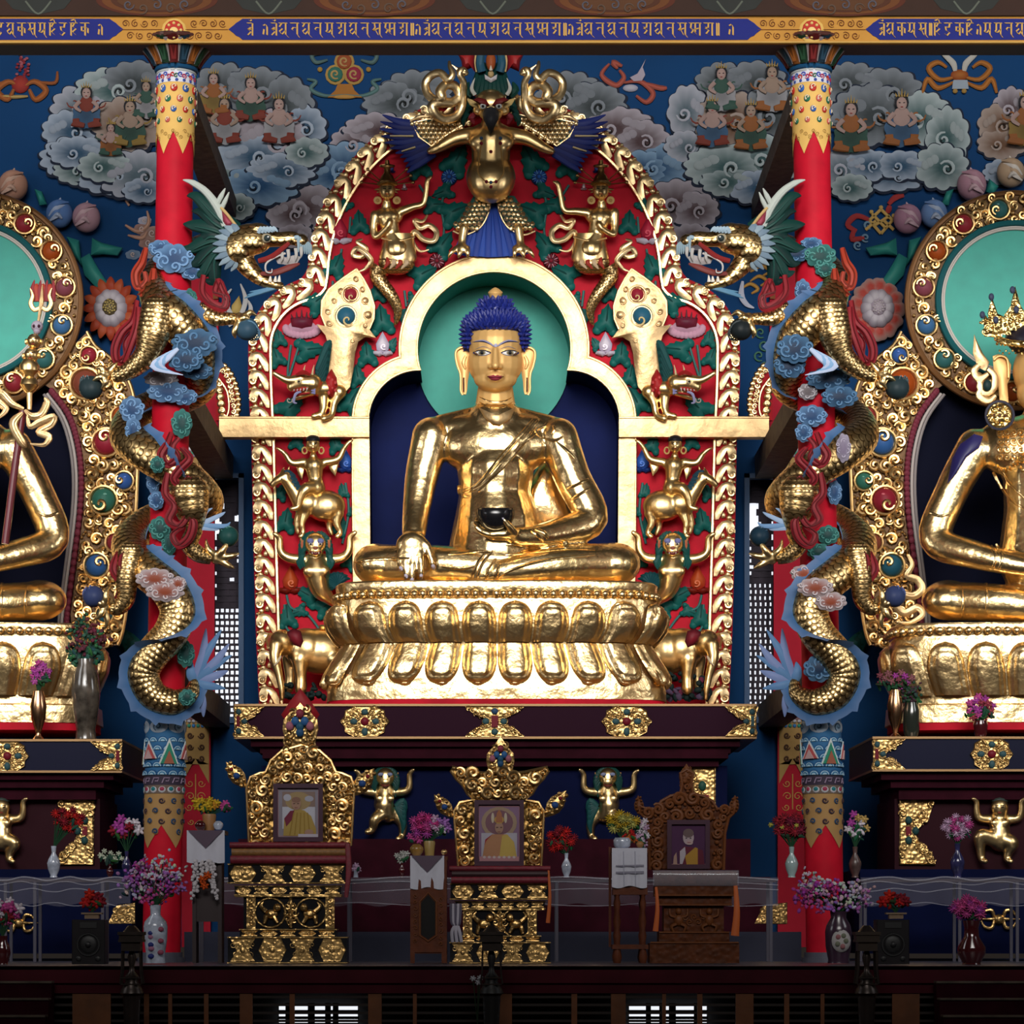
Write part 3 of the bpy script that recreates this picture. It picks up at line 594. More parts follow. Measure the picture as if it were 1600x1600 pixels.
def e6(b):
    for (x, y, r, c) in ((222, 358, 9, (.34, .2, .17)), (238, 365, 12, (.38, .24, .2)), (232, 380, 10, (.34, .2, .17)), (226, 345, 7, (.45, .45, .55)), (235, 395, 9, (.45, .42, .5)), (208, 398, 8, (.2, .28, .4))): b.pillow(lobed(x, y, r*1.6, r, 6, x), 0, 2, col=c, col2=tuple(q*.6 for q in c)); b.curl(x, y, r*.5, 1.2, 1, 1, 3, flat=.4, col=(.5, .4, .38))
    for p in ([(172, 308), (160, 296), (168, 288), (188, 300), (202, 322)], [(230, 330), (232, 350), (216, 362), (196, 352)], [(200, 368), (222, 372), (230, 362)]): scarf(b, p, 3.4, (.3, .17, .12))
emblem('painted pink scarf and cloud wisps between the left buds and the left pillar', (222, 400), e6)
# small wall blossoms beside the arch
def e7(sx):
    def g(b):
        X = lambda x: x if sx > 0 else 1544-x
        for p in ([(366, 500), (352, 470), (362, 452)], [(374, 500), (384, 470), (376, 444)], [(380, 505), (392, 485), (388, 470)], [(362, 510), (350, 490), (348, 478)]): b.tube([(X(x), y, 3) for x, y in p], [4, 4, 1], 7, sm=5, flat=.5, col=(.55, .55, .55))
        b.pillow([(X(x), y) for x, y in ((362, 478), (374, 462), (378, 478), (374, 490), (362, 490))], 2, 3, col=(.5, .34, .1), col2=(.6, .42, .14))
    return g
emblem('painted white and gold blossom above the dragon claw, left of the arch', (370, 500), e7(1))
def e8(b):
    for p in ([(1160, 440), (1158, 462), (1166, 476), (1178, 482)],): b.tube([(x, y, 3) for x, y in p], [2, 5, 4, 1], 7, sm=5, flat=.4, col=(.5, .52, .62))
    for x, y in ((1172, 452), (1186, 440), (1170, 418), (1190, 424)): scarf(b, [(x-14, y), (x, y-8), (x+12, y), (x+2, y+7)], 3, (.33, .18, .04))
    for x, y in ((1188, 520), (1194, 540), (1186, 556), (1196, 572)): b.curl(x, y, 9, 1.2, 1, 1.5, 2, flat=.4, col=(.05, .14, .09))
emblem('painted tusk, gold scarf and green fronds on the wall right of the arch', (1180, 580), e8)
# ================================================================ central shrine: back panel
def res(P, n):
    # resample an outline to n even points
    L = [0]
    for i in range(1, len(P)): L.append(L[-1]+hypot(P[i][0]-P[i-1][0], P[i][1]-P[i-1][1]))
    out = []; j = 0
    for k in range(n):
        t = L[-1]*k/(n-1)
        while j < len(L)-2 and L[j+1] < t: j += 1
        q = (t-L[j])/max(1e-9, L[j+1]-L[j]); out.append((P[j][0]+(P[j+1][0]-P[j][0])*q, P[j][1]+(P[j+1][1]-P[j][1])*q))
    return out
OUT = [(405, 1102), (400, 990), (396, 850), (393, 690), (388, 600)]+arc(500, 545, 112, 178, 106, 20)+[(480, 424)]+arc(773, 440, 293, 176, 90, 40)
INN = [(441, 1102), (436, 990), (432, 850), (428, 690), (424, 600)]+arc(500, 545, 77, 178, 96, 20)+[(508, 455)]+arc(773, 440, 261, 178, 90, 40)
NIN = arc(772, 548, 120, 90, 194, 30)+arc(655, 660, 79, 88, 180, 16)+[(577, 760), (579, 925)]
NOUT = arc(772, 548, 147, 90, 186, 30)+arc(655, 660, 103, 107, 180, 16)+[(552, 760), (554, 925)]
T = thing('throne_back_panel', 'tall red carved back panel with gold scroll border behind the central statue', 'panel', V((0, 0, at(772, 1100, 0).z)))
for mr in (False, True):
    f = Fr(0, mr)
    b = MB(f); A = res(OUT, 90)[:-1]+[(772, 147)]; b.prism(A+[(772, 402)]+NOUT+[(554, 1102)], -12, 0); b.smooth = False; b.obj('red_board', RED, T)
    b = MB(f); b.strip(NIN, NOUT, 0, 17, dip=2); b.tube([(x, y, 17) for x, y in NIN], 2, 6); b.tube([(x, y, 17) for x, y in NOUT], 2.2, 6); b.obj('arch_band', G_PALE, T)
    b = MB(f); b.strip([(553, 690), (556, 1000)], [(578, 690), (580, 1000)], 0, 20); b.obj('post', G_PALE, T)
    b = MB(f); b.strip([(345, 656), (578, 656)], [(345, 687), (578, 687)], 0, 26, dip=1.5); b.tube([(345, 657, 26), (578, 657, 26)], 2, 6); b.obj('crossbar', G_PALE, T)
    b = MB(f); n = 120; M = res([((a[0]+c[0])/2, (a[1]+c[1])/2) for a, c in zip(OUT, INN)], 400); IN = res(INN, n); ON = res(OUT, n)
    b.strip(ON, IN, 0, 3); b.obj('border_ground', mat('border_red', (.36, .008, .014), .6, var=.2, spec=.1), T)
    b = MB(f); b.tube([(x, y, 6) for x, y in IN], 3, 6)
    Lt = sum(hypot(M[i+1][0]-M[i][0], M[i+1][1]-M[i][1]) for i in range(399)); N = int(Lt/29)
    for k in range(N):
        i = int((k+.5)/N*398); p = M[i]; t = V((M[i+1][0]-p[0], M[i+1][1]-p[1], 0)).normalized(); nn = V((t.y, -t.x, 0))*(-1)
        if nn.dot(V((772-p[0], 640-p[1] if p[1] < 560 else 0, 0))) > 0: nn = -nn       # outward
        Q = lambda a, c: (p[0]+t.x*a+nn.x*c, p[1]+t.y*a+nn.y*c)
        W = lambda a, c, d: (*Q(a, c), d)
        C_ = [Q(*q) for q in ((-17, -14), (-6, -14.5), (4, -11), (12, -4), (15, 5), (12, 13), (5, 17), (-4, 17), (-9, 12), (-8, 6), (-4, 4), (-2, 8), (2, 8), (4, 3), (1, -4), (-7, -8), (-17, -9))]
        b.pillow(C_, 3, 7, Q(6, 2), 3, edge=4); b.curl(*Q(-3, 11), 6.5, 1.4, k, 2, 8, hand=1, n=6)
        b.pillow([Q(*q) for q in ((-14, -4), (-8, -5), (-4, -1), (-8, 2), (-13, 2))], 3, 5, rings=2, edge=3); b.ell((*Q(-13, 8), 4), (5, 5, 4), 9, 6); b.ell((*Q(14, 14), 4), (3.4, 3.4, 4), 8, 6)
    b.obj('scroll_border', G_REL, T)
    # niche sides
    U = arc(772, 548, 120, 90, 194, 30); D = [U[-1]]+arc(655, 660, 79, 88, 180, 16)+[(577, 760), (579, 1000)]
    for P, m, nm in ((U, mat('niche_teal', (.012, .16, .12), .6, var=.1), 'niche_reveal'), (D, NAVY, 'niche_reveal')):
        b = MB(f); q = len(P)
        b.grid(lambda u, v: (*P[min(q-1, round(u*(q-1)))], 16-112*v), q-1, 1); b.obj(nm, m, T)
f = Fr(0)
b = MB(f); b.prism(NIN+[mir(p) for p in NIN[::-1]], -100, -94); b.smooth = False; b.obj('niche_back', mat('niche_navy', (.006, .012, .075), .6, spec=.06, bump=.1, bscale=3, var=.2), T)
b = MB(f); b.prism(arc(771, 548, 121, 0, 360, 72), -94, -88); o = b.obj('halo_disc', TEAL); tag(o, 'round teal halo disc in the niche behind the seated statue head', 'halo')
# lobed gold ornaments at the crossbar ends
for mr, lab in ((False, 'gold half oval scroll ornament on the wall at the left crossbar end'), (True, 'gold half oval scroll ornament on the wall at the right crossbar end')):
    f = Fr(.3, mr); O = [(337, 566), (350, 570), (361, 582), (369, 600), (374, 622), (374, 640), (369, 657), (337, 657)]
    t = thing('scroll_ornament', lab, 'ornament', f(355, 657, 0))
    b = MB(f); b.prism(O, -8, 0); b.obj('ground', MATS['border_red'], t)
    b = MB(f)
    for i, (x, y) in enumerate(res(O[:7], 14)): b.ell((x-1, y, 2), (5, 5, 4), 8, 6); b.curl(x-9, y+3, 4.5, 1.2, i, 1.8, 3)
    b.tube([(340, 590, 3), (355, 612, 3), (358, 640, 3), (352, 656, 3)], 1.6, 6, sm=4)
    for k in range(6): b.ell((342+k*1.2, 600+k*10.5, 1), (7, 6.5, 5), 10, 6); b.curl(343+k*1.2, 600+k*10.5, 4.5, 1.2, k, 1.6, 5)
    b.obj('scrolls', G_REL, t)
# ---------------------------------------------------------------- carved leaves and flowers, parts of the panel
LG = (.006, .085, .075)
def leaf(b, x, y, s, ang, col=LG):
    a = radians(ang); ux, uy = cos(a), -sin(a); vx, vy = -uy, ux
    Q = lambda p, q: (x+ux*p*s+vx*q*s, y+uy*p*s+vy*q*s)
    O = [(1., 0), (.72, .2), (.68, .3), (.42, .32), (.36, .46), (.05, .44), (-.1, .6), (-.45, .62), (-.62, .4), (-.5, .18), (-.4, 0)]
    P = [Q(p, q) for p, q in O]+[Q(p, -q) for p, q in O[-2:0:-1]]
    b.pillow(P, 1, s*.32, (x, y), 3, col, tuple(c*1.2 for c in col), edge=3)
    for q in (-1, 1): b.ell((*Q(-.42, q*.42), 4), (s*.25, s*.25, 4), 10, 6, col=tuple(c*1.3 for c in col))
    b.tube([(*Q(-.4, 0), s*.2), (*Q(.2, 0), s*.36), (*Q(.95, 0), 5)], s*.05, 5, col=tuple(c*.6 for c in col))
LEAVES = [(524, 420, 22, 68), (493, 474, 24, 38), (597, 505, 25, 96), (658, 431, 25, 28), (645, 468, 13, 250), (574, 558, 21, 95), (480, 548, 24, 8), (437, 532, 15, 100), (434, 562, 17, 110), (560, 592, 19, 100), (548, 632, 26, 62), (452, 640, 26, 45), (464, 692, 16, 80), (525, 697, 17, 108), (712, 255, 27, 62), (656, 263, 23, 100), (706, 334, 27, 25), (676, 321, 19, 2), (690, 386, 24, 55), (562, 352, 20, 95), (540, 322, 14, 230), (590, 460, 18, 90), (446, 818, 21, 80), (530, 826, 17, 70), (547, 880, 16, 60), (485, 932, 22, 150), (450, 968, 20, 95), (505, 950, 20, 30), (470, 955, 14, 200), (438, 772, 15, 70), (536, 770, 13, 100), (695, 300, 18, 200), (552, 800, 12, 80), (515, 655, 15, 200), (628, 495, 13, 60), (612, 540, 12, 60)]
STEMS = [[(455, 540), (450, 580), (452, 600)], [(470, 525), (466, 545), (452, 590)], [(520, 440), (520, 480), (512, 520)], [(690, 320), (695, 300), (706, 275)], [(688, 395), (694, 360), (690, 330)], [(655, 290), (668, 310)], [(548, 340), (546, 365)], [(632, 455), (635, 480)], [(540, 755), (545, 800), (535, 850)], [(448, 930), (455, 950), (480, 960), (500, 985)], [(445, 945), (450, 985), (490, 990)], [(534, 390), (530, 420)]]
def flower(b, kind, x, y, s):
    if kind == 'daisy' or kind == 'rdaisy':
        c = ((.02, .1, .4), (.10, .26, .55)) if kind == 'daisy' else ((.20, .015, .03), (.45, .2, .25))
        b.ell((x, y, 2), (s, s, 5), 20, 6, col=tuple(q*.3 for q in c[0]))
        for k in range(16): a = k*pi/8; b.ell((x+s*.62*cos(a), y+s*.62*sin(a), 6), (s*.3, s*.1, 2), 8, 5, a, col=c[1] if k % 2 else c[0])
        b.ell((x, y, 7), (s*.25, s*.25, 3), 10, 6, col=c[0])
    elif kind == 'drop':
        pass
    elif kind in ('rbud', 'wbud', 'bbud', 'obud'):
        c, c2 = {'rbud': ((.25, .01, .03), (.45, .02, .05)), 'wbud': ((.42, .36, .5), (.6, .55, .62)), 'bbud': ((.02, .07, .35), (.04, .14, .5)), 'obud': ((.3, .02, .01), (.40, .07, .01))}[kind]
        b.pillow([(x+px*s, y+py*s) for px, py in ((0, -1.25), (.3, -.7), (.62, -.1), (.55, .45), (0, .75), (-.55, .45), (-.62, -.1), (-.3, -.7))], 2, 9, col=c, col2=c2, edge=3); b.curl(x+s*.1, y+s*.2, s*.3, 1.2, 1, 1.4, 10, n=5, col=tuple(min(1, q*1.5+.08) for q in c2))
        pc = (.55, .5, .6) if kind in ('rbud', 'wbud') else (c[0]*.6, c[1]*.6, c[2]*.6)
        for q in (-1, 1): b.pillow([(x+q*s*px, y+py*s) for px, py in ((0, .6), (.4, .5), (1.0, .55), (.9, .85), (.3, 1.05), (0, .9))], 3, 6, col=pc, col2=tuple(q_*.8 for q_ in pc))
    elif kind == 'lotus':
        for k in range(13): a = pi*k/12; b.ell((x-s*1.05*cos(a), y+s*.25+s*.42*sin(a), 4), (s*.24, s*.28, 4), 8, 6, col=(.5, .27, .36))
        b.pillow(arc(x, y+s*.2, s*.95, 0, 360, 20, s*.5), 3, 6, col=(.48, .3, .38), col2=(.4, .2, .28)); b.pillow([(x-s*.75, y-s*.4), (x, y-s*.5), (x+s*.75, y-s*.4), (x+s*.65, y+s*.15), (x, y+s*.35), (x-s*.65, y+s*.15)], 7, 8, col=(.16, .015, .03), col2=(.10, .012, .03))
        for k in range(5): b.tube([(x+(k-2)*s*.3, y-s*.35, 10), (x+(k-2)*s*.34, y-s*(.62+.15*(2-abs(k-2))), 10)], [1.8, .6], 6, col=(.05, .012, .02))
FLOW = [('daisy', 702, 278, 13), ('rdaisy', 683, 409, 13), ('rbud', 531, 362, 20), ('wbud', 598, 540, 17), ('lotus', 472, 508, 24), ('bbud', 540, 722, 17), ('obud', 454, 908, 20), ('bbud', 612, 265, 6), ('wbud', 632, 293, 5)]
for mr in (False, True):
    f = Fr(0, mr)
    for L_ in LEAVES: b = MB(f); leaf(b, L_[0], L_[1], L_[2]*1.22, L_[3]); b.obj('carved_leaf', GREEN if False else GLOSSP, T)
    for S_ in STEMS: b = MB(f); b.tube([(x, y, 4) for x, y in S_], 2, 6, sm=5, col=(.03, .14, .13)); b.obj('carved_stem', GLOSSP, T)
    for F_ in FLOW: b = MB(f); flower(b, *F_); b.obj('carved_flower', GLOSSP, T)
# ================================================================ lotus pedestal
PY_ = -2.5; f = Fr(PY_); BD = 100.
def sup(t, a, bd=BD, n=4.):
    c, s_ = cos(t), sin(t); return (a*copysign(abs(c)**(2/n), c), bd*copysign(abs(s_)**(2/n), s_))
T = thing('lotus_pedestal', 'gold double lotus pedestal carrying the central seated statue', 'pedestal', at(775, 1100, -1.5))
def ring(b, prof, n=96, cx=776, bd=BD, nn=4., d0=None, base=257):
    # prof: (half width, y); swept around the rounded-rectangle plan
    def fn(u, v):
        k = v*(len(prof)-1); i = min(int(k), len(prof)-2); q = k-i; a = prof[i][0]+(prof[i+1][0]-prof[i][0])*q; y = prof[i][1]+(prof[i+1][1]-prof[i][1])*q
        x, d = sup(2*pi*u, a, bd*a/base, nn); return (cx+x, y, d-bd if d0 is None else d+d0)
    b.grid(fn, n, (len(prof)-1)*2, True)
PRF = [(1, 906), (252, 906), (256, 909), (255, 922), (250, 926), (247, 930), (255, 934), (256, 940), (259, 960), (256, 980), (246, 996), (237, 1004), (244, 1018), (256, 1038), (266, 1058), (268, 1070), (269, 1073), (270, 1092), (1, 1093)]
b = MB(f); ring(b, PRF, 128); b.obj('body', G_PET, T)
b = MB(f); ring(b, [(1, 1091), (268, 1091), (268, 1103), (1, 1103)], 96); b.obj('red_plinth', RED, T)
# perimeter walk for beads and petals
def walk(a, step, t0=-.12, t1=pi+.12, nn=4.):
    P = [sup(t0+(t1-t0)*i/2000, a, BD*a/257, nn) for i in range(2001)]; L = [0]
    for i in range(2000): L.append(L[-1]+hypot(P[i+1][0]-P[i][0], P[i+1][1]-P[i][1]))
    N = max(1, round(L[-1]/step)); out = []; j = 0
    for k in range(N):
        t = L[-1]*(k+.5)/N
        while L[j+1] < t: j += 1
        p = P[j]; q = P[j+1]; tx, ty = q[0]-p[0], q[1]-p[1]; l = hypot(tx, ty); out.append((p[0], p[1], tx/l, ty/l))
    return out
b = MB(f)
for x, d, tx, ty in walk(256, 13.6): b.ell((776+x, 928, d-BD+2), (6.3, 6.3, 6.3), 12, 8)
b.obj('bead_row', G_PET, T, ang=80)
def pv(prof, y):
    for i in range(len(prof)-1):
        if prof[i][1] <= y <= prof[i+1][1] and prof[i+1][1] > prof[i][1]: return prof[i][0]+(prof[i+1][0]-prof[i][0])*(y-prof[i][1])/(prof[i+1][1]-prof[i][1])
    return prof[-2][0]
def petal(b, x, d, tx, ty, w, ya, yb, prof, hgt, fl=0, cx=776, bd=BD, d0=None, base=257.):
    # pointed petal hugging the body from its root ya to its tip yb; a second raised petal lies inside it
    nx, nd = ty, -tx
    if nx*x+nd*d < 0: nx, nd = -nx, -nd
    def fn(u, v):
        q = 2*u-1; sh = max(.0004, 1-v**5)**.5
        s_ = q*w*(.9+.1*min(1, v*2.2))*sh; y = ya+(yb-ya)*v; a = pv(prof, min(max(y, prof[1][1]), prof[-2][1]))/base
        r = abs(q); o = 1+hgt*1.5*max(0, 1-r**2.6)**.6*(.6+.4*v)*min(1, (1.02-v)*7)
        inner = max(0, 1-((r/.66)**6+max(0, (v-.3)/.5)**6)) if v < .85 else 0
        o += 5*inner**.35 if inner > 0 else 0
        o += fl*max(0, v-.72)**1.5*12*(1-r*.5) 
        return (cx+x*a+tx*s_+nx*o, y, d*a+(-bd if d0 is None else d0)+ty*s_+nd*o)
    b.grid(fn, 24, 24)
UP = [(256, 930), (256, 940), (259, 960), (256, 980), (246, 996), (237, 1004), (236, 1006)]; LO = [(237, 1002), (237, 1004), (244, 1018), (256, 1038), (266, 1058), (268, 1070), (268, 1074)]
for x, d, tx, ty in walk(257, 56.5, -.05, pi+.05):
    b = MB(f); petal(b, x, d, tx, ty, 27.5, 1003, 938, UP, 9, 1.2); b.obj('lotus_petal', G_PET, T, ang=60)
    b = MB(f); petal(b, x, d, tx, ty, 27.5, 1005, 1069, LO, 8, 1.4); b.obj('lotus_petal', G_PET, T, ang=60)
for x, d, tx, ty in walk(257, 56.5, -.05-.1, pi+.15):
    for (ya, yb, pr) in ((960, 940, UP), (1046, 1071, LO)):
        b = MB(f); petal(b, x+tx*28, d+ty*28, tx, ty, 13, ya, yb, pr, 4, .8); b.obj('back_petal', G_PET, T, ang=60)
# ================================================================ seated statue
f = Fr(-1.6, app=True)
T = thing('seated_statue', 'large gold seated statue with blue hair at the centre, one hand over its knee', 'statue', at(776, 908, -1.6))
body = blob('body', f, [
    ('e', (774, 696, -4), (90, 52, 50)), [(774, 740, 0, 60), (773, 770, 2, 56), (776, 815, 6, 68), (776, 860, 5, 76)], ('e', (775, 668, -8), (96, 27, 40)),
    [(774, 610, -6, 27), (774, 640, -6, 32), (774, 664, -6, 46)], [(735, 648, -8, 12), (690, 665, -6, 18)], [(813, 648, -8, 12), (858, 666, -6, 18)],
    [(674, 682, -2, 31), (660, 740, 6, 27), (651, 795, 28, 22), (647, 832, 55, 19)], ('e', (644, 852, 74), (26, 22, 13)),
    [(626, 864, 80, 6.5), (624, 878, 84, 5.4), (626, 888, 84, 4.6)], [(635, 866, 82, 7), (633, 884, 87, 5.6), (634, 900, 87, 4.8)], [(645, 866, 82, 7), (644, 888, 88, 5.6), (644, 906, 88, 4.8)], [(656, 866, 82, 7), (658, 884, 87, 5.6), (658, 900, 87, 4.8)], [(666, 852, 76, 8), (673, 870, 82, 6), (676, 884, 83, 5)],
    [(872, 684, -2, 32), (894, 745, 4, 29), (923, 810, 16, 28), (875, 831, 45, 23), (828, 838, 72, 16), (806, 836, 82, 13)],
    ('e', (786, 834, 84), (30, 9, 15)), [(770, 836, 92, 6), (754, 832, 96, 5.2), (744, 824, 98, 4.4)], [(768, 832, 88, 6), (752, 826, 90, 5.2), (743, 817, 90, 4.4)], [(768, 830, 80, 6), (752, 822, 80, 5), (744, 812, 80, 4)], [(804, 832, 94, 7), (794, 820, 102, 5.6), (783, 807, 104, 4.6)],
    ('e', (588, 882, 12), (37, 33, 46)), ('e', (964, 881, 12), (37, 33, 46)), [(592, 883, 20, 33), (680, 882, 48, 31), (775, 886, 56, 26)], [(962, 881, 20, 34), (870, 882, 52, 30), (790, 892, 66, 22), (742, 900, 66, 13)],
    ('e', (776, 884, -15), (205, 29, 62))], 2.3, G_ST, T, 16)
# robe edges, folds and hems laid over the body
b = MB(Fr(-1.6, app=False)); b.fr.app = False
b2 = MB(f)
def fold(pts, w, h=3.): b2.tube([(x, y, h*.3) for x, y in pts], [w*.5, w, w, w*.5], 8, sm=6, flat=h/w)
for o in (0, 9): fold([(842-o, 655), (826-o, 675), (796-o*1.3, 712), (756-o, 756), (722, 771-o*.5)], 3.2, 3)
fold([(836, 660), (815, 690), (780, 730), (745, 766)], 7, 2.5); fold([(716, 758), (720, 772), (734, 776)], 3.5, 4)
for p in ([(854, 660), (850, 666), (838, 672), (846, 684)], [(864, 664), (866, 670), (862, 678)], [(838, 676), (820, 690), (806, 700)], [(848, 684), (866, 688), (880, 682)], [(870, 690), (886, 704), (898, 716)], [(886, 764), (904, 756), (920, 748)], [(890, 782), (906, 772), (922, 762)], [(830, 828), (842, 838), (850, 846)], [(836, 826), (850, 832), (856, 842)],
          [(552, 880), (580, 874), (640, 872)], [(770, 860), (752, 884), (744, 910)], [(762, 860), (745, 882), (736, 908)], [(775, 872), (764, 892), (756, 910)], [(782, 878), (776, 896), (772, 910)], [(790, 868), (830, 862), (890, 856), (930, 858)], [(775, 905), (800, 890), (850, 876), (930, 866)], [(790, 852), (840, 849), (884, 850)], [(700, 866), (730, 862), (770, 862)], [(690, 885), (720, 888), (745, 884)]): fold(p, 2.6, 2.6)
for y in (626, 634): fold([(749, y-6), (762, y), (776, y+2), (790, y), (801, y-6)], 1.6, 1.6)
b2.ell((884, 851, 2), (6, 6, 5), 10, 8)
b2.project(body)
b2.obj('robe_folds', G_ST, T)
b = MB(Fr(-1.6)); b.pillow([(858, 700), (846, 712), (822, 752), (816, 800), (824, 850), (868, 850), (915, 826), (896, 770), (876, 720)], -50, 26, (840, 770), rings=6); b.obj('robe_drape', G_ST, T)
b = MB(f); b.pillow([(747, 636), (756, 646), (776, 650), (794, 645), (806, 636), (798, 654), (781, 664), (770, 662), (757, 653)], 7, 4, rings=3); b.project(body); b.obj('collar_leaf', G_PALE, T)
NAIL = mat('lilac_nail', (.55, .5, .62), .25)
for x, y, d, r in ((626, 889, 0, .0), (634, 901, 0, 0), (644, 907, 0, 0), (658, 901, 0, 0), (677, 886, 0, -.3), (784, 808, 0, -.6)):
    b = MB(f); b.ell((x, y, .5), (3.4, 4.6, 1.6), 8, 6, r); b.project(body); b.obj('fingernail', NAIL, T)
head = blob('head', f, [('e', (774, 536, -2), (44, 46, 50)), ('e', (774, 566, 4), (43.5, 42, 46)), ('e', (774, 592, 14), (34, 20, 32)), ('e', (774, 600, 20), (19, 12, 22)), [(774, 545, 47, 3.6), (774, 560, 52, 5), (774, 571, 57, 6)], ('e', (767, 573, 50), (5, 3.6, 5)), ('e', (781, 573, 50), (5, 3.6, 5)), ('e', (774, 588, 44), (15, 9, 8)), ('e', (754, 550, 41), (14, 5, 4.5)), ('e', (796, 550, 41), (14, 5, 4.5)),
                        [(774, 604, -8, 27), (774, 630, -6, 31), (774, 645, -6, 35)]], 1.7, G_MATT, T, 5)
for sx in (-1, 1):
    X = lambda p: 774+sx*p
    b = MB(f); E_ = [(40, 548), (46, 543), (54, 543), (61, 548), (62, 558), (59, 572), (55, 583), (54, 594), (54, 610), (51, 617), (46, 617), (44, 610), (43, 596), (41, 585), (40, 570)]
    b.pillow([(X(p), y) for p, y in E_], -4, 8, (X(49), 572), 4, edge=5); b.tube([(X(p), y, 5) for p, y in E_[1:10]], 1.8, 6, sm=4); b.tube([(X(46), 556, 5), (X(50), 566, 6), (X(47), 576, 5)], [2, 3, 2], 6, sm=4)
    e = b.obj('ear', G_MATT, T); b = MB(f); b.tube([(X(49.5), 590, 5), (X(49.5), 612, 5)], 1.1, 6); b.obj('lobe_slit', MAROON, e)
def almond(cx, cy, w, h, n=12):
    return [(cx-w+2*w*i/n, cy-h*sin(pi*i/n)**.8*.9) for i in range(n)]+[(cx+w-2*w*i/n, cy+h*sin(pi*i/n)**.8) for i in range(n)]
b = MB(f)
for cx in (753, 797):
    b.pillow(almond(cx, 551.5, 14.5, 4.6), .3, .2, rings=3, col=(.03, .04, .16)); b.pillow(almond(cx, 551.6, 12.6, 3.7), .8, .2, rings=3, col=(.75, .73, .72)); b.pillow(arc(cx, 551.2, 5.6, 0, 360, 14, 3.6), 1.2, .2, rings=2, col=(.2, .17, .1)); b.pillow(arc(cx, 551, 2.8, 0, 360, 12, 2.8), 1.5, .2, rings=2, col=(.008, .008, .01))
    b.tube([(cx-14, 550.5, 1.6), (cx-7, 548, 1.6), (cx, 547.3, 1.6), (cx+7, 548, 1.6), (cx+14, 550.5, 1.6)], [.4, .9, .4], 5, sm=3, col=(.01, .01, .02))
b.project(head); b.obj('eyes', GLOSSP, T)
b = MB(f)
for s_ in (-1, 1):
    X = lambda p: 774.5+s_*p
    b.tube([(X(3), 541, .3), (X(10), 536, .3), (X(20), 532, .3), (X(33), 533.5, .3)], [1.2, 1.6, 1.3, .5], 6, sm=5, col=(.3, .3, .45)); b.tube([(X(9), 538, .9), (X(20), 533.4, .9), (X(36), 534.5, .9)], [.3, 1., .3], 5, sm=5, col=(.015, .02, .09)); b.tube([(X(8), 545, .2), (X(20), 541.5, .2), (X(32), 546, .2)], [.3, .9, .3], 5, sm=5, col=(.34, .27, .25))
b.ell((774.5, 539.5, .8), (3, 3, 1.2), 10, 6, col=(.42, .42, .6)); b.project(head); b.obj('eyebrows', PAINT, T)
b = MB(f)
b.pillow([(759.5, 586.5), (767, 587), (771, 585.6), (774, 587), (777, 585.6), (781, 587), (789, 586), (784, 591), (779, 594), (774, 595), (768, 594), (764, 591)], .4, 1.2, (774, 589.5), 3, (.26, .03, .05), (.33, .045, .07)); b.tube([(761, 588, 1.6), (768, 589.6, 1.7), (774, 589, 1.8), (781, 589.6, 1.7), (787, 588, 1.6)], .6, 5, sm=3, col=(.09, .01, .015))
b.project(head); b.obj('lips', GLOSSP, T)
HAIR = mat('blue_hair_paint', (.012, .022, .20), .38, var=.2)
b = MB(f); R3 = random.Random(3)
def spiky(c, r, rows, keep, s):
    b.ell(c, r, 24, 14)
    for j in range(rows):
        th = pi*(.06+.9*j/rows); n = max(5, int(2*pi*max(r)*sin(th)/(s*1.6)))
        for i in range(n):
            ph = 2*pi*(i+.5*(j % 2))/n; nx, ny, nz = sin(th)*cos(ph), -cos(th), sin(th)*sin(ph)
            p = V((c[0]+r[0]*nx, c[1]+r[1]*ny, c[2]+r[2]*nz))
            if nz < -.35 or not keep(p): continue
            nr = V((nx/r[0], ny/r[1]*1.0-.012, nz/r[2])).normalized(); a = nr.orthogonal().normalized(); q = nr.cross(a); i0 = len(b.v)
            for k in range(6): b.av(*(p+a*(s*.62*cos(k*pi/3))+q*(s*.62*sin(k*pi/3))-nr*1))
            for k in range(6): b.av(*(p+nr*s*.45+a*(s*.5*cos(k*pi/3))+q*(s*.5*sin(k*pi/3))))
            t = b.av(*(p+nr*s*1.25))
            for k in range(6): k2 = (k+1) % 6; b.face((i0+k, i0+k2, i0+6+k2, i0+6+k)); b.face((i0+6+k, i0+6+k2, t))
HL = lambda x: 511+max(0, abs(x-774)-37)**1.35*.9
spiky((774, 508, -8), (47, 25, 52), 15, lambda p: p.y < HL(p.x)+1, 6.4)
for s_ in (-1, 1): spiky((774+s_*43, 522, -6), (8, 24, 30), 10, lambda p: True, 6)
spiky((774, 482, -8), (27, 16, 27), 8, lambda p: True, 5.6); spiky((774, 473, -8), (24, 9, 24), 5, lambda p: True, 5.2)
b.obj('hair', HAIR, T, ang=25)
b = MB(f); b.lathe(774, [(1, 449), (5, 451), (11, 456), (11.5, 458), (8, 466), (7.5, 472), (8, 474)], -6, 12); b.obj('finial', G_MATT, T, ang=30)
b = MB(f); b.lathe(774, [(21, 795), (27, 793.5), (30, 796), (30.5, 803), (28, 813), (21, 823), (12, 828), (3, 829)], 88, 28, .8); b.obj('alms_bowl', BLACK); o = bpy.data.objects['alms_bowl']; tag(o, 'black alms bowl resting on the lap hand of the central statue', 'bowl')
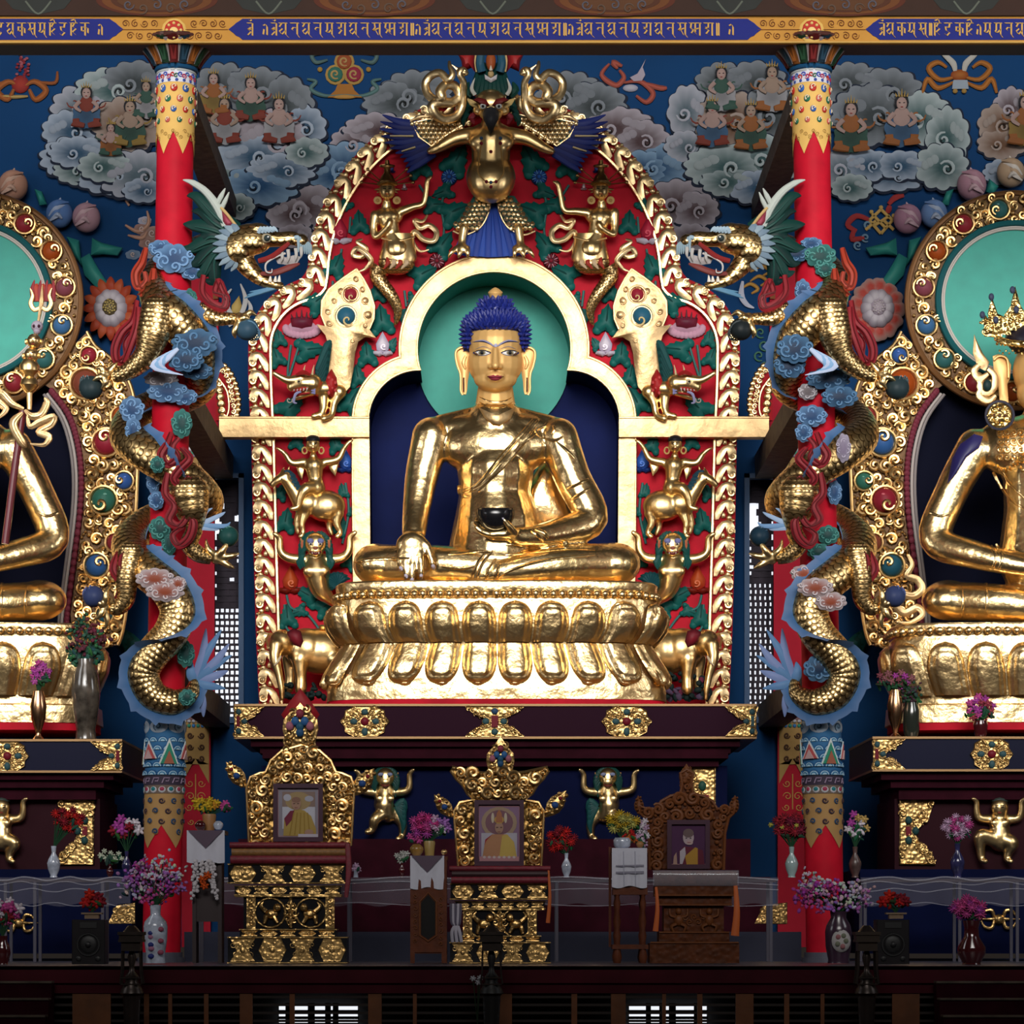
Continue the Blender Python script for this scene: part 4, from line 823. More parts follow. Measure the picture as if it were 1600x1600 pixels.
# ================================================================ altar ledge under the pedestal
LY = -3.2
def mount(b, cx, cy, w, h, kind, gems=True):
    # pierced gold fitting: a knobbly plate with set stones; kind 0 cartouche, 1 hourglass, 2/3 half hourglass left/right
    if kind == 0: O = [(-w, 0), (-w*.82, -h*.35), (-w*.8, -h*.7), (-w*.45, -h), (w*.45, -h), (w*.8, -h*.7), (w*.82, -h*.35), (w, 0), (w*.82, h*.35), (w*.8, h*.7), (w*.45, h), (-w*.45, h), (-w*.8, h*.7), (-w*.82, h*.35)]
    elif kind == 1: O = [(-w, -h), (w, -h), (w*.72, -h*.55), (w*.35, -h*.3), (w*.42, 0), (w*.35, h*.3), (w*.72, h*.55), (w, h), (-w, h), (-w*.72, h*.55), (-w*.35, h*.3), (-w*.42, 0), (-w*.35, -h*.3), (-w*.72, -h*.55)]
    else:
        O = [(0, -h), (w, -h), (w*.75, -h*.55), (w*.38, -h*.28), (w*.36, 0), (w*.38, h*.28), (w*.75, h*.55), (w, h), (0, h)]
        if kind == 3: O = [(-x, y) for x, y in O]
    P = [(cx+x, cy+y) for x, y in O]; b.prism(P, 0, 3, bev=1.5); n = int((w+h)*2.2)
    for k in range(n):                                      # scroll knobs
        i = rnd.randrange(len(P)); q = .35+.55*rnd.random(); c = (cx, cy) if kind < 2 else (cx+(w*.15 if kind == 2 else -w*.15), cy)
        x = c[0]+(P[i][0]-c[0])*q; y = c[1]+(P[i][1]-c[1])*q
        if k % 2: b.ell((x, y, 3), (2.6, 2.6, 2.6), 7, 5)
        else: b.curl(x, y, min(w, h)*.17, 1.2, k, 1.1, 4, hand=1-2*(k % 2), n=5)
    b.tube([(x, y, 3.2) for x, y in P], .9, 5, closed=True)
GT, GR, GB = (.04, .09, .10), (.16, .01, .02), (.03, .07, .14)
def stones(b, L):
    for x, y, rx, ry, c in L: b.ell((x, y, 4.5), (rx, ry, 3.4), 12, 8, col=c)
def ledge(nm, label, x0, x1, y0, y1, Y, mounts, back, m):
    f = Fr(Y); T = thing(nm, label, 'altar', f((x0+x1)/2, y1, -20)); k = f.k
    b = MB(f); b.smooth = False; b.box(x0, y0, x1, y1, -back, 0); b.obj('body', m, T)
    b = MB(f); b.smooth = False
    for y in (y0, y1): b.box(x0-1, y-2, x1+1, y+1.5, -back-1, 3)
    b.obj('edge_moulding', mat('dull_gilt_edge', (.34, .2, .09), .4, .6), T)
    for (cx, w, kd) in mounts:
        b = MB(f); cy = (y0+y1)/2; h = (y1-y0)/2-2; mount(b, cx, cy, w, h, kd); g = b.obj('gold_mount', G_ANT, T)
        b = MB(f)
        if kd == 0: stones(b, [(cx, cy, 6.5, 6.5, GR), (cx-17, cy, 6, 5, GT), (cx+17, cy, 6, 5, GT), (cx, cy-15, 5.5, 5, GT), (cx, cy+16, 5, 6.5, GT)])
        elif kd == 1: b.box(cx-5, cy-9, cx+5, cy+9, 2, 6, GR); stones(b, [(cx-14, cy, 5.5, 5, GT), (cx+14, cy, 5.5, 5, GT), (cx, cy-16, 5.5, 5, GB), (cx, cy+16, 5.5, 5, GT)])
        else:
            s_ = 1 if kd == 2 else -1; b.box(cx+s_*3, cy-8, cx+s_*8, cy+8, 2, 6, GR if nm != 'altar_ledge' or kd == 2 else GT); stones(b, [(cx+s_*6, cy-15, 4.5, 5, GT), (cx+s_*6, cy+15, 4.5, 5, GT), (cx+s_*15, cy, 5, 4.5, GT)])
        b.obj('stones', GLOSSP, g)
    return T
L1 = ledge('altar_ledge', 'purple black altar ledge with gold fittings under the central lotus pedestal', 367, 1181, 1102, 1153, LY, [(367, 46, 2), (570, 38, 0), (773, 46, 1), (979, 39, 0), (1181, 48, 3)], 330, PURPLE)
f = Fr(LY); b = MB(f); b.smooth = False
for k, (dx, y0, y1, d) in enumerate(((12, 1155, 1166, -8), (26, 1166, 1176, -16), (30, 1176, 1184, -14), (44, 1184, 1196, -26))): b.box(379+dx, y0, 1169-dx, y1, -300, d)
b.obj('stepped_moulding', MAROON, L1)
b = MB(f); b.smooth = False; b.box(405, 1194, 1140, 1312, -300, -44); b.obj('navy_front', NAVY, L1)
b = MB(f); b.smooth = False; b.box(370, 1310, 1175, 1372, -300, -26); b.box(340, 1370, 1205, 1458, -300, -10); b.obj('base_step', MAROON, L1)
b = MB(f); b.smooth = False; b.box(290, 1456, 1250, 1503, -300, 20); struct(b, 'trim_7', mat('grey_kick_board', (.045, .047, .075), .6, spec=.1, var=.2, bscale=2))
for cx, kd in ((432, 2), (1120, 3)):
    b = MB(f); cx2 = cx; O = [(0, 0), (44, 0), (36, 30), (16, 46), (14, 60), (20, 78), (40, 100), (44, 112), (0, 112)]; s_ = 1 if kd == 2 else -1
    P = [(cx+s_*x, 1197+y) for x, y in O]; b.prism(P, -44, -40, bev=1.5); b.tube([(x, y, -40) for x, y in P], 1.6, 5, closed=True)
    for k in range(26):
        i = rnd.randrange(len(P)); q = .3+.6*rnd.random(); c = (cx+s_*8, 1253); b.curl(c[0]+(P[i][0]-c[0])*q, c[1]+(P[i][1]-c[1])*q, 6, 1.2, k, 1.8, -38, n=5)
    g = b.obj('corner_plate', G_ANT, L1); b = MB(f); stones(b, []); b.ell((cx+s_*20, 1226, -36), (6, 8, 4), 10, 8, col=(.02, .07, .05)); b.box(cx+s_*14-4, 1240, cx+s_*14+4, 1258, -40, -36, GR); b.obj('stones', GLOSSP, g)
# ================================================================ winged figure at the top of the arch
TEETH = (.7, .66, .58)
f = Fr(-.25, app=True)
T = thing('garuda', 'gold bird headed winged figure at the top of the arch', 'figure', f(767, 400, 0))
body = blob('body', f, [('e', (767, 216, 14), (38, 26, 22)), ('e', (767, 278, 20), (39, 40, 34)), [(767, 220, 14, 31), (767, 250, 16, 30)], ('e', (748, 222, 28), (16, 14, 12)), ('e', (787, 222, 28), (16, 14, 12)),
    [(736, 212, 10, 14), (712, 216, 10, 12), (684, 231, 12, 8), (672, 236, 12, 6)], [(798, 212, 10, 14), (822, 216, 10, 12), (850, 231, 12, 8), (862, 236, 12, 6)], [(767, 200, 18, 15), (767, 190, 22, 15)],
    [(725, 355, 10, 8), (722, 378, 12, 6.5), (722, 388, 16, 8)], [(810, 355, 10, 8), (813, 378, 12, 6.5), (813, 388, 16, 8)]]+
    [[(722+q*9, 388, 16, 5), (718+q*13, 396-abs(q)*1.5, 22, 4), (716+q*15, 402, 20, 2.5)] for q in (-1, 0, 1)]+[[(813-q*9, 388, 16, 5), (817-q*13, 396-abs(q)*1.5, 22, 4), (819-q*15, 402, 20, 2.5)] for q in (-1, 0, 1)], 2.2, G_FIG, T, 8)
blob('head', f, [('e', (767, 160, 28), (25, 21, 22)), ('e', (767, 177, 38), (19, 13, 13)), [(748, 172, 30, 9), (787, 172, 30, 9)]], 1.8, G_FIG, T, 5)
b = MB(f); b.tube([(767, 178, 46), (767, 186, 58), (767, 196, 58), (767, 209, 48)], [13, 12, 7, .8], 12, sm=5, col=(.03, .03, .035)); b.obj('beak', GLOSSP, T)
b = MB(f)
for s_ in (-1, 1):
    X = lambda p: 767+s_*p
    b.pillow([(X(2), 164), (X(8), 155), (X(20), 152), (X(29), 156), (X(18), 163), (X(8), 166)], 51, 5, rings=2, col=(.12, .012, .012), col2=(.18, .02, .02)); b.ell((X(12.5), 166, 53), (5, 4.6, 3), 12, 8, col=(.5, .5, .48)); b.ell((X(12.5), 166, 56), (2.3, 2.3, 1), 8, 6, col=(.01, .01, .01))
    b.tube([(X(20), 166, 38), (X(30), 160, 38), (X(37), 154, 38)], [4, 5, .6], 7, sm=4, flat=.5, col=(.6, .42, .16)); b.tube([(X(25), 148, 34), (X(30), 138, 36), (X(25), 122, 38)], [3.4, 3, .5], 8, sm=5, col=(.5, .5, .46)); b.tube([(X(24), 178, 24), (X(30), 184, 22), (X(26), 194, 22)], [4, 6, 1], 7, sm=4, col=(.2, .02, .03))
    b.tube([(X(29), 150, 20), (X(38), 140, 18), (X(34), 128, 16)], [6, 7, 1], 7, sm=4, col=(.01, .05, .04))
b.obj('brows_and_horns', GLOSSP, T)
b = MB(f)
for k in range(9): x = 767+(k-4)*7.5; b.tube([(x, 148, 24), (767+(k-4)*6, 130, 22), (767+(k-4)*4.6, 108, 14), (767+(k-4)*5, 92+abs(k-4)*3, 8)], [5, 6, 4.5, 1], 7, sm=4, col=(.006, .04, .035))
for s_ in (-1, 1):
    for k in range(4): b.tube([(767+s_*(26+k*3), 152+k*8, 14), (767+s_*(34+k*3), 160+k*9, 10), (767+s_*(30+k*4), 176+k*7, 8)], [5, 5, 1], 7, sm=4, col=(.006, .04, .035))
b.obj('dark_hair', GLOSSP, T)
b = MB(f)
for s_ in (-1, 1):
    b.tube([(767+s_*14, 112, 26), (767+s_*17, 98, 26), (767+s_*14, 74, 24)], [7, 7, 6], 9, sm=4, col=(.02, .08, .13)); b.tube([(767+s_*22, 112, 22), (767+s_*24, 94, 22), (767+s_*20, 74, 20)], [2, 2.2, 2], 7, sm=4, col=(.6, .42, .18))
    b.pillow([(767+s_*x, y) for x, y in ((24, 114), (30, 106), (44, 112), (46, 96), (52, 84), (46, 74), (24, 74))], 6, 12, rings=3, col=(.22, .012, .02), col2=(.33, .02, .02))
b.ell((767, 96, 26), (8, 15, 7), 12, 8, col=(.3, .07, .02)); b.ell((767, 116, 28), (5, 6, 5), 10, 8, col=(.42, .3, .14)); b.pillow([(757, 116), (761, 122), (767, 124), (773, 122), (777, 116), (776, 124), (767, 129), (758, 124)], 28, 4, rings=2, col=(.5, .48, .5)); b.tube([(767, 110, 32), (767, 102, 32)], [3, .4], 6, col=(.6, .55, .45))
b.obj('crest', GLOSSP, T)
def wing(mr):
    f2 = Fr(-.2, mr, True); b = MB(f2)
    for k in range(11):                                     # long blue feathers
        t = k/10; a = radians(168+58*t); L_ = 66-18*t+8*sin(t*6); x0, y0 = 662+6*t, 198+44*t
        b.tube([(x0+10, y0-3, 6-k*.3), (x0+cos(a)*L_*.5, y0-sin(a)*L_*.45, 9-k*.3), (x0+cos(a)*L_, y0-sin(a)*L_-5, 5)], [7, 6.5, .8], 8, sm=5, flat=.45, col=(.012, .018, .12) if k % 2 else (.018, .03, .17))
        if k in (3, 6): b.tube([(x0+cos(a)*18, y0-sin(a)*14, 12), (x0+cos(a)*L_*.8, y0-sin(a)*L_*.8-4, 10)], [1.6, 1.2], 6, col=(.6, .48, .25))
    w = b.obj('wing', GLOSSP, T)
    b = MB(f2); P = [(643, 192), (670, 186), (700, 188), (734, 178), (742, 184), (705, 206), (674, 228), (655, 214)]
    b.prism(P, 4, 10, (.02, .07, .06), bev=2); b.obj('wing_cover', GLOSSP, w)
    b = MB(f2)
    for r in range(6):
        for k in range(15):
            x = 640+k*7.4+(r % 2)*3.7; y = 186+r*7.2
            inside = (y > 188-(x-643)*.06) and (y < 232-(x-674)*.66 if x > 674 else y < 192+(x-640)*1.05) and x < 735
            if inside: b.ell((x, y, 10), (4.1, 4.1, 2.6), 9, 6)
    b.tube([(x, y, 10) for x, y in P], 1.5, 6, closed=True); b.curl(668, 181, 6, 1.4, 0, 2, 10); b.tube([(640, 190, 10), (655, 183, 10), (672, 182, 11)], [1, 3.5, 2], 7, sm=4)
    b.obj('wing_scale', G_REL, w)
    # scaled trouser leg
    b = MB(f2); P = [(740, 306), (764, 304), (766, 318), (756, 344), (744, 356), (726, 362), (708, 356), (712, 346), (728, 326)]
    b.pillow(P, 4, 16, rings=3, col=(.03, .1, .08), col2=(.03, .1, .08), edge=6); t_ = b.obj('trousers', GLOSSP, T)
    b = MB(f2)
    for r in range(7):
        for k in range(8):
            x = 708+k*7.4+(r % 2)*3.7; y = 308+r*7.6; lo = 740-(y-306)*.75 if y < 346 else 708; hi = 766-(max(0, y-318))*.55
            if lo < x < hi: b.ell((x, y, 15+2*sin(pi*(x-lo)/(hi-lo+1))), (3.7, 3.9, 2.2), 8, 5)
    b.tube([(766, 310, 14), (763, 328, 14), (753, 348, 14), (740, 358, 14), (724, 363, 14), (708, 357, 12)], 2, 7, sm=4); b.v = [V((v.x, v.y+(15*b.fr.k), v.z)) for v in b.v]; b.project(t_); b.obj('trouser_scale', G_REL, t_)
wing(False); wing(True)
b = MB(Fr(-.15, app=True))
for k in range(12): u = (k+.5)/12*2-1; b.tube([(767+u*10, 308, 3), (767+u*36, 350, 5+2*(k % 2)), (767+u*58, 398+4*(1-abs(u)), 6)], [3, 5.5, 7], 8, sm=5, flat=.6, col=(.016, .05, .30) if k % 2 else (.02, .07, .38))
b.obj('tail_feathers', GLOSSP, T)
b = MB(f)
b.tube([(753, 214, 8), (748, 250, 8), (747, 268, 8), (757, 280, 8), (767, 283, 8), (778, 280, 8), (787, 268, 8), (785, 250, 8), (781, 214, 8)], .9, 6, sm=4, col=(.35, .2, .06))
for x, y, c in ((752, 222, GR), (782, 222, GR), (752, 214, GB), (782, 214, GB), (767, 235, GR), (767, 283, GB), (760, 282, GR), (775, 282, GR), (767, 290, GR)): b.ell((x, y, 8), (2.8, 2.8, 2), 8, 6, col=c)
for v in b.v: pass
b.project(body, 0, 0); b.v = [V((v.x, v.y+7.0*f.k, v.z)) for v in b.v]; b.obj('necklace', GLOSSP, T)
SNK = [(728, 112), (722, 108), (718, 116), (724, 128), (724, 146), (722, 166), (712, 182), (694, 186), (680, 178), (676, 164), (690, 160), (706, 160), (718, 150), (712, 136), (698, 132), (688, 142), (690, 152), (680, 156), (668, 146), (665, 130), (674, 118), (688, 114), (700, 124), (707, 116), (703, 104), (702, 96)]
for mr, lab in ((False, 'gold coiled serpent held left of the winged figure head'), (True, 'gold coiled serpent held right of the winged figure head')):
    f2 = Fr(-.45, mr, True); t = thing('serpent', lab, 'serpent', f2(695, 188, 0)); b = MB(f2); b.tube([(x, y, 6+8*sin(i*.9)) for i, (x, y) in enumerate(SNK)], [4, 5, 7, 8, 8, 8, 8, 7, 6.5, 6, 2], 10, sm=6, flat=.8); b.obj('body', G_REL, t)
    b = MB(f2); b.ell((722, 112, 8), (11, 6.5, 6), 12, 8, .35); b.tube([(714, 108, 9), (706, 101, 10)], [3, .5], 6); b.ell((726, 110, 13), (1.6, 1.6, 1), 6, 5); b.obj('head', G_REL, t)
# ================================================================ naga figures, ribbons, plumed beasts, riders, lions, elephants (left, then mirrored)
def person_chain(p, k=1.): return [[(x, y, d, r*k) for x, y, d, r in ch] for ch in p]
def face(b, x, y, d, s, hair=None, col=(.5, .32, .1)):
    for q in (-1, 1): b.tube([(x+q*s*.15, y-s*.18, d), (x+q*s*.5, y-s*.22, d-1)], s*.07, 5, col=(.02, .015, .01)); b.tube([(x+q*s*.12, y-s*.4, d), (x+q*s*.55, y-s*.42, d-1)], s*.05, 5, col=(.05, .03, .01))
    b.tube([(x-s*.2, y+s*.45, d), (x+s*.2, y+s*.45, d)], s*.07, 5, col=(.25, .04, .03))
SIDES = ((False, 'left'), (True, 'right'))
def ribbon(b, pts, w, f_=.5): b.tube([(x, y, 6+3*sin(i*1.3)) for i, (x, y) in enumerate(pts)], [w*.4, w, w, w, w*.2], 8, sm=5, flat=f_); b.tube([(x, y, 6+3*sin(i*1.3)+w*f_) for i, (x, y) in enumerate(pts)], [w*.1, w*.4, w*.4, w*.3, .1], 6, sm=5, flat=.5)
for mr, sd in SIDES:
    f = Fr(-.12, mr, True)
    # naga
    T = thing('naga_figure', 'gold snake tailed figure with tall crown on the red panel, %s of the winged figure' % sd, 'figure', f(615, 500, 0))
    arms = [[(627, 330, 14, 8), (645, 323, 16, 6), (661, 318, 16, 5), (666, 298, 18, 4.4), (668, 282, 20, 4.6), (674, 276, 20, 2.5)], [(586, 336, 14, 8), (584, 356, 14, 6.5), (588, 370, 18, 5.5), (604, 356, 26, 4.4), (609, 346, 28, 4)]] if not mr else [[(584, 332, 14, 8), (584, 352, 14, 6.5), (586, 366, 18, 5.5), (602, 358, 26, 4.4), (608, 350, 28, 4)], [(626, 332, 14, 8), (644, 330, 16, 6), (662, 328, 16, 5), (668, 306, 18, 4.4), (672, 288, 20, 4.6), (679, 284, 20, 2.5)]]
    blob('body', f, [('e', (606, 338, 12), (24, 15, 13)), [(606, 340, 12, 17), (612, 364, 12, 13.5), (620, 388, 14, 20)], [(604, 318, 14, 8), (604, 330, 12, 9)], ('e', (605, 297, 20), (13, 15.5, 13)), [(605, 296, 31, 2), (605, 301, 34, 2.6)], ('e', (598, 338, 23), (8, 6, 4)), ('e', (614, 338, 23), (8, 6, 4))]+arms, 1.7, G_FIG, T, 5)
    b = MB(f); b.lathe(622, [(23, 364), (26, 384), (30, 402), (28, 408), (4, 408)], 12, 20, .6); b.tube([(596, 372, 24), (622, 376, 28), (648, 370, 22)], 1.5, 6, sm=4); b.obj('skirt', G_FIG, T, ang=60)
    b = MB(f); b.ell((620, 410, 12), (29, 20, 18), 18, 10); b.tube([(596, 418, 8), (590, 430, 8), (598, 444, 10), (612, 462, 12), (621, 482, 10), (620, 500, 8), (616, 508, 6)], [17, 13, 11, 9.5, 7.5, 4, 1.2], 14, sm=6, us=9, vs=1/8.); b.obj('serpent_tail', G_SCALE, T)
    b = MB(f)
    for k in range(4): b.tube([(604+k*9, 402+2*k, 28), (606+k*10, 410, 31), (600+k*9, 420, 29)], [1, 4, 1], 7, sm=4, flat=.5, col=(.5, .36, .22) if k % 2 else (.3, .03, .02))
    b.obj('belt_scallops', GLOSSP, T)
    b = MB(f); face(b, 605, 297, 33.5, 13)
    for q in (-1, 1): b.ell((605+q*15, 313, 18), (6.5, 6.5, 3), 12, 6, col=(.6, .4, .16)); b.ell((605+q*15, 313, 21), (3, 3, 1.5), 8, 5, col=(.4, .22, .07))
    b.obj('face_paint_and_earrings', GLOSSP, T)
    b = MB(f); b.tube([(591, 288, 22), (605, 283, 31), (619, 288, 22)], 3.2, 7, sm=4); b.lathe(605, [(3, 250), (4, 256), (12, 258), (12, 261), (5, 263), (5, 270), (10, 276), (13, 284)], 16, 12)
    for k in range(9): a = radians(205+k*16.3+180); x, y = 605+cos(a)*13, 292+sin(a)*10; b.tube([(x, y, 18), (605+cos(a)*22, 288+sin(a)*20, 18)], [3, .8], 6)
    for k in range(6): a = radians((190, 206, 222, 318, 334, 350)[k]); b.tube([(605+cos(a)*14, 290+sin(a)*12, 12), (605+cos(a)*40, 292+sin(a)*40, 10)], 1, 5); b.ell((605+cos(a)*41, 292+sin(a)*41, 10), (3, 3, 2.4), 7, 5)
    b.obj('crown', gold('dark_bronze', (.3, .17, .06), .35, .2, 8), T)
    for q, (pts, lb) in enumerate((([(680, 336), (672, 346), (660, 344), (668, 356), (682, 352), (694, 362), (690, 376), (674, 374), (660, 362), (656, 376), (668, 392), (682, 390)], 'inner'), ([(566, 374), (558, 378), (572, 388), (566, 400), (552, 398), (558, 388), (572, 396), (580, 408), (570, 420), (560, 424)], 'outer'))):
        pts = [(x*(1)-(12 if q == 0 else 0), y) for x, y in pts]
        b = MB(f); ribbon(b, pts, 4.6); o = b.obj('scarf_ribbon', G_REL); tag(o, 'gold fluttering ribbon on the %s side of the %s snake tailed figure' % (lb, sd), 'ribbon')
    # plumed water beast
    T = thing('makara_figure', 'gold trunked beast with tall jewelled plume tail, %s of the halo' % sd, 'figure', f(530, 655, 0))
    b = MB(f); PL = [(557, 420), (568, 436), (578, 455), (585, 478), (584, 498), (577, 514), (588, 528), (571, 527), (560, 534), (555, 552), (552, 580), (547, 606), (536, 618), (522, 612), (514, 596), (512, 570), (514, 545), (508, 524), (494, 507), (510, 512), (502, 492), (503, 470), (514, 452), (534, 436)]
    b.pillow(PL, 4, 15, (541, 515), 4, edge=8); b.tube([(x, y, 11) for x, y in PL[:6]], 1.8, 6); b.tube([(x, y, 11) for x, y in PL[19:]+PL[:1]], 1.8, 6)
    for (x, y, R) in ((556, 436, 5), (549, 448, 4), (533, 455, 6), (566, 452, 5), (522, 470, 5.5), (570, 470, 7), (513, 487, 6), (574, 492, 8), (515, 505, 6), (570, 508, 5), (545, 452, 3), (541, 527, 6), (550, 532, 5)): b.ell((x, y, 12), (R, R, 6), 10, 6); b.curl(x, y, R*.8, 1.3, R, 1.3, 17, n=5)
    b.obj('plume_tail', G_PALE, T)
    b = MB(f)
    for (x, y, R) in ((541, 494, 18), (548, 460, 13)): b.tube([(x+R*cos(a*.35), y+R*sin(a*.35), 17) for a in range(18)], 2.2, 7, closed=True)
    b.obj('stone_collar', G_REL, T)
    b = MB(f); b.ell((541, 494, 14), (15.5, 15.5, 12), 18, 12, col=(.02, .10, .16)); b.ell((548, 460, 14), (10.5, 10.5, 9), 16, 10, col=(.26, .015, .03)); b.curl(543, 500, 9, 1., .5, 1.6, 25, n=6, col=(.6, .45, .2)); b.curl(549, 464, 6, 1., .5, 1.2, 22, n=6, col=(.6, .45, .2)); b.obj('stones', GLOSSP, T)
    blob('body', f, [('e', (500, 606, 14), (26, 13, 12)), [(488, 598, 22, 15), (470, 598, 24, 12), (456, 604, 24, 8)], [(470, 592, 26, 9), (450, 594, 28, 6.5), (436, 588, 30, 4.5), (428, 583, 32, 3.5)], [(486, 610, 20, 10), (470, 618, 22, 6), (462, 622, 22, 4)],
        [(505, 612, 12, 10), (506, 632, 14, 7), (502, 646, 18, 6), (490, 650, 22, 4.5)], [(530, 612, 10, 12), (522, 630, 14, 6), (518, 648, 18, 5), (506, 654, 24, 5)]], 1.7, G_FIG, T, 4)
    b = MB(f)
    for k in range(11): b.tube([(496, 608-k*3, 18), (506+k*.6, 590-k*5, 14), (508+k*1.2, 566-k*3.5, 10)], [5, 7, .8], 7, sm=4, col=(.005, .04, .042) if k % 2 else (.01, .065, .065))
    b.obj('green_mane', GLOSSP, T)
    b = MB(f); b.pillow([(518, 576), (526, 590), (528, 606), (520, 622), (510, 616), (506, 600), (510, 588)], 16, 10, rings=3, col=(.30, .012, .015), col2=(.38, .02, .02))
    for k in range(7): b.ell((514+k % 3*5, 590+k*4, 24), (2.4, 3, 2), 7, 5, col=(.45, .05, .05))
    b.obj('red_wing', GLOSSP, T)
    b = MB(f)
    b.tube([(484, 586, 36), (474, 582, 38), (463, 586, 36)], [2, 4.5, 2], 7, sm=4, col=(.28, .015, .015)); b.ell((468, 596, 36), (4, 4, 3), 10, 7, col=(.6, .5, .3)); b.ell((467, 596, 39), (1.8, 1.8, 1), 7, 5, col=(.01, .01, .01))
    b.tube([(486, 604, 30), (472, 608, 33), (456, 612, 30)], [2, 3, 1.5], 7, sm=4, col=(.32, .02, .02)); b.tube([(484, 614, 30), (468, 616, 30), (458, 620, 28)], [1.5, 2, 1], 7, sm=4, col=(.32, .02, .02)); b.tube([(470, 612, 32), (462, 616, 34), (459, 628, 34), (464, 630, 34)], [2, 2.5, 2, 1], 7, sm=4, col=(.3, .3, .5))
    for k in range(5): b.tube([(480-k*5, 606+k*.6, 35), (479-k*5, 611, 35)], [1.6, .3], 5, col=TEETH)
    for q in (0, 1): b.tube([(476+q*12, 586, 32), (475+q*14, 578, 30), (477+q*14, 570, 28)], [2, 1.4, .3], 6, sm=3, col=(.6, .45, .25)); b.curl(452+q*8, 625, 5, 1, q, 1.2, 28, n=5, col=(.4, .36, .3))
    for k in range(5): b.tube([(492, 602+k*3, 30), (486, 598+k*4, 32)], [3, .6], 6, col=(.2, .2, .4))
    b.obj('painted_face', GLOSSP, T)
    # rider and mount
    T = thing('rider_figure', 'gold rider with spread arms on a mount, on the red panel %s of the niche' % sd, 'figure', f(487, 790, 0))
    blob('body', f, [('e', (489, 695, 22), (11, 13, 11)), [(489, 708, 18, 5), (490, 718, 16, 7)], ('e', (491, 726, 16), (19, 11, 11)), [(491, 728, 16, 15), (493, 748, 16, 11.5), (494, 762, 18, 15)], [(475, 722, 16, 7), (456, 723, 18, 5.5), (446, 710, 20, 4), (438, 703, 22, 3), (432, 700, 22, 2)], [(508, 722, 16, 7), (528, 717, 18, 5.5), (537, 702, 20, 4), (544, 692, 22, 3), (551, 688, 22, 2)], [(492, 762, 22, 11), (478, 764, 30, 10), (470, 776, 32, 7), (466, 791, 32, 5), (456, 795, 34, 4)], ('e', (489, 699, 33), (2, 3, 2))], 1.6, G_FIG, T, 4)
    b = MB(f); b.ell((489, 687, 20), (11.5, 7.5, 12), 14, 8, col=(.01, .01, .012)); face(b, 489, 696, 33.6, 11)
    for q in (-1, 1): b.tube([(489+q*13+4*cos(a*.6), 704+5*sin(a*.6), 20) for a in range(10)], 1.4, 6, closed=True, col=(.55, .36, .12))
    b.obj('hair_and_face', GLOSSP, T)
    b = MB(f)
    for q, xs in ((0, ((462, 726), (476, 728), (472, 750), (466, 742))), (1, ((512, 726), (530, 722), (524, 744), (517, 736)))): b.pillow(list(xs), 8, 6, rings=2, edge=4)
    b.obj('sleeves', G_FIG, T)
    T = thing('mount_figure', 'gold goat like mount under the rider, on the red panel %s of the niche' % sd, 'figure', f(500, 840, 0))
    blob('body', f, [('e', (508, 790, 14), (32, 25, 20)), ('e', (480, 786, 16), (24, 20, 18)), [(468, 780, 18, 14), (455, 760, 22, 11), (446, 748, 26, 9)], [(446, 744, 26, 9), (434, 750, 28, 7), (426, 757, 28, 5)], [(478, 800, 20, 9), (472, 818, 22, 5), (474, 832, 22, 4), (470, 838, 24, 4.5)], [(470, 800, 12, 8), (464, 816, 12, 5), (466, 832, 12, 4)], [(528, 802, 18, 10), (526, 818, 20, 6), (532, 832, 20, 4), (527, 838, 22, 4.5)], [(516, 804, 10, 8), (514, 822, 10, 5), (518, 834, 10, 4)], [(440, 738, 26, 3), (444, 730, 26, 1.5)], [(449, 738, 26, 3), (452, 729, 26, 1.5)]], 1.9, G_FIG, T, 5)
    b = MB(f)
    for k in range(8): b.tube([(444+k*3.6, 738+k*5, 30), (452+k*3.4, 738+k*5.4, 26), (462+k*2.4, 744+k*5.4, 18)], [3, 4, 1], 6, sm=3, col=(.02, .07, .11))
    b.obj('blue_mane', GLOSSP, T)
    b = MB(f); b.ell((440, 748, 34), (1.8, 1.6, 1), 6, 5, col=(.01, .01, .01)); b.obj('eye', GLOSSP, T)
    # upright lion
    T = thing('lion_figure', 'gold upright lion with green mane and raised paws, %s of the lotus pedestal' % sd, 'figure', f(500, 940, 0))
    LB = lambda cx, cy, d: [('e', (cx, cy-50, d+18), (17, 19, 16)), ('e', (cx, cy-40, d+28), (11, 9, 8)), [(cx, cy-28, d+8, 14), (cx+2, cy-8, d+10, 22), (cx+8, cy+20, d+10, 16), (cx+22, cy+36, d+8, 9)], ('e', (cx-10, cy-8, d+26), (10, 9, 6)), ('e', (cx+12, cy-8, d+26), (10, 9, 6)),
        [(cx-16, cy-26, d+8, 9), (cx-40, cy-28, d+10, 8), (cx-54, cy-38, d+12, 6.5), (cx-56, cy-58, d+14, 5.5), (cx-64, cy-66, d+18, 4)], [(cx+16, cy-26, d+8, 9), (cx+40, cy-28, d+10, 8), (cx+52, cy-40, d+12, 6.5), (cx+54, cy-60, d+14, 5.5), (cx+62, cy-68, d+18, 4)]]
    blob('body', f, LB(493, 900, 8)+[[(500, 925, 14, 12), (520, 940, 14, 8), (538, 946, 14, 5)]], 2., G_FIG, T, 6)
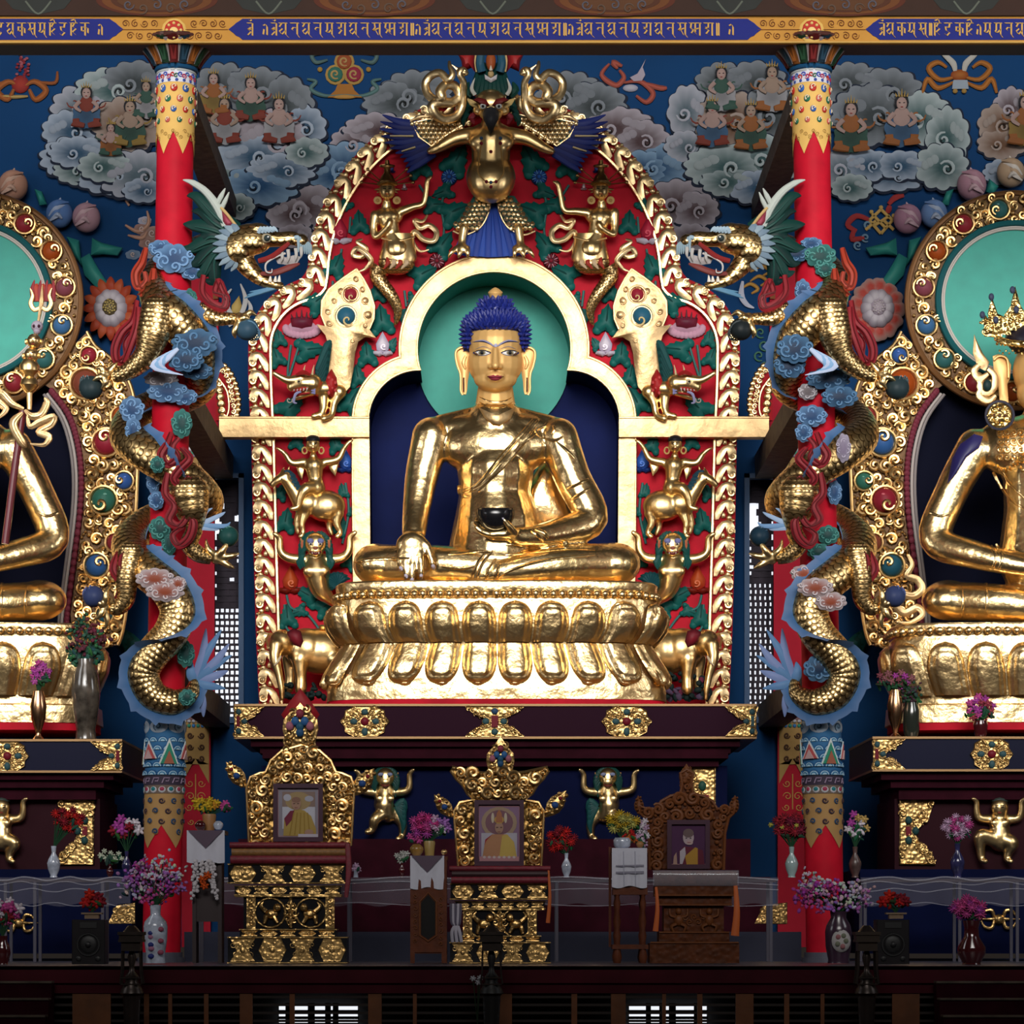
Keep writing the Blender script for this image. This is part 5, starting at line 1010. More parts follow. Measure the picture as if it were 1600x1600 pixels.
    def lionface(b, cx, cy, d):
        for q in (-1, 1):
            b.ell((cx+q*8, cy-55, d+33), (5.4, 4.2, 2.6), 10, 6, col=(.16, .17, .36)); b.ell((cx+q*7.5, cy-50, d+34), (3.2, 2, 1.5), 8, 5, col=(.6, .55, .5)); b.ell((cx+q*7.5, cy-50, d+35.4), (1.5, 1.5, .8), 6, 4, col=(.01, .01, .01))
            b.pillow([(cx+q*x, cy+y) for x, y in ((17, -62), (24, -60), (25, -46), (22, -36), (18, -44))], d+16, 6, rings=2, col=(.5, .32, .12), col2=(.35, .05, .03))
        b.ell((cx, cy-44, d+36), (4, 3, 2.5), 8, 6, col=(.3, .1, .06)); b.tube([(cx-9, cy-38, d+33), (cx, cy-35, d+36), (cx+9, cy-38, d+33)], [1, 2.4, 1], 6, sm=4, col=(.14, .015, .015))
        for k in range(4): b.tube([(cx-5+k*3.4, cy-37, d+36.5), (cx-5+k*3.4, cy-34.5, d+36.5)], [1, .4], 5, col=TEETH)
    b = MB(f); lionface(b, 493, 900, 8); b.obj('painted_face', GLOSSP, T)
    def mane(b, cx, cy, d, c=(.006, .06, .055)):
        for k in range(16):
            a = radians(-20+k*220/15); x, y = cx+cos(a)*17, cy-50-sin(a)*19
            b.tube([(x, y, d+16), (x+cos(a)*6, y-sin(a)*3+6, d+16), (x+cos(a)*7, y+16-sin(a)*2+(10 if k in (0, 1, 14, 15) else 0), d+14)], [4.5, 5, .8], 7, sm=3, col=c)
    b = MB(f); mane(b, 493, 900, 8)
    for q in (-1, 1):
        for k in range(3): b.tube([(493+q*19, 862+k*3, 22), (493+q*(22+k*2), 872+k*3, 24), (493+q*(17+k*3), 886+k*2, 24)], [4, 5, .8], 7, sm=3, col=(.008, .07, .065))
    b.obj('green_mane', GLOSSP, T)
    b = MB(f)
    for k in range(11): a = radians(20+k*22); b.tube([(527, 912, 20), (527+cos(a)*12, 908-sin(a)*10, 22), (527+cos(a)*22, 910-sin(a)*16, 16)], [4, 5, .6], 7, sm=3, col=(.006, .05, .06))
    b.obj('tail_tuft', GLOSSP, T)
    # elephant
    f3 = Fr(-.55, mr, True)
    T = thing('elephant_figure', 'gold elephant standing at the %s end of the lotus pedestal' % sd, 'elephant', f3(480, 1085, 0))
    blob('body', f3, [('e', (505, 1018, 0), (58, 37, 34)), ('e', (478, 1014, 6), (34, 33, 30)), ('e', (440, 1004, 22), (20, 21, 19)), [(432, 1008, 34, 12), (430, 1030, 40, 9), (436, 1055, 42, 6.5), (440, 1078, 44, 5), (441, 1092, 42, 4)], [(468, 1030, 22, 14), (470, 1058, 24, 9), (470, 1076, 24, 10)], [(452, 1030, -4, 12), (454, 1058, -4, 9), (452, 1074, -4, 9)], [(524, 1030, 22, 15), (528, 1060, 22, 10), (528, 1078, 22, 10)]], 2.4, G_FIG, T, 6)
    b = MB(f3); b.pillow([(448, 988), (458, 982), (470, 986), (474, 1002), (470, 1012), (460, 1008), (452, 1000)], 34, 5, rings=2, col=(.05, .006, .01), col2=(.2, .01, .02)); b.pillow([(428, 990), (420, 988), (414, 998), (418, 1012), (426, 1008)], 20, 5, rings=2, col=(.35, .2, .06), col2=(.2, .02, .02)); b.ell((436, 1002, 40), (1.8, 1.8, 1), 6, 5, col=(.01, .01, .01)); b.obj('ears', GLOSSP, T)
    b = MB(f3); b.tube([(438, 1026, 42), (434, 1034, 50), (428, 1040, 54)], [2.6, 2, .4], 7, sm=4, col=(.6, .5, .36)); b.obj('tusk', GLOSSP, T)
    b = MB(f3); b.lathe(505, [(5, 976), (7, 979), (5, 982), (12, 984)], 4, 10); b.obj('back_knob', G_FIG, T)
    b = MB(Fr(-.6, mr)); R4 = random.Random(9+mr)
    for k in range(60 if mr else 26):
        x, y = 478+R4.uniform(-42, 36), 1090-R4.random()**2*(38 if mr else 20); c = (.008, .02, .02) if not mr or k % 3 else ((.12, .02, .05), (.08, .05, .10))[k % 2]
        b.ell((x, y, R4.uniform(0, 20)), (R4.uniform(4, 9), R4.uniform(3, 6), 4), 7, 5, R4.random()*3, c)
    o = b.obj('dark_shrub', PAINT); tag(o, ('dark ornamental foliage' if not mr else 'dark potted flowers with small pink blooms')+' under the %s elephant' % sd, 'plant', kind='stuff')
# ================================================================ pillar dragons
CLB = {'b': ((.15, .28, .48), (.015, .06, .17)), 'd': ((.08, .18, .32), (.008, .03, .08)), 'g': ((.06, .22, .2), (.01, .06, .06)), 'w': ((.45, .42, .45), (.16, .13, .14)), 'o': ((.55, .48, .5), (.33, .06, .02)), 'p': ((.4, .36, .45), (.25, .2, .3))}
def carved_cloud(fr, x, y, rx, ry, k, d, parent):
    b = MB(fr); rim, mid = CLB[k]; n = 6+int(rx/7)
    b.pillow(lobed(x, y, rx, ry, n, x), d-8, 12, (x, y), 4, tuple(q*.75 for q in rim), tuple(q*.7 for q in mid), edge=6)
    for i, (px, py, q) in enumerate(((-.45, .15, .46), (.45, .1, .44), (0, -.42, .42), (.05, .5, .36), (-.72, -.2, .26), (.75, -.25, .26))): b.curl(x+px*rx, y+py*ry, min(rx, ry)*q, 1.3, i*2.+x, min(rx, ry)*.09, d+2, hand=1-2*(i % 2), n=6, col=rim)
    return b.obj('carved_cloud', GLOSSP, parent)
def flame(b, pts, w, c, d0=0):
    P = [(p[0], p[1], p[2] if len(p) > 2 else d0) for p in pts]
    b.tube(P, [w*.5, w, w, w*.8, w*.3], 8, sm=6, flat=.55, col=c)
    for o in (-.45, .45): b.tube([(x+o*w, y+o*w*.3, z+w*.5) for x, y, z in P], [w*.1, w*.2, w*.2, w*.1], 5, sm=6, col=tuple(q*.5 for q in c))
RF, RF2 = (.22, .015, .022), (.34, .04, .02)
def orb(f, x, y, d, r, c, label, ang):
    b = MB(f); b.ell((x, y, d), r, 18, 12, col=c)
    for k in range(4):
        q = r*(.95-.24*k); off = r*sqrt(max(0, 1-(.95-.24*k)**2)); b.tube([(x+cos(ang)*off+q*cos(a*.35)*abs(sin(ang))*.9+q*.35*cos(a*.35)*cos(ang), y-sin(ang)*off+q*sin(a*.35)*abs(cos(ang))+q*.35*cos(a*.35)*abs(sin(ang)), d+q*.75*cos(a*.35+1.5)) for a in range(18)], r*.06, 5, closed=True, col=tuple(min(1, v*3+.05) for v in c))
    o = b.obj('orb', GLOSSP); tag(o, label, 'orb')
def claw(f, x, y, d, dirs, T, w=6.5):
    ch = [('e', (x, y, d), (10, 10, 9))]
    for (dx, dy, dd, bx, by) in dirs: ch.append([(x, y, d, w), (x+dx*.55, y+dy*.55, d+dd, w*.85), (x+dx, y+dy, d+dd, w*.7), (x+dx+bx, y+dy+by, d+dd*.6, w*.22)])
    blob('claw', f, ch, 1.7, G_FIG, T, 3)
for mr, sd, P_ in ((False, 'left', PILLARS[0]), (True, 'right', PILLARS[1])):
    f = Fr(PILY, mr, True)
    T = thing('dragon', 'gold scaled dragon wound around the %s pillar, head facing the arch' % sd, 'dragon', f(270, 1110, 0))
    PTH = [(304, 1062, 28, 6, .9), (298, 1084, 36, 14, .9), (270, 1097, 48, 21, .9), (238, 1085, 52, 24, .9), (224, 1052, 54, 26, .9), (240, 1020, 58, 27, .5), (266, 990, 60, 28, -.2), (278, 955, 60, 29, -.85), (264, 922, 58, 29, -.9), (234, 896, 46, 29, -.8), (206, 868, 12, 29, -.6), (206, 842, -24, 29, -.5), (240, 815, -52, 28, 0), (300, 800, -34, 28, 0), (322, 785, 0, 28, .5), (304, 760, 40, 29, .2), (266, 730, 58, 30, -.3), (226, 704, 48, 31, -.6), (200, 680, 8, 30, -.6), (216, 650, -40, 29, 0), (270, 625, -54, 27, 0), (310, 605, -14, 27, -.3), (312, 570, 22, 28, -.6), (300, 530, 46, 31, -.8), (268, 492, 58, 33, -.7), (246, 466, 42, 28, -.5), (238, 436, 14, 20, -.5), (258, 410, -30, 19, 0), (304, 394, -30, 23, 0), (340, 384, 6, 27, 0), (372, 378, 30, 26, 0)]
    b = MB(f); b.tube([p[:3] for p in PTH], [p[3] for p in PTH], 22, sm=8, us=15, vs=1/11.); b.obj('body', G_SCALE, T)
    b = MB(f); C3 = cat([V(p[:3]) for p in PTH], 8); n = len(C3); i0 = None
    for i in range(n-1):                                     # blue dorsal fin
        k = i/8; j = min(int(k), len(PTH)-2); q = k-j; r = PTH[j][3]*(1-q)+PTH[j+1][3]*q; s_ = PTH[j][4]*(1-q)+PTH[j+1][4]*q
        t = (C3[i+1]-C3[max(0, i-1)]).normalized(); sv = V((t.y, -t.x, 0)); sv = sv.normalized() if sv.length > .01 else V((1, 0, 0)); dr = (sv*s_+V((0, 0, 1))*(1-abs(s_))*.9).normalized()
        o = t.cross(dr).normalized()*1.6; h = (13 if i % 5 else 19)*min(1, r/18)
        p = C3[i]+dr*(r*.93); e = C3[i]+dr*(r+h)-t*(4 if i % 5 == 0 else 0)
        a = [b.av(*(p-o*2.4), col=(.035, .11, .26)), b.av(*e, col=(.10, .17, .32)), b.av(*(p+o*2.4), col=(.035, .11, .26))]
        if i0: b.face((i0[0], a[0], a[1], i0[1])); b.face((i0[1], a[1], a[2], i0[2])); b.face((i0[2], a[2], a[0], i0[0]))
        i0 = a
    b.obj('dorsal_fin', GLOSSP, T)
    b = MB(f)
    for k, (x, y) in enumerate(((322, 982), (346, 984), (358, 1006), (362, 1024), (356, 1048), (352, 1076), (318, 1120), (300, 1034))):
        b.tube([(304, 1066, 30), (304+(x-304)*.5+4*(-1)**k, 1066+(y-1066)*.5, 34), (x, y, 30)], [6, 8, 6, .8], 7, sm=6, flat=.4, col=((.18, .24, .45), (.10, .21, .40))[k % 2])
    b.obj('tail_fin', GLOSSP, T)
    # legs
    def leg(pts, us=9): b = MB(f); b.tube([p[:3] for p in pts], [p[3] for p in pts], 16, sm=7, us=us, vs=1/9.); b.ell(pts[0][:3], pts[0][3], 16, 10); return b.obj('leg', G_SCALE, T)
    leg([(246, 484, 72, 26), (240, 520, 78, 27), (228, 555, 78, 20), (200, 580, 74, 14), (176, 588, 70, 10)], 11)
    leg([(318, 486, 50, 14), (336, 497, 58, 12), (356, 498, 60, 10), (368, 498, 60, 9)], 7)
    leg([(296, 772, 76, 32), (300, 800, 80, 26), (304, 826, 78, 13), (296, 850, 76, 14), (310, 866, 74, 13), (330, 872, 72, 10)], 11)
    leg([(204, 866, 48, 22), (198, 900, 56, 18), (196, 935, 58, 15), (184, 950, 58, 12), (172, 950, 58, 9)], 9)
    claw(f, 166, 586, 70, [(-8, -12, 6, -8, 2), (-14, 4, 8, -8, 6), (-2, 14, 8, -6, 8), (12, -14, 0, 6, -6)], T)
    claw(f, 374, 498, 60, [(18, -10, 6, 10, 6), (14, 14, 8, 4, 8), (-8, 22, 8, 2, 8), (10, -2, 10, 8, 6)], T)
    claw(f, 338, 872, 72, [(14, -18, 8, 6, -12), (26, -4, 6, 10, -4), (20, 12, 4, 8, 4), (-14, -16, 6, -2, -14)], T)
    claw(f, 164, 948, 58, [(2, -22, 8, 6, -10), (-12, -8, 8, -6, -8), (-8, 14, 6, -8, 6), (4, 24, 2, -4, 10)], T)
    orb(f, 142, 606, 62, 19, (.02, .035, .04), 'dark grey orb in the upper outer claw of the %s pillar dragon' % sd, 2.6)
    orb(f, 386, 514, 62, 18, (.03, .07, .11) if not mr else (.012, .016, .018), 'dark banded orb in the claw just below the %s pillar dragon head' % sd, -.5)
    orb(f, 357, 838, 72, 16, (.012, .06, .055) if not mr else (.01, .03, .05), 'dark green orb in the claw above the window beside the %s pillar' % sd, 1.5)
    orb(f, 146, 932, 60, 17, (.035, .05, .13), 'blue orb in the lowest claw of the %s pillar dragon' % sd, 2.9)
    for p in ([(228, 388, 30), (222, 410, 40), (212, 428, 44), (216, 448, 46), (228, 440, 46), (226, 424, 46)], [(240, 420, 40), (238, 440, 46), (230, 452, 50), (218, 462, 50)], [(214, 470, 50), (208, 500, 60), (190, 520, 62), (180, 545, 60), (184, 565, 58), (198, 556, 58), (196, 536, 60), (206, 520, 62)], [(216, 480, 60), (214, 510, 66), (204, 540, 66), (194, 566, 62)],
              [(318, 430, 50), (316, 456, 56), (330, 474, 60), (350, 480, 60), (352, 462, 60), (336, 456, 60), (340, 440, 58)], [(340, 436, 54), (346, 452, 58), (356, 470, 60)], [(268, 676, 76), (260, 696, 84), (252, 712, 86), (262, 726, 86), (276, 716, 86), (270, 698, 86), (280, 684, 84)], [(284, 700, 84), (296, 716, 90), (282, 732, 92), (272, 748, 92), (284, 758, 92), (296, 744, 92)], [(262, 738, 84), (258, 770, 90), (272, 790, 92), (264, 812, 92), (280, 822, 94), (292, 806, 96), (282, 794, 96)], [(292, 800, 96), (302, 816, 98), (296, 840, 96), (280, 852, 92), (270, 836, 92), (284, 824, 94)], [(186, 862, 50), (178, 890, 58), (190, 912, 60), (182, 936, 60)], [(200, 852, 58), (192, 880, 64), (196, 906, 66)]): b = MB(f); flame(b, p, 7.6, RF2 if p[0][1] < 425 else RF); b.obj('flame', GLOSSP, T)
    b = MB(f)
    for k, (x, y) in enumerate(((318, 800), (326, 812), (338, 806), (346, 822), (334, 826))): b.tube([(304, 800+k*6, 78), (314, 812+k*3, 82), (x+4, y, 78), (x+14, y-6, 72)], [4, 5, 3.4, .5], 7, sm=5, flat=.5, col=(.16, .30, .52) if k % 2 else (.3, .42, .62))
    for k in range(5): b.tube([(278, 545, 88), (262-k*6, 560+k*3, 92), (246+k*10, 578+k*2, 90)], [3, 5, .6], 7, sm=5, flat=.5, col=(.2, .36, .58) if k % 2 else (.42, .5, .68))
    b.obj('fringe', GLOSSP, T)
    # head
    hd = blob('head', f, [('e', (392, 374, 44), (34, 25, 26)), ('e', (372, 384, 40), (26, 32, 26)), [(410, 368, 46, 18), (434, 374, 48, 12), (456, 372, 48, 11), (470, 378, 48, 9)], ('e', (470, 376, 50), (12, 11, 14)), [(376, 400, 40, 19), (390, 420, 42, 15), (408, 436, 44, 11), (428, 444, 46, 8), (438, 446, 46, 6)], ('e', (402, 356, 50), (16, 8, 16))], 1.9, G_SCALE, T, 4)
    uvl = hd.data.uv_layers.new(name='UVMap') if not hd.data.uv_layers else hd.data.uv_layers[0]
    for lp in hd.data.loops: v = hd.data.vertices[lp.vertex_index].co; uvl.data[lp.index].uv = (v.x*10+v.y*2, v.z*8.5+v.y*2)
    b = MB(f)
    for k in range(9):
        a = radians(160+k*11-30); x0, y0 = 352+4*cos(k), 372+k*5-14; L_ = 62+10*sin(k*1.7)
        ex, ey = ((292, 306), (300, 330), (286, 350), (300, 374), (284, 386), (292, 408), (302, 424), (318, 436), (308, 400))[k]
        b.tube([(x0+14, y0, 40), (x0-18, y0+(ey-y0)*.3-6, 44-k), (ex+16, ey+2, 40-k), (ex, ey, 34-k)], [11, 14, 9, .8], 8, sm=6, flat=.5, col=(.003, .020, .018) if k % 2 else (.005, .034, .028))
        b.tube([(x0+10, y0+3, 49), (x0-18, y0+(ey-y0)*.3-3, 52-k), (ex+18, ey+4, 46-k)], [1.5, 2.4, .6], 6, sm=6, flat=.6, col=(.012, .055, .045))
    b.obj('green_mane', GLOSSP, T)
    b = MB(f)
    for k in range(10):
        a = radians(95+k*19); b.tube([(372+cos(a)*18, 384-sin(a)*24, 58-k*.6), (369+cos(a)*25, 385-sin(a)*30, 58-k), (363+cos(a)*31, 387-sin(a)*37, 54-k)], [6, 6, .8], 7, sm=4, flat=.55, col=(.22, .29, .34) if k % 2 else (.14, .2, .26))
    b.obj('cheek_ruff', GLOSSP, T)
    b = MB(f)
    b.tube([(352, 352, 46), (340, 324, 48), (322, 300, 46), (302, 286, 42), (286, 281, 38)], [7, 7, 6, 5, .8], 9, sm=5, col=(.42, .46, .42)); b.tube([(338, 322, 48), (346, 306, 52), (352, 294, 52)], [4.5, 4, .7], 8, sm=5, col=(.42, .46, .42)); b.tube([(344, 330, 50), (352, 314, 54), (358, 300, 54)], [4, 3.6, .7], 8, sm=5, col=(.42, .46, .42))
    h_ = b.obj('horn', GLOSSP, T)
    b = MB(f); b.pillow([(345, 325), (352, 334), (362, 346), (366, 354), (356, 356), (348, 346)], 52, 8, rings=2, col=(.24, .03, .05), col2=(.30, .05, .08)); b.tube([(345, 324, 54), (356, 336, 56), (368, 352, 54)], 2.4, 7, sm=4, col=(.5, .34, .14)); b.obj('ear', GLOSSP, T)
    b = MB(f)
    b.ell((416, 372, 62), (9, 8, 6), 14, 9, col=(.30, .26, .18)); b.ell((417, 372, 66), (5.4, 5.2, 3.4), 12, 8, col=(.02, .03, .03)); b.ell((419, 370, 69), (1.4, 1.4, .8), 6, 5, col=(.7, .7, .7))
    for k in range(5): b.tube([(404+k*5, 364-k*.5, 66), (408+k*5, 357, 68), (414+k*5, 362, 68)], [3, 4, .8], 6, sm=4, flat=.6, col=(.30, .40, .48))
    for k in range(7): b.tube([(460+k*3, 372+k*1.2, 64-k*2), (466+k*3, 372+k*2, 64-k*2), (466+k*3.4, 394+k*.8, 60-k*2)], [3, 3.4, .8], 6, sm=4, flat=.6, col=(.26, .36, .42))
    b.obj('eye_and_brow', GLOSSP, T)
    b = MB(f)
    b.tube([(404, 408, 56), (424, 402, 60), (442, 388, 60), (452, 380, 58)], [4, 5, 4, 3], 8, sm=5, col=(.20, .02, .02)); b.tube([(408, 428, 54), (430, 426, 58), (452, 418, 58), (468, 412, 56)], [3, 5, 5, 1.5], 8, sm=5, flat=.6, col=(.16, .035, .03))
    for x, y, h in ((440, 398, 12), (450, 396, 14), (462, 394, 14), (470, 392, 12)): b.tube([(x, y-6, 58), (x+1, y+h*.4, 60), (x-1, y+h, 58)], [3.2, 2.6, .4], 7, sm=3, col=(.40, .38, .36))
    b.pillow([(436, 396), (446, 402), (462, 398), (470, 402), (464, 412), (448, 414), (434, 412), (430, 404)], 52, 5, rings=2, col=(.40, .38, .38), col2=(.34, .3, .3))
    for x, h in ((422, -12), (430, -11), (436, -12)): b.tube([(x, 440, 54), (x+1, 440+h, 56)], [3.2, .5], 7, col=TEETH)
    b.tube([(446, 396, 58), (430, 402, 62), (416, 412, 62), (416, 424, 62), (424, 426, 62), (425, 420, 62)], [2, 1.8, 1.5, 1.2, .8], 6, sm=5, col=(.45, .42, .4))
    for k in range(3): b.tube([(438, 446, 46), (420-k*6, 452+k*2, 48), (390-k*4, 456+k*5, 44)], [4, 4, .6], 7, sm=5, flat=.6, col=(.08, .19, .30))
    b.obj('jaw_and_beard', GLOSSP, T)
    for (x, y, rx, ry, k, d) in ((272, 404, 34, 24, 'b', 36), (252, 388, 22, 14, 'b', 30), (300, 424, 20, 14, 'b', 30), (296, 470, 13, 20, 'g', 40), (304, 536, 38, 24, 'd', 84), (290, 562, 30, 20, 'd', 86), (308, 580, 26, 14, 'd', 62), (252, 592, 28, 14, 'w', 44), (262, 612, 34, 18, 'b', 44), (288, 620, 22, 14, 'b', 40), (206, 640, 20, 22, 'b', 52), (208, 674, 13, 24, 'b', 56), (284, 662, 17, 24, 'g', 40), (240, 752, 12, 20, 'b', 40), (244, 782, 13, 16, 'b', 40), (246, 726, 12, 14, 'g', 92), (250, 826, 18, 20, 'g', 36), (264, 850, 12, 22, 'g', 36), (242, 904, 32, 17, 'o', 88), (258, 924, 32, 17, 'o', 90), (278, 912, 14, 12, 'o', 88), (290, 1022, 15, 22, 'g', 44), (292, 1090, 14, 14, 'g', 66)) if not mr else ((262, 400, 26, 20, 'g', 36), (300, 396, 22, 14, 'd', 34), (276, 380, 18, 10, 'b', 34), (254, 420, 18, 14, 'g', 36), (290, 455, 13, 20, 'b', 40), (302, 545, 30, 24, 'd', 84), (310, 572, 26, 20, 'd', 70), (250, 592, 36, 18, 'd', 50), (232, 620, 30, 18, 'd', 60), (282, 612, 16, 14, 'w', 40), (276, 650, 26, 18, 'b', 44), (288, 676, 14, 16, 'b', 42), (226, 700, 12, 24, 'p', 88), (240, 770, 12, 20, 'b', 40), (250, 836, 18, 16, 'g', 36), (264, 862, 20, 14, 'g', 36), (288, 896, 22, 14, 'o', 60), (270, 918, 30, 16, 'o', 92), (246, 940, 26, 16, 'o', 90), (264, 1045, 26, 22, 'd', 60)): carved_cloud(f, x, y, rx, ry, k, d, P_)
# ================================================================ side shrines
GEM = [(.24, .02, .03), (.04, .12, .26), (.33, .06, .01), (.03, .12, .12), (.2, .05, .07)]
def inpoly(x, y, P):
    c = False; j = len(P)-1
    for i in range(len(P)):
        if (P[i][1] > y) != (P[j][1] > y) and x < (P[j][0]-P[i][0])*(y-P[i][1])/(P[j][1]-P[i][1])+P[i][0]: c = not c
        j = i
    return c
def scrollfill(b, inside, bb, taken, tries, R, d):
    got = list(taken)
    for k in range(tries):
        x, y = R.uniform(bb[0], bb[2]), R.uniform(bb[1], bb[3]); r = R.choice((12, 10, 9)) if k < tries*.35 else R.choice((9, 7, 6)) if k < tries*.6 else R.choice((4, 3, 2.6))
        if inside(x, y) and inside(x-r, y) and inside(x+r, y) and all(hypot(x-g[0], y-g[1]) > (r+g[2])*.74 for g in got):
            got.append((x, y, r))
            if r > 5: b.curl(x, y, r*.92, 1.6, R.uniform(0, 6), r*.34, d+2.5, hand=R.choice((1, -1)), n=7, flat=1.)
            else: b.ell((x, y, d+1), (r, r, r*1.1), 8, 6)
def setgem(b, bs, x, y, r, c, d=4, a=0.):
    bs.append(MB(b.fr)); bs = bs[-1]; bs.ell((x, y, d-1), (r, r, r*.75), 16, 10, col=c); bs.ell((x-r*.2, y-r*.42, d+r*.62), (r*.16, r*.1, 1), 8, 5, col=tuple(min(1, q*2+.1) for q in c)); b.tube([(x+r*1.14*cos(q*.35), y+r*1.14*sin(q*.35), d+2) for q in range(18)], r*.17, 7, closed=True)
    b.curl(x+r*.42*cos(a+.9), y+r*.42*sin(a+.9), r*.55, 1.1, a, r*.17, d+r*.62, n=6)
    b.curl(x+r*1.45*cos(a+2.4), y+r*1.45*sin(a+2.4), r*.5, 1.3, a, r*.16, d+4, n=6)
HC = (1585, 470)
for mr, sd in ((True, 'left'), (False, 'right')):
    f = Fr(0, mr); R5 = random.Random(21)
    T = thing('halo_surround', 'gold jewelled ring and arched surround behind the %s side statue' % sd, 'ornament', f(1420, 1010, 0))
    b = MB(f); b.prism(arc(*HC, 168, 0, 360, 72), -20, 2); b.obj('ring_ground', G_DRK, T)
    b = MB(f); b.tube([(HC[0]+168*cos(a*pi/40), HC[1]+168*sin(a*pi/40), 2) for a in range(80)], 4.5, 8, closed=True); b.obj('outer_rim', mat('brown_gilt', (.20, .09, .03), .4, .5), T)
    b = MB(f); bs = []; tk = []
    for k, aa in enumerate((75, 100, 124, 148, 172, 196, 220, 244, 268)): x, y = HC[0]+144*cos(radians(aa)), HC[1]-144*sin(radians(aa)); setgem(b, bs, x, y, 14, GEM[(k*2+1) % 5], 5, radians(aa)); tk.append((x, y, 17))
    scrollfill(b, lambda x, y: 126 < hypot(x-HC[0], y-HC[1]) < 163, (HC[0]-168, HC[1]-168, HC[0]+40, HC[1]+168), tk, 4000, R5, 3); b.obj('ring_scrolls', G_FRM, T); [q.obj('set_stone', GLOSSP, T) for q in bs]
    b = MB(f)
    for r0, r1, d, m_ in ((115, 124, 9, (.01, .09, .10)),): b.tube([(HC[0]+120*cos(a*pi/40), HC[1]+120*sin(a*pi/40), 7) for a in range(80)], 5, 8, closed=True, col=m_)
    for q in (111, 114): b.tube([(HC[0]+q*cos(a*pi/40), HC[1]+q*sin(a*pi/40), 6) for a in range(80)], 1.8, 6, closed=True, col=(.5, .46, .42))
    b.obj('inner_rim', GLOSSP, T)
    b = MB(f); b.prism(arc(*HC, 110, 0, 360, 60), 2, 3.2); b.obj('halo_disc', TEAL, T)
    BO = [(1408, 518), (1395, 540), (1370, 560), (1345, 590), (1333, 630), (1328, 690), (1330, 760), (1334, 840), (1342, 920), (1352, 985), (1360, 1008), (1432, 1008), (1434, 960), (1424, 880), (1414, 800), (1412, 740), (1418, 690), (1432, 648), (1458, 612), (1484, 594), (1450, 560)]
    b = MB(f); b.prism(BO, -20, -2); b.obj('arch_ground', G_DRK, T)
    b = MB(f); bs = []; tk = []
    for k, (x, y, r) in enumerate(((1405, 556, 12), (1410, 600, 21), (1353, 652, 15), (1378, 692, 19), (1350, 752, 13), (1382, 782, 19), (1364, 848, 13), (1393, 884, 17), (1380, 960, 12))): setgem(b, bs, x, y, r, ((.03, .09, .3), (.33, .06, .01), (.25, .015, .03), (.03, .10, .28), (.03, .14, .10), (.24, .015, .03), (.2, .05, .03), (.02, .10, .15), (.2, .02, .03))[k if not mr else (k*4+2) % 9], 2, k*1.3); tk.append((x, y, r*1.25))
    scrollfill(b, lambda x, y: inpoly(x, y, BO) and hypot(x-HC[0], y-HC[1]) > 172, (1325, 515, 1460, 1010), tk, 5000, R5, -1)
    b.tube([(x, y, 0) for x, y in BO[:11]], 3, 7, sm=3); b.obj('arch_scrolls', G_FRM, T); [q.obj('set_stone', GLOSSP, T) for q in bs]
    IE = [(1434, 990), (1434, 960), (1424, 880), (1414, 800), (1412, 740), (1418, 690), (1432, 648), (1458, 612)]
    b = MB(f)
    for i, p in enumerate(cat([V((x+5, y, 0)) for x, y in IE], 7)): b.ell((p.x, p.y, 2), (5, 6, 5), 8, 6, col=(.17, .03, .05))
    b.tube([(x+5, y, 0) for x, y in IE], 4, 7, sm=4, col=(.12, .015, .025)); b.obj('bead_trim', GLOSSP, T)
    b = MB(f)
    for o in (13, 18): b.tube([(x+o, y+o*.2, -2) for x, y in IE], 2.4, 7, sm=4, col=(.45, .4, .38) if o == 13 else (.25, .22, .22))
    b.obj('white_trim', GLOSSP, T)
    b = MB(f); b.smooth = False; b.prism([(1412, 1010)]+[(x+4, y) for x, y in IE]+[(1500, 580), (1750, 580), (1750, 1010)], -60, -40); b.obj('niche_back', mat('side_niche_black', (.004, .005, .016), .7, spec=.05), T)
    # lotus pedestal of the side statue
    fp = Fr(-2.4, mr); SX = 1632; base = 236
    P = thing('lotus_pedestal', 'gold lotus pedestal of the %s side statue, cut by the %s edge of the view' % (sd, sd), 'pedestal', at(1544-SX if mr else SX, 1142, -1.4))
    PR = [(1, 972), (228, 972), (232, 976), (231, 984), (226, 992), (230, 1000), (233, 1020), (230, 1044), (222, 1066), (212, 1088), (214, 1098), (232, 1101), (234, 1128), (1, 1129)]
    b = MB(fp); ring(b, PR, 96, SX, 90, 4., None, 232); b.obj('body', G_PET, P)
    b = MB(fp); ring(b, [(1, 1127), (230, 1127), (230, 1140), (1, 1140)], 64, SX, 90, 4., None, 232); b.obj('red_plinth', RED, P)
    b = MB(fp); wk = walk(232, 15)
    for x, d, tx, ty in wk: b.ell((SX+x, 985, d-90+3), (6.4, 6.4, 6.4), 10, 7)
    b.obj('bead_row', G_PET, P, ang=80)
    UPS = [(232, 990), (232, 1000), (233, 1020), (230, 1044), (222, 1066), (212, 1088), (212, 1090)]
    for x, d, tx, ty in walk(232, 62, -.05, pi+.05):
        if SX+x < 1760 and x < 90: b = MB(fp); petal(b, x, d, tx, ty, 30, 1086, 1002, UPS, 9, 1.2, SX, 90, None, 232.); b.obj('lotus_petal', G_PET, P, ang=60)
    # the statue itself, mostly beyond the edge of the view
    fs = Fr(-1.5, mr, True)
    S = thing('side_statue', ('gold seated statue cut by the left edge, dark staff beside its arm' if mr else 'gold seated statue with jewelled crown cut by the right edge'), 'statue', at(1544-SX if mr else SX, 968, -1.5))
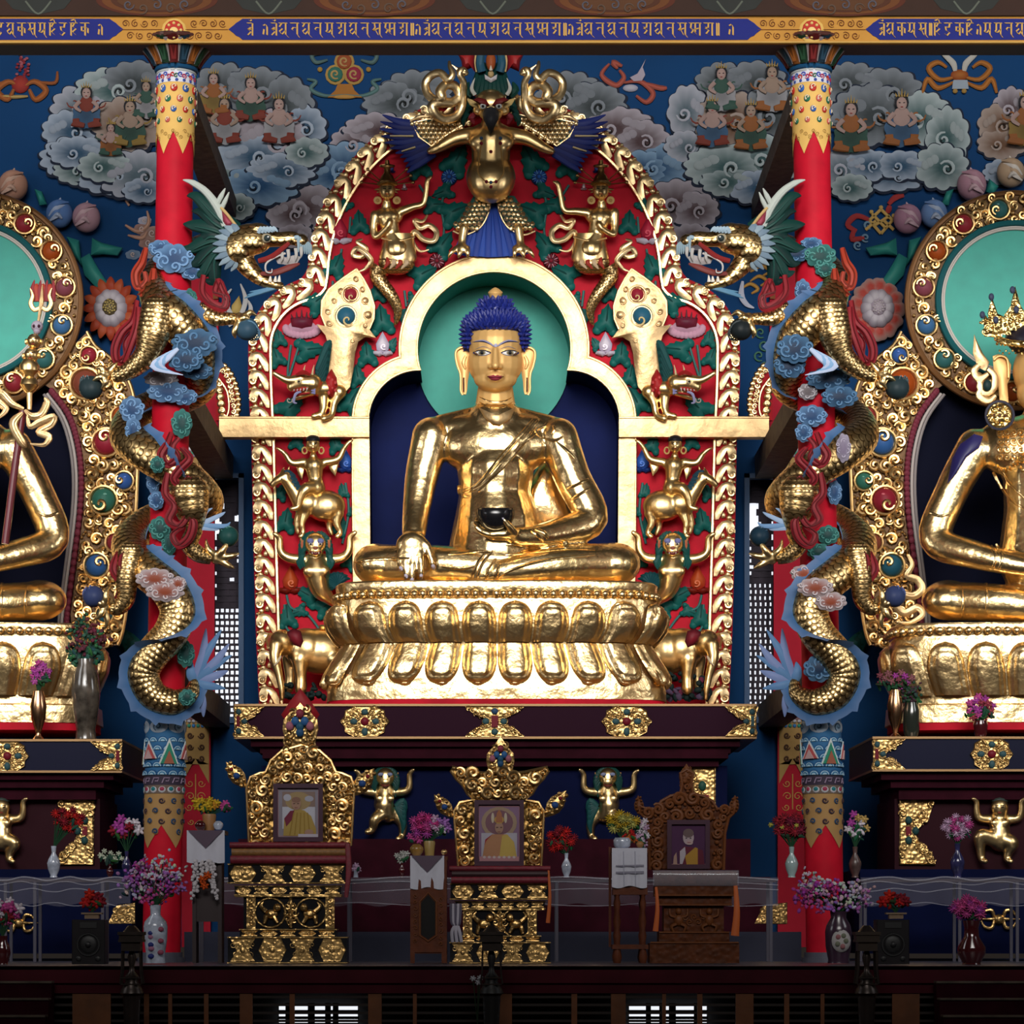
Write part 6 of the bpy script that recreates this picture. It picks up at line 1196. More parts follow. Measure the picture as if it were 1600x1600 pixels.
    bd = blob('body', fs, [('e', (1632, 705, -4), (104, 56, 50)), [(1632, 745, 0, 66), (1632, 800, 2, 64), (1632, 870, 5, 74)], ('e', (1632, 675, -8), (100, 28, 40)), [(1632, 620, -6, 27), (1632, 670, -6, 40)], [(1524, 700, -2, 31), (1486, 770, 6, 27), (1462, 842, 18, 27), (1520, 866, 48, 23), (1600, 884, 72, 17), (1640, 888, 84, 14)], ('e', (1482, 938, 12), (43, 32, 46)), [(1484, 939, 20, 31), (1560, 942, 46, 30), (1660, 950, 56, 26)], ('e', (1632, 940, -15), (180, 28, 62))], 3., G_ST, S, 14)
    b = MB(fs)
    for p in ([(1452, 800), (1470, 806), (1490, 800)], [(1548, 852), (1556, 870), (1550, 890)], [(1556, 850), (1566, 870), (1560, 890)], [(1500, 912), (1504, 940), (1502, 966)], [(1540, 910), (1542, 940), (1540, 966)], [(1560, 730), (1590, 770), (1640, 800)], [(1552, 738), (1580, 782), (1640, 812)]): b.tube([(x, y, 1) for x, y in p], 2.4, 7, sm=5, flat=.8)
    b.project(bd); b.obj('robe_folds', G_ST, S)
    hd = blob('head', fs, [('e', (1632, 580, 0), (50, 54, 52)), ('e', (1632, 615, 10), (44, 34, 44)), [(1632, 620, -6, 26), (1632, 660, -6, 28)]], 2.6, G_MATT, S, 5)
    b = MB(fs); b.pillow([(1551, 556), (1560, 553), (1572, 556), (1580, 570), (1578, 592), (1574, 600), (1576, 630), (1562, 634), (1560, 604), (1553, 585)], -2, 9, (1566, 580), 3, edge=5); b.tube([(1553, 562, 8), (1562, 556, 9), (1574, 562, 9), (1576, 590, 8)], 2, 6, sm=4); b.obj('ear', G_MATT, S)
    if not mr:
        b = MB(fs)
        for (x0, x1, yb, xt, yt) in ((1538, 1566, 520, 1540, 492), (1546, 1580, 516, 1550, 464), (1570, 1606, 510, 1586, 446), (1598, 1640, 508, 1624, 430)): b.pillow([(x0, yb+6), (x0-1, yb-18), (xt-7, (yb+yt)/2), (xt, yt), (xt+9, (yb+yt)/2), (x1, yb-16), (x1, yb+8)], 22, 9, rings=3, edge=5); b.curl(xt, yt+26, 6, 1.4, 1, 1.5, 32); b.curl(xt+4, yb-8, 6, 1.4, 3, 1.5, 32); [b.ell((xt-8+q*4, yb-22+abs(q-2)*3, 31), 2.4, 7, 5) for q in range(5)]
        b.tube([(1556, 528, 30), (1580, 536, 44), (1632, 538, 54)], 5, 8, sm=4); [b.ell((1558+q*6, 537+q*.6, 36+q*1.4), 2.8, 7, 5) for q in range(12)]; [b.ell((1562+q*5, 548+q % 2*4, 34+q*1.4), 1.8, 6, 4) for q in range(12)]; c_ = b.obj('crown', G_FIL, S)
        b = MB(fs); b.ell((1632, 528, -4), (62, 34, 54), 20, 12); b.obj('hair', mat('black_hair', (.012, .01, .02), .4), S)
        b = MB(fs); [b.ell(p, (4.4, 6, 3.4), 10, 7, col=(.04, .05, .09)) for p in ((1549, 464, 34), (1535, 492, 34), (1582, 453, 34), (1556, 500, 34), (1588, 484, 34))]; b.obj('crown_stones', GLOSSP, c_)
        b = MB(fs); b.pillow([(1522, 522), (1528, 536), (1536, 552), (1546, 566), (1540, 580), (1528, 574), (1520, 552)], 6, 7, rings=3, edge=4)
        for p in ([(1530, 570), (1522, 580), (1530, 592), (1544, 584)], [(1544, 576), (1554, 588), (1552, 606), (1540, 614), (1530, 604), (1536, 590)], [(1528, 592), (1534, 606), (1530, 618), (1544, 626), (1556, 618)]): b.tube([(x, y, 14) for x, y in p], [4, 6, 6, 3], 8, sm=5, flat=.5)
        b.obj('ear_ribbon', G_PALE, S); b = MB(fs); b.ell((1543, 602, 20), (7, 9, 4), 12, 8, col=(.01, .03, .03)); b.obj('ribbon_stone', GLOSSP, S)
        b = MB(fs); b.ell((1562, 649, 34), (21, 21, 6), 24, 8); [b.ell((1562+14*cos(k*pi/5), 649+14*sin(k*pi/5), 39), 3, 7, 5) for k in range(10)]; e_ = b.obj('round_earring', G_FIL, S)
        b = MB(fs); b.tube([(1562+21.5*cos(k*.3), 649+21.5*sin(k*.3), 34) for k in range(21)], 2.6, 7, closed=True, col=(.03, .03, .05)); [b.ell((1562+q[0]*9, 649+q[1]*9, 41), (2.4, 2.4, 1.4), 7, 5, col=(.1, .04, .02)) for q in ((0, 0), (1, 0), (-1, 0), (0, 1), (0, -1))]; b.obj('earring_edge', GLOSSP, e_)
        b = MB(fs); [b.curl(1562+(k % 5)*11, 676+(k//5)*13, 6, 1.4, k, 1.6, 4, n=6) for k in range(20)]; [b.ell((1556+k*6, 730+6*sin(k), 3), 3, 7, 5) for k in range(9)]; b.project(bd); b.obj('necklace', G_FIG, S)
        b = MB(fs); b.pillow([(1488, 716), (1500, 694), (1522, 678), (1536, 682), (1530, 700), (1510, 714), (1494, 740), (1480, 756)], 3, 4, rings=3); b.project(bd); b.obj('blue_shawl', mat('blue_cloth', (.015, .012, .09), .5), S)
        b = MB(Fr(-1.95)); ribbon(b, [(1418, 868), (1424, 884), (1416, 900), (1432, 906), (1440, 920), (1426, 932), (1404, 930), (1398, 944), (1412, 958), (1432, 950), (1440, 962), (1420, 974), (1400, 972)], 6.5); o = b.obj('scarf_ribbon', G_PALE); tag(o, 'pale gold ribbon at the knee of the right side statue', 'ribbon')
    else:
        ft = Fr(-2.7)
        b = MB(ft); b.tube([(36, 640, 0), (22, 740, 0), (8, 850, 0)], 6, 10); t = thing('ritual_staff', 'dark red staff with trident, skull and gold heads, left edge of view', 'staff', ft(22, 850, 0)); b.obj('shaft', mat('dark_red_shaft', (.12, .012, .02), .35), t)
        b = MB(ft); b.lathe(46, [(3, 556), (10, 562), (16, 572), (15, 580), (8, 586), (7, 589), (13, 594), (15, 602), (10, 610), (5, 614), (4, 640)], 0, 16); b.obj('vase_knob', G_FIG, t)
        for (x, y, r) in ((53, 533, 11), (49, 555, 11.5)):
            b = MB(ft); b.ell((x, y, 0), (r, r*1.05, r), 14, 10); [b.ell((x+q*r*1.1, y+1, 0), (2.5, 5, 2.5), 8, 6) for q in (-1, 1)]; b.ell((x, y+2, r), (1.6, 3, 2.4), 7, 5); h_ = b.obj('head', G_FIG, t); b = MB(ft); [b.tube([(x+q*2, y-2, r), (x+q*7, y-3, r-2.6)], .9, 5, col=(.05, .02, .01)) for q in (-1, 1)]; b.tube([(x-3, y+6.4, r-.8), (x+3, y+6.4, r-.8)], .9, 5, col=(.2, .03, .02)); b.obj('face_paint', GLOSSP, h_)
        b = MB(ft); b.ell((58, 510, 0), (9.5, 9, 9), 14, 10, col=(.36, .31, .38)); b.ell((58, 518, 1), (6, 5, 7), 10, 7, col=(.34, .29, .36)); [b.ell((58+q*3.6, 511, 7.4), (2.5, 2.7, 2), 8, 6, col=(.04, .01, .02)) for q in (-1, 1)]; b.obj('skull', GLOSSP, t)
        b = MB(ft); b.tube([(60, 502, 0), (63, 484, 0), (65, 470, 0), (66, 445, 0)], [2, 3, 4, .6], 8, sm=4)
        for q in (-1, 1): b.tube([(64, 480, 0), (64+q*10, 484, 0), (64+q*16, 474, 0), (64+q*13, 462, 0), (64+q*17, 450, 0)], [3, 4, 4, 3, .5], 8, sm=4, flat=.6)
        b.obj('trident', G_PALE, t)
        b = MB(ft); [b.tube([(52+k*5, 470, -5), (50+k*5.4, 452-4*(k % 2), -6), (53+k*5, 436+6*(k % 2), -6)], [4, 4.5, .6], 7, sm=4, flat=.5, col=RF2 if k % 2 else RF) for k in range(7)]; b.obj('flame', GLOSSP, t)
        b = MB(ft); ribbon(b, [(40, 642), (52, 652), (66, 648), (74, 630), (70, 622)], 6); ribbon(b, [(44, 648), (48, 668), (64, 660), (84, 652), (80, 664), (62, 676), (78, 684), (70, 696), (48, 694)], 6); ribbon(b, [(38, 640), (20, 632), (4, 616), (-6, 624), (10, 640), (-4, 656)], 6.5); ribbon(b, [(36, 646), (22, 664), (34, 690), (42, 700)], 7); o = b.obj('scarf_ribbon', G_PALE); tag(o, 'pale gold bow ribbon tied around the staff at the left edge', 'ribbon')
    # ledge
    if mr: ledge('side_altar', 'dark altar ledge with gold fittings at the left edge of the view', -140, 190, 1157, 1206, LY, [(12, 33, 0), (190, 48, 3)], 300, mat('blue_black_lacquer', (.006, .007, .026), .4, spec=.1)); x0, x1 = -140, 205
    else: ledge('side_altar', 'dark altar ledge with gold fittings at the right edge of the view', 1364, 1700, 1153, 1204, LY, [(1364, 50, 2), (1549, 33, 0)], 300, MATS['blue_black_lacquer']); x0, x1 = 1350, 1700
    A = [o for o in bpy.data.objects if o.name.startswith('side_altar')][-1]; f = Fr(LY); b = MB(f); b.smooth = False; e = 1 if mr else -1
    for k, (dx, y0, y1, d) in enumerate(((14, 1206, 1218, -8), (30, 1218, 1230, -16), (44, 1230, 1248, -26))): b.box(x0 if mr else x0+dx+14, y0, x1-dx-15 if mr else x1, y1, -250, d)
    b.obj('stepped_moulding', MAROON, A)
    b = MB(f); b.smooth = False; b.box(x0 if mr else 1404, 1246, 150 if mr else x1, 1360, -250, -44); b.obj('maroon_front', mat('deep_maroon', (.024, .004, .008), .6, spec=.08), A)
    b = MB(f); b.smooth = False; b.box(x0 if mr else 1345, 1358, 205 if mr else x1, 1490, -250, -10); b.obj('navy_base', NAVY, A)
    b = MB(f); xs = 140 if mr else 1412; s_ = -1 if mr else 1; O = [(0, 0), (54, 0), (44, 28), (26, 42), (24, 54), (30, 68), (50, 90), (56, 100), (0, 100)]; Pn = [(xs+s_*x, 1249+y) for x, y in O]; b.prism(Pn, -44, -40, bev=1.5); b.tube([(x, y, -40) for x, y in Pn], 1.8, 5, closed=True)
    for k in range(34): i = R5.randrange(len(Pn)); q = .25+.65*R5.random(); c = (xs+s_*10, 1298); b.curl(c[0]+(Pn[i][0]-c[0])*q, c[1]+(Pn[i][1]-c[1])*q, R5.uniform(4, 8), 1.3, k, 2., -38, n=6)
    g = b.obj('corner_plate', G_ANT, A); b = MB(f); [b.ell((xs+s_*q[0], q[1], -36), (5.5, 6.5, 4), 10, 8, col=(.02, .06, .06)) for q in ((13, 1280), (24, 1297), (13, 1312))]; b.box(xs+s_*13-4, 1290, xs+s_*13+4, 1304, -40, -36, GR); b.obj('stones', GLOSSP, g)
    # side wall lotus buds and flower
    fw = Fr(WY-.12, mr)
    t = thing('lotus_spray', 'painted lotus buds with green leaves above the %s ring frame' % sd, 'flowers', fw(1420, 420, 0))
    for (x, y, r, c, c2) in ((1517, 291, 23, (.40, .22, .28), (.55, .38, .42)), (1458, 336, 21, (.15, .26, .5), (.42, .5, .65)), (1417, 344, 22, (.38, .2, .28), (.55, .38, .44)), (1578, 272, 22, (.42, .3, .2), (.6, .55, .5))) if not mr else ((1522, 292, 23, (.45, .24, .17), (.55, .36, .28)), (1450, 336, 21, (.10, .2, .45), (.38, .46, .62)), (1408, 342, 22, (.42, .25, .3), (.55, .38, .42))):
        b = MB(fw); b.ell((x, y, 8), (r, r*1.05, r*.9), 18, 12, col=c)
        for k in range(4): b.tube([(x-r*.75+k*3, y-r*.75+k*5, 8+r*.5), (x+r*.1, y-r*.5+k*r*.3, 8+r*.95), (x+r*.7, y+r*.1+k*r*.2, 8+r*.6)], [1, r*.2, 1], 7, sm=5, flat=.5, col=c2 if k % 2 else c)
        b.tube([(x-r*.3, y+r*.55, 8+r*.8), (x, y+r*.3, 8+r), (x+r*.4, y+r*.5, 8+r*.8)], [1.5, 4, 1], 7, sm=4, col=c2); b.tube([(x, y-r*.9, 8), (x-2, y-r*1.2, 8)], [4, .5], 6, col=c2); b.obj('lotus_bud', GLOSSP, t)
    for pts in ([(1470, 320), (1478, 300), (1490, 296), (1482, 322)], [(1400, 372), (1384, 380), (1352, 388), (1360, 400), (1384, 398), (1402, 400)], [(1420, 376), (1440, 370), (1428, 400), (1416, 416)], [(1404, 396), (1390, 420), (1372, 448), (1392, 452), (1412, 430), (1418, 404)], [(1560, 292), (1545, 280), (1540, 300), (1552, 306)]): b = MB(fw); b.pillow(pts, 0, 9, rings=3, col=(.02, .16, .15), col2=(.03, .24, .2), edge=3); b.obj('leaf', GLOSSP, t)
    t = thing('wall_flower', ('orange petalled flower with white centre beside the left ring frame' if mr else 'red and white ruffled peony beside the right ring frame'), 'flower', fw(1372, 540, 0)); cx, cy = 1370, 484
    b = MB(fw)
    if mr:
        for k in range(16): a = k*pi/8; b.tube([(cx+cos(a)*18, cy+sin(a)*20, 4), (cx+cos(a)*34, cy+sin(a)*38, 10), (cx+cos(a)*44, cy+sin(a)*50, 8)], [7, 9, 6, 1], 7, sm=4, flat=.5, col=(.42, .08, .03) if k % 2 else (.36, .05, .02))
    else:
        for k in range(13): a = k*2*pi/13; b.pillow(lobed(cx+cos(a)*30, cy+sin(a)*36, 15, 15, 5, k), 2, 8, col=(.5, .34, .3), col2=(.40, .04, .025))
    b.obj('outer_petals', GLOSSP, t); b = MB(fw)
    for k in range(10): a = k*pi/5; b.pillow(lobed(cx+cos(a)*15, cy+sin(a)*18, 12, 13, 5, k, .06), 10, 12, col=(.42, .38, .45), col2=(.5, .46, .5))
    b.obj('inner_petals', GLOSSP, t); b = MB(fw); b.ell((cx, cy, 18), (13, 14, 8), 14, 8, col=(.12, .09, .05) if mr else (.4, .34, .4)); [b.ell((cx+10*sqrt(k/24)*cos(k*2.4), cy+11*sqrt(k/24)*sin(k*2.4), 25), (1.6, 1.6, 1.4), 6, 4, col=(.5, .38, .12) if mr else (.5, .44, .46)) for k in range(24)]; b.obj('seed_head', GLOSSP, t)
    b = MB(Fr(WY-.08, mr)); [b.tube([(1375+k*3, 985, 0), (1352-k*6, 995+k*4, 8), (1338+k*4, 1030+k*8, 4)], [8, 12, 1], 8, sm=5, flat=.5, col=(.015, .11, .10) if k % 2 else (.01, .07, .06)) for k in range(4)]; o = b.obj('carved_leaf_spray', GLOSSP); tag(o, 'green carved leaf curling below the %s jewelled surround' % sd, 'leaves')
# ================================================================ figures on the altar fronts
def dancer(f, cx, cy, mirx, label, lion=True):
    g = Fr(f.Y, mirx, True); X = (1544-cx) if mirx else cx
    T = thing('lion_figure' if lion else 'squatting_figure', label, 'figure', g(X, cy+60, 0))
    if lion:
        ch = [('e', (X, cy-36, 16), (15, 15, 14)), ('e', (X, cy-28, 26), (9, 7, 6)), [(X, cy-14, 10, 14), (X-2, cy+8, 14, 16), (X+4, cy+24, 10, 12)], [(X-14, cy-12, 10, 8), (X-32, cy-14, 14, 6.5), (X-40, cy-20, 16, 5.5), (X-41, cy-40, 18, 4.6), (X-47, cy-46, 22, 3.4)], [(X+14, cy-12, 10, 8), (X+32, cy-14, 14, 6.5), (X+38, cy-22, 16, 5.5), (X+38, cy-40, 18, 4.6), (X+44, cy-47, 22, 3.4)], [(X-2, cy+20, 14, 12), (X-16, cy+30, 26, 9), (X-20, cy+46, 22, 6), (X-28, cy+50, 28, 5)], [(X+12, cy+20, 6, 12), (X+26, cy+36, 8, 8), (X+26, cy+56, 8, 5.5), (X+20, cy+61, 16, 5)], ('e', (X-9, cy-2, 26), (7, 6, 4)), ('e', (X+8, cy-2, 26), (7, 6, 4))]
    else:
        ch = [('e', (X, cy-38, 16), (14, 15, 13)), [(X, cy-18, 10, 15), (X, cy+6, 14, 17), (X, cy+14, 12, 17)], [(X-14, cy-20, 10, 8), (X-32, cy-22, 14, 6.5), (X-36, cy-34, 16, 5.4), (X-36, cy-48, 18, 4.4), (X-42, cy-52, 22, 3.2)], [(X+14, cy-20, 10, 8), (X+30, cy-22, 14, 6.5), (X+34, cy-34, 16, 5.4), (X+34, cy-48, 18, 4.4), (X+40, cy-52, 22, 3.2)], [(X-8, cy+12, 18, 13), (X-30, cy+6, 26, 11), (X-30, cy+26, 22, 7.5), (X-28, cy+42, 22, 6), (X-22, cy+46, 28, 4.5)], [(X+8, cy+12, 18, 13), (X+20, cy+18, 22, 11), (X+14, cy+30, 18, 8), (X+12, cy+42, 18, 6), (X+18, cy+46, 24, 4.5)], ('e', (X-8, cy-14, 24), (7, 6, 4)), ('e', (X+8, cy-14, 24), (7, 6, 4))]
    blob('body', g, ch, 1.9, G_FIG, T, 5)
    b = MB(g)
    if lion: 
        for k in range(18):
            a = radians(-30+k*14); x, y = X+cos(a)*14, cy-36-sin(a)*15; b.tube([(x, y, 14), (x+cos(a)*5, y-sin(a)*3+6, 15), (x+cos(a)*4, y+16+(8 if k in (0, 1, 2, 15, 16, 17) else 0), 16)], [4, 4.6, .8], 7, sm=3, col=(.008, .045, .04))
        for k in range(9): b.tube([(X+16, cy+10, 14), (X+28, cy+2+k*4, 14), (X+34-k, cy+14+k*5, 12)], [4, 5.5, .8], 7, sm=4, col=(.006, .05, .05) if k % 2 else (.012, .07, .07))
        b.obj('green_mane', GLOSSP, T); b = MB(g)
        for q in (-1, 1): b.ell((X+q*7, cy-40, 29), (4.6, 3, 2), 9, 6, col=(.2, .22, .34)); b.ell((X+q*6.4, cy-37, 30), (2, 1.5, 1), 7, 5, col=(.01, .01, .01)); b.pillow([(X+q*x, cy+y) for x, y in ((14, -44), (21, -43), (20, -28), (15, -30))], 14, 5, rings=2, col=(.42, .24, .1), col2=(.3, .04, .02))
        b.tube([(X-7, cy-24, 30), (X, cy-21.5, 32), (X+7, cy-24, 30)], [.8, 2, .8], 6, sm=4, col=(.12, .02, .015)); b.obj('painted_face', GLOSSP, T)
    else: b.ell((X, cy-50, 12), (15, 7, 12), 12, 7, col=(.03, .04, .035)); face(b, X, cy-36, 29, 13); b.obj('hair', GLOSSP, T)
fa = Fr(LY+.44)
dancer(fa, 602, 1250, False, 'gold dancing lion figure with green mane on the altar front, left of the middle throne')
dancer(fa, 950, 1250, True, 'gold dancing lion figure with green mane on the altar front, right of the middle throne')
dancer(fa, 1562, 1300, False, 'gold squatting figure with raised arms on the right side altar', False)
dancer(fa, 2, 1300, False, 'gold squatting figure with raised arm cut by the left edge', False)
def vajra(f, cx, cy, s, label):
    b = MB(f)
    for q in (-1, 1):
        for e in (-1, 1): b.tube([(cx+q*s*.3, cy, 2), (cx+q*s*.5, cy+e*s*.6, 4), (cx+q*s*1.0, cy+e*s*.55, 4), (cx+q*s*1.25, cy+e*s*.12, 3)], [s*.12, s*.14, s*.1, s*.05], 8, sm=6)
        b.tube([(cx, cy, 3), (cx+q*s*1.5, cy, 3)], [s*.14, s*.1, s*.03], 8)
    b.ell((cx, cy, 4), (s*.36, s*.36, s*.3), 12, 8); o = b.obj('vajra_emblem', G_ANT); tag(o, label, 'emblem')
vajra(Fr(LY+.08), 30, 1442, 20, 'gold double pronged emblem on the navy base at the left'); vajra(Fr(LY+.08), 1560, 1436, 22, 'gold double pronged emblem on the navy base at the right')
for x0, x1, lab in ((168, 212, 'small gold plate on the altar base beside the left pillar'), (1178, 1230, 'small gold plate on the altar base beside the right pillar')):
    b = MB(Fr(-3.08)); b.prism([(x0, 1444), (x0+14, 1414), (x1, 1410), (x1, 1444)], 0, 4, bev=1.5); [b.curl(x0+14+k % 3*9, 1422+k//3*13, 6, 1.3, k, 1.6, 5) for k in range(6)]; o = b.obj('gold_plate', G_ANT); tag(o, lab, 'plate')
# ================================================================ plastic covered offering tables
FILM = mat('clear_plastic_film', (.5, .48, .6), .12, alpha=.12, spec=.8); FILM2 = mat('plastic_fold', (.6, .6, .7), .1, alpha=.22, spec=.9); ALU = mat('grey_table_leg', (.06, .055, .08), .4)
TY = -5.35
def table(label, x0, x1, legs, y0=1371):
    f = Fr(TY); T = thing('offering_table', label, 'table', f((x0+x1)/2, 1502, -30)); b = MB(f); b.smooth = False; b.box(x0+3, y0+2, x1-3, y0+7, -62, -2); b.obj('table_top', mat('table_top_dark', (.035, .02, .03), .4), T)
    for x in legs:
        for d in (-58, -6): b = MB(f); b.smooth = False; b.box(x-2.4, y0+7, x+2.4, 1503, d, d+4.5); b.obj('leg', ALU, T)
    n = int((x1-x0)/6)
    b = MB(f); b.grid(lambda u, v: (x0+(x1-x0)*u, y0+43*v+2.5*sin(u*n*.55)*v, 1+2.2*sin(u*n*.9)*v), n*2, 8); b.grid(lambda u, v: (x0+(x1-x0)*u, y0, -62+63*v), 8, 2); b.obj('plastic_film', FILM, T)
    b = MB(f)
    for yy, w_ in ((2, 1.2), (9, .7), (20, .8), (42, .7)): b.tube([(x0+(x1-x0)*k/14, y0+yy+3*sin(k*1.7+yy), 2) for k in range(15)], w_, 5, sm=3, flat=.5)
    b.obj('film_fold', FILM2, T)
table('plastic covered offering table at the left edge of the stage', -60, 204, (8, 54, 160))
table('long plastic covered offering table behind the three thrones', 300, 1216, (310, 545, 870, 1205))
table('plastic covered offering table at the right edge of the stage', 1345, 1700, (1352, 1500, 1590))
# ================================================================ thrones with framed photographs
TH_Y = -7.6
BROC = mat('red_brocade', (.16, .008, .02), .6, bump=.3, bscale=30, var=.3); TAN = mat('tan_brocade', (.22, .1, .025), .6, bump=.3, bscale=30, var=.3); DKW = mat('carved_dark_wood', (.09, .024, .007), .55, spec=.15, bump=.5, bscale=16, var=.4, vor=True, bdist=.03); ORG = mat('hanging_ribbon', (.45, .09, .01), .6)
def hexpanel(b, cx, cy, w, h, z, kind=0):
    O = [(-w, 0), (-w*.62, -h), (w*.62, -h), (w, 0), (w*.62, h), (-w*.62, h)] if kind == 0 else [(-w, -h), (w, -h), (w*.55, -h*.3), (w*.5, 0), (w*.55, h*.3), (w, h), (-w, h), (-w*.55, h*.3), (-w*.5, 0), (-w*.55, -h*.3)]
    P = [(cx+x, cy+y) for x, y in O]; b.prism(P, z, z+1.4, bev=.5); b.tube([(x, y, z+1.2) for x, y in P], .9, 5, closed=True)
    for k in range(9): b.curl(cx+(k-4)*w*(.17 if kind == 0 else .2), cy+h*.42*(1 if k % 2 else -1)*(1-abs(k-4)*.12 if kind == 0 else .7+abs(k-4)*.1), h*.3, 1.2, k, .7, z+1.2, hand=1-2*(k % 2), n=5, flat=.5)
    b.ell((cx, cy, z+1), (h*.3, h*.3, 1.6), 8, 6)
def tier(b, bk, x0, x1, y0, y1, d, n, g0=0):
    # a row of gold panels on a black tier
    bk.box(x0, y0, x1, y1, -60, d); w = (x1-x0)/n/2
    for k in range(n): hexpanel(b, x0+w*(2*k+1), (y0+y1)/2, w*.9 if k % 2 == g0 else w*.82, (y1-y0)/2-2.5, d, 0 if k % 2 == g0 else 1)
    for y in (y0, y1): b.box(x0-1, y-.8, x1+1, y+.8, -60, d+1)
def photo(f, x0, y0, x1, y1, d, T, kind):
    # framed photograph of a seated monk
    Wd, Hh = x1-x0, y1-y0; b = MB(f); b.smooth = False
    for r in ((x0, y0, x1, y0+7), (x0, y1-7, x1, y1), (x0, y0+7, x0+7, y1-7), (x1-7, y0+7, x1, y1-7)): b.box(*r, d, d+6)
    P = tag(b.obj('framed_photo', mat('purple_brown_frame', (.045, .014, .03), .3)), *T)
    b = MB(f); q = lambda u, v: (x0+Wd*u, y0+Hh*v); PL = lambda pts, z, c: b.prism([q(*p) for p in pts], d+z-.5, d+z, c)
    bg = ((.22, .2, .24), (.20, .12, .2), (.06, .02, .06))[kind]
    PL([(.06, .06), (.94, .06), (.94, .94), (.06, .94)], 1, bg)
    for a in ((.09, .09, .91, .1), (.09, .9, .91, .91), (.09, .09, .1, .91), (.9, .09, .91, .91)): PL([(a[0], a[1]), (a[2], a[1]), (a[2], a[3]), (a[0], a[3])], 1.4, (.38, .18, .2))
    el = lambda u, v, ru, rv, z, c: b.prism([(x0+Wd*(u+ru*cos(k*pi/9)), y0+Hh*(v+rv*sin(k*pi/9))) for k in range(18)], d+z-.5, d+z, c)
    SK = (.30, .18, .13)
    if kind == 0:
        PL([(.18, .14), (.84, .14), (.84, .4), (.18, .4)], 1.6, (.2, .14, .12)); el(.5, .3, .26, .16, 1.8, (.28, .2, .1)); PL([(.18, .4), (.84, .4), (.84, .78), (.18, .78)], 1.7, (.40, .40, .46)); el(.28, .24, .08, .06, 2, (.34, .34, .4)); el(.72, .26, .09, .05, 2, (.3, .3, .36))
        PL([(.2, .9), (.22, .6), (.34, .48), (.46, .44), (.62, .46), (.76, .56), (.86, .78), (.86, .9)], 2.2, (.32, .22, .06)); PL([(.22, .6), (.34, .47), (.42, .46), (.4, .6), (.26, .74)], 2.6, (.14, .02, .04)); [PL([(.4+k*.07, .5), (.42+k*.07, .5), (.34+k*.1, .88), (.32+k*.1, .88)], 2.9, (.24, .15, .03)) for k in range(5)]; el(.72, .84, .09, .05, 3, SK); PL([(.5, .87), (.9, .87), (.9, .93), (.5, .93)], 3.2, (.4, .36, .42))
        el(.46, .34, .095, .115, 3, SK); el(.46, .28, .09, .05, 3.2, (.2, .11, .08))
    elif kind == 1:
        el(.5, .34, .36, .24, 1.6, (.28, .2, .14)); el(.5, .34, .28, .19, 1.8, (.16, .08, .1)); PL([(.14, .5), (.86, .5), (.86, .86), (.14, .86)], 1.7, (.34, .32, .38)); [el(.5+.13*e, .27, .03, .08, 2, (.42, .36, .28)) for e in (-1, 1)]
        PL([(.16, .88), (.22, .62), (.36, .52), (.64, .52), (.78, .62), (.86, .88)], 2.2, (.34, .17, .09)); PL([(.5, .88), (.56, .54), (.66, .52), (.8, .64), (.86, .88)], 2.5, (.42, .30, .08)); PL([(.36, .52), (.24, .62), (.2, .7), (.22, .6)], 2.5, (.24, .02, .03)); PL([(.1, .86), (.9, .86), (.9, .93), (.1, .93)], 2.8, (.36, .18, .2)); [el(.2+k*.1, .87, .03, .02, 3, (.44, .36, .36)) for k in range(7)]
        el(.5, .42, .085, .09, 3, SK); el(.5, .3, .1, .06, 3.1, (.36, .22, .06)); PL([(.43, .34), (.57, .34), (.55, .2), (.5, .14), (.45, .2)], 3.2, (.3, .12, .06))
    else:
        PL([(.3, .92), (.28, .64), (.4, .54), (.6, .56), (.84, .62), (.88, .92)], 2, (.10, .015, .03)); PL([(.46, .92), (.42, .74), (.66, .56), (.72, .58), (.72, .92)], 2.3, (.33, .18, .03)); PL([(.3, .64), (.42, .55), (.44, .7), (.36, .9), (.3, .9)], 2.4, (.36, .32, .36)); PL([(.14, .92), (.16, .74), (.22, .66), (.24, .92)], 2.4, (.32, .2, .16))
        el(.5, .36, .13, .15, 2.6, (.36, .28, .3)); el(.5, .27, .125, .09, 2.8, (.12, .08, .08)); el(.53, .46, .08, .05, 2.9, (.38, .28, .28))
    if kind == 2:
        for e in (-1, 1): el(.5+.05*e, .37, .02, .01, 3.3, (.02, .015, .02))
        PL([(.47, .455), (.56, .455), (.55, .465), (.48, .465)], 3.3, (.28, .08, .08))
    else:
        cx_, cy_ = ((.46, .35), (.5, .42))[kind]; [PL([(cx_+e*.06, cy_-.01), (cx_+e*.02, cy_-.01), (cx_+e*.02, cy_), (cx_+e*.06, cy_)], 3.6, (.04, .02, .02)) for e in (-1, 1)]; PL([(cx_-.03, cy_+.06), (cx_+.03, cy_+.06), (cx_+.03, cy_+.068), (cx_-.03, cy_+.068)], 3.6, (.2, .05, .05))
    b.smooth = False; b.obj('print', PAINT, P)
    b = MB(f); b.smooth = False; b.box(x0+6, y0+6, x1-6, y1-6, d-1, d); b.obj('backing', MAROON, P)
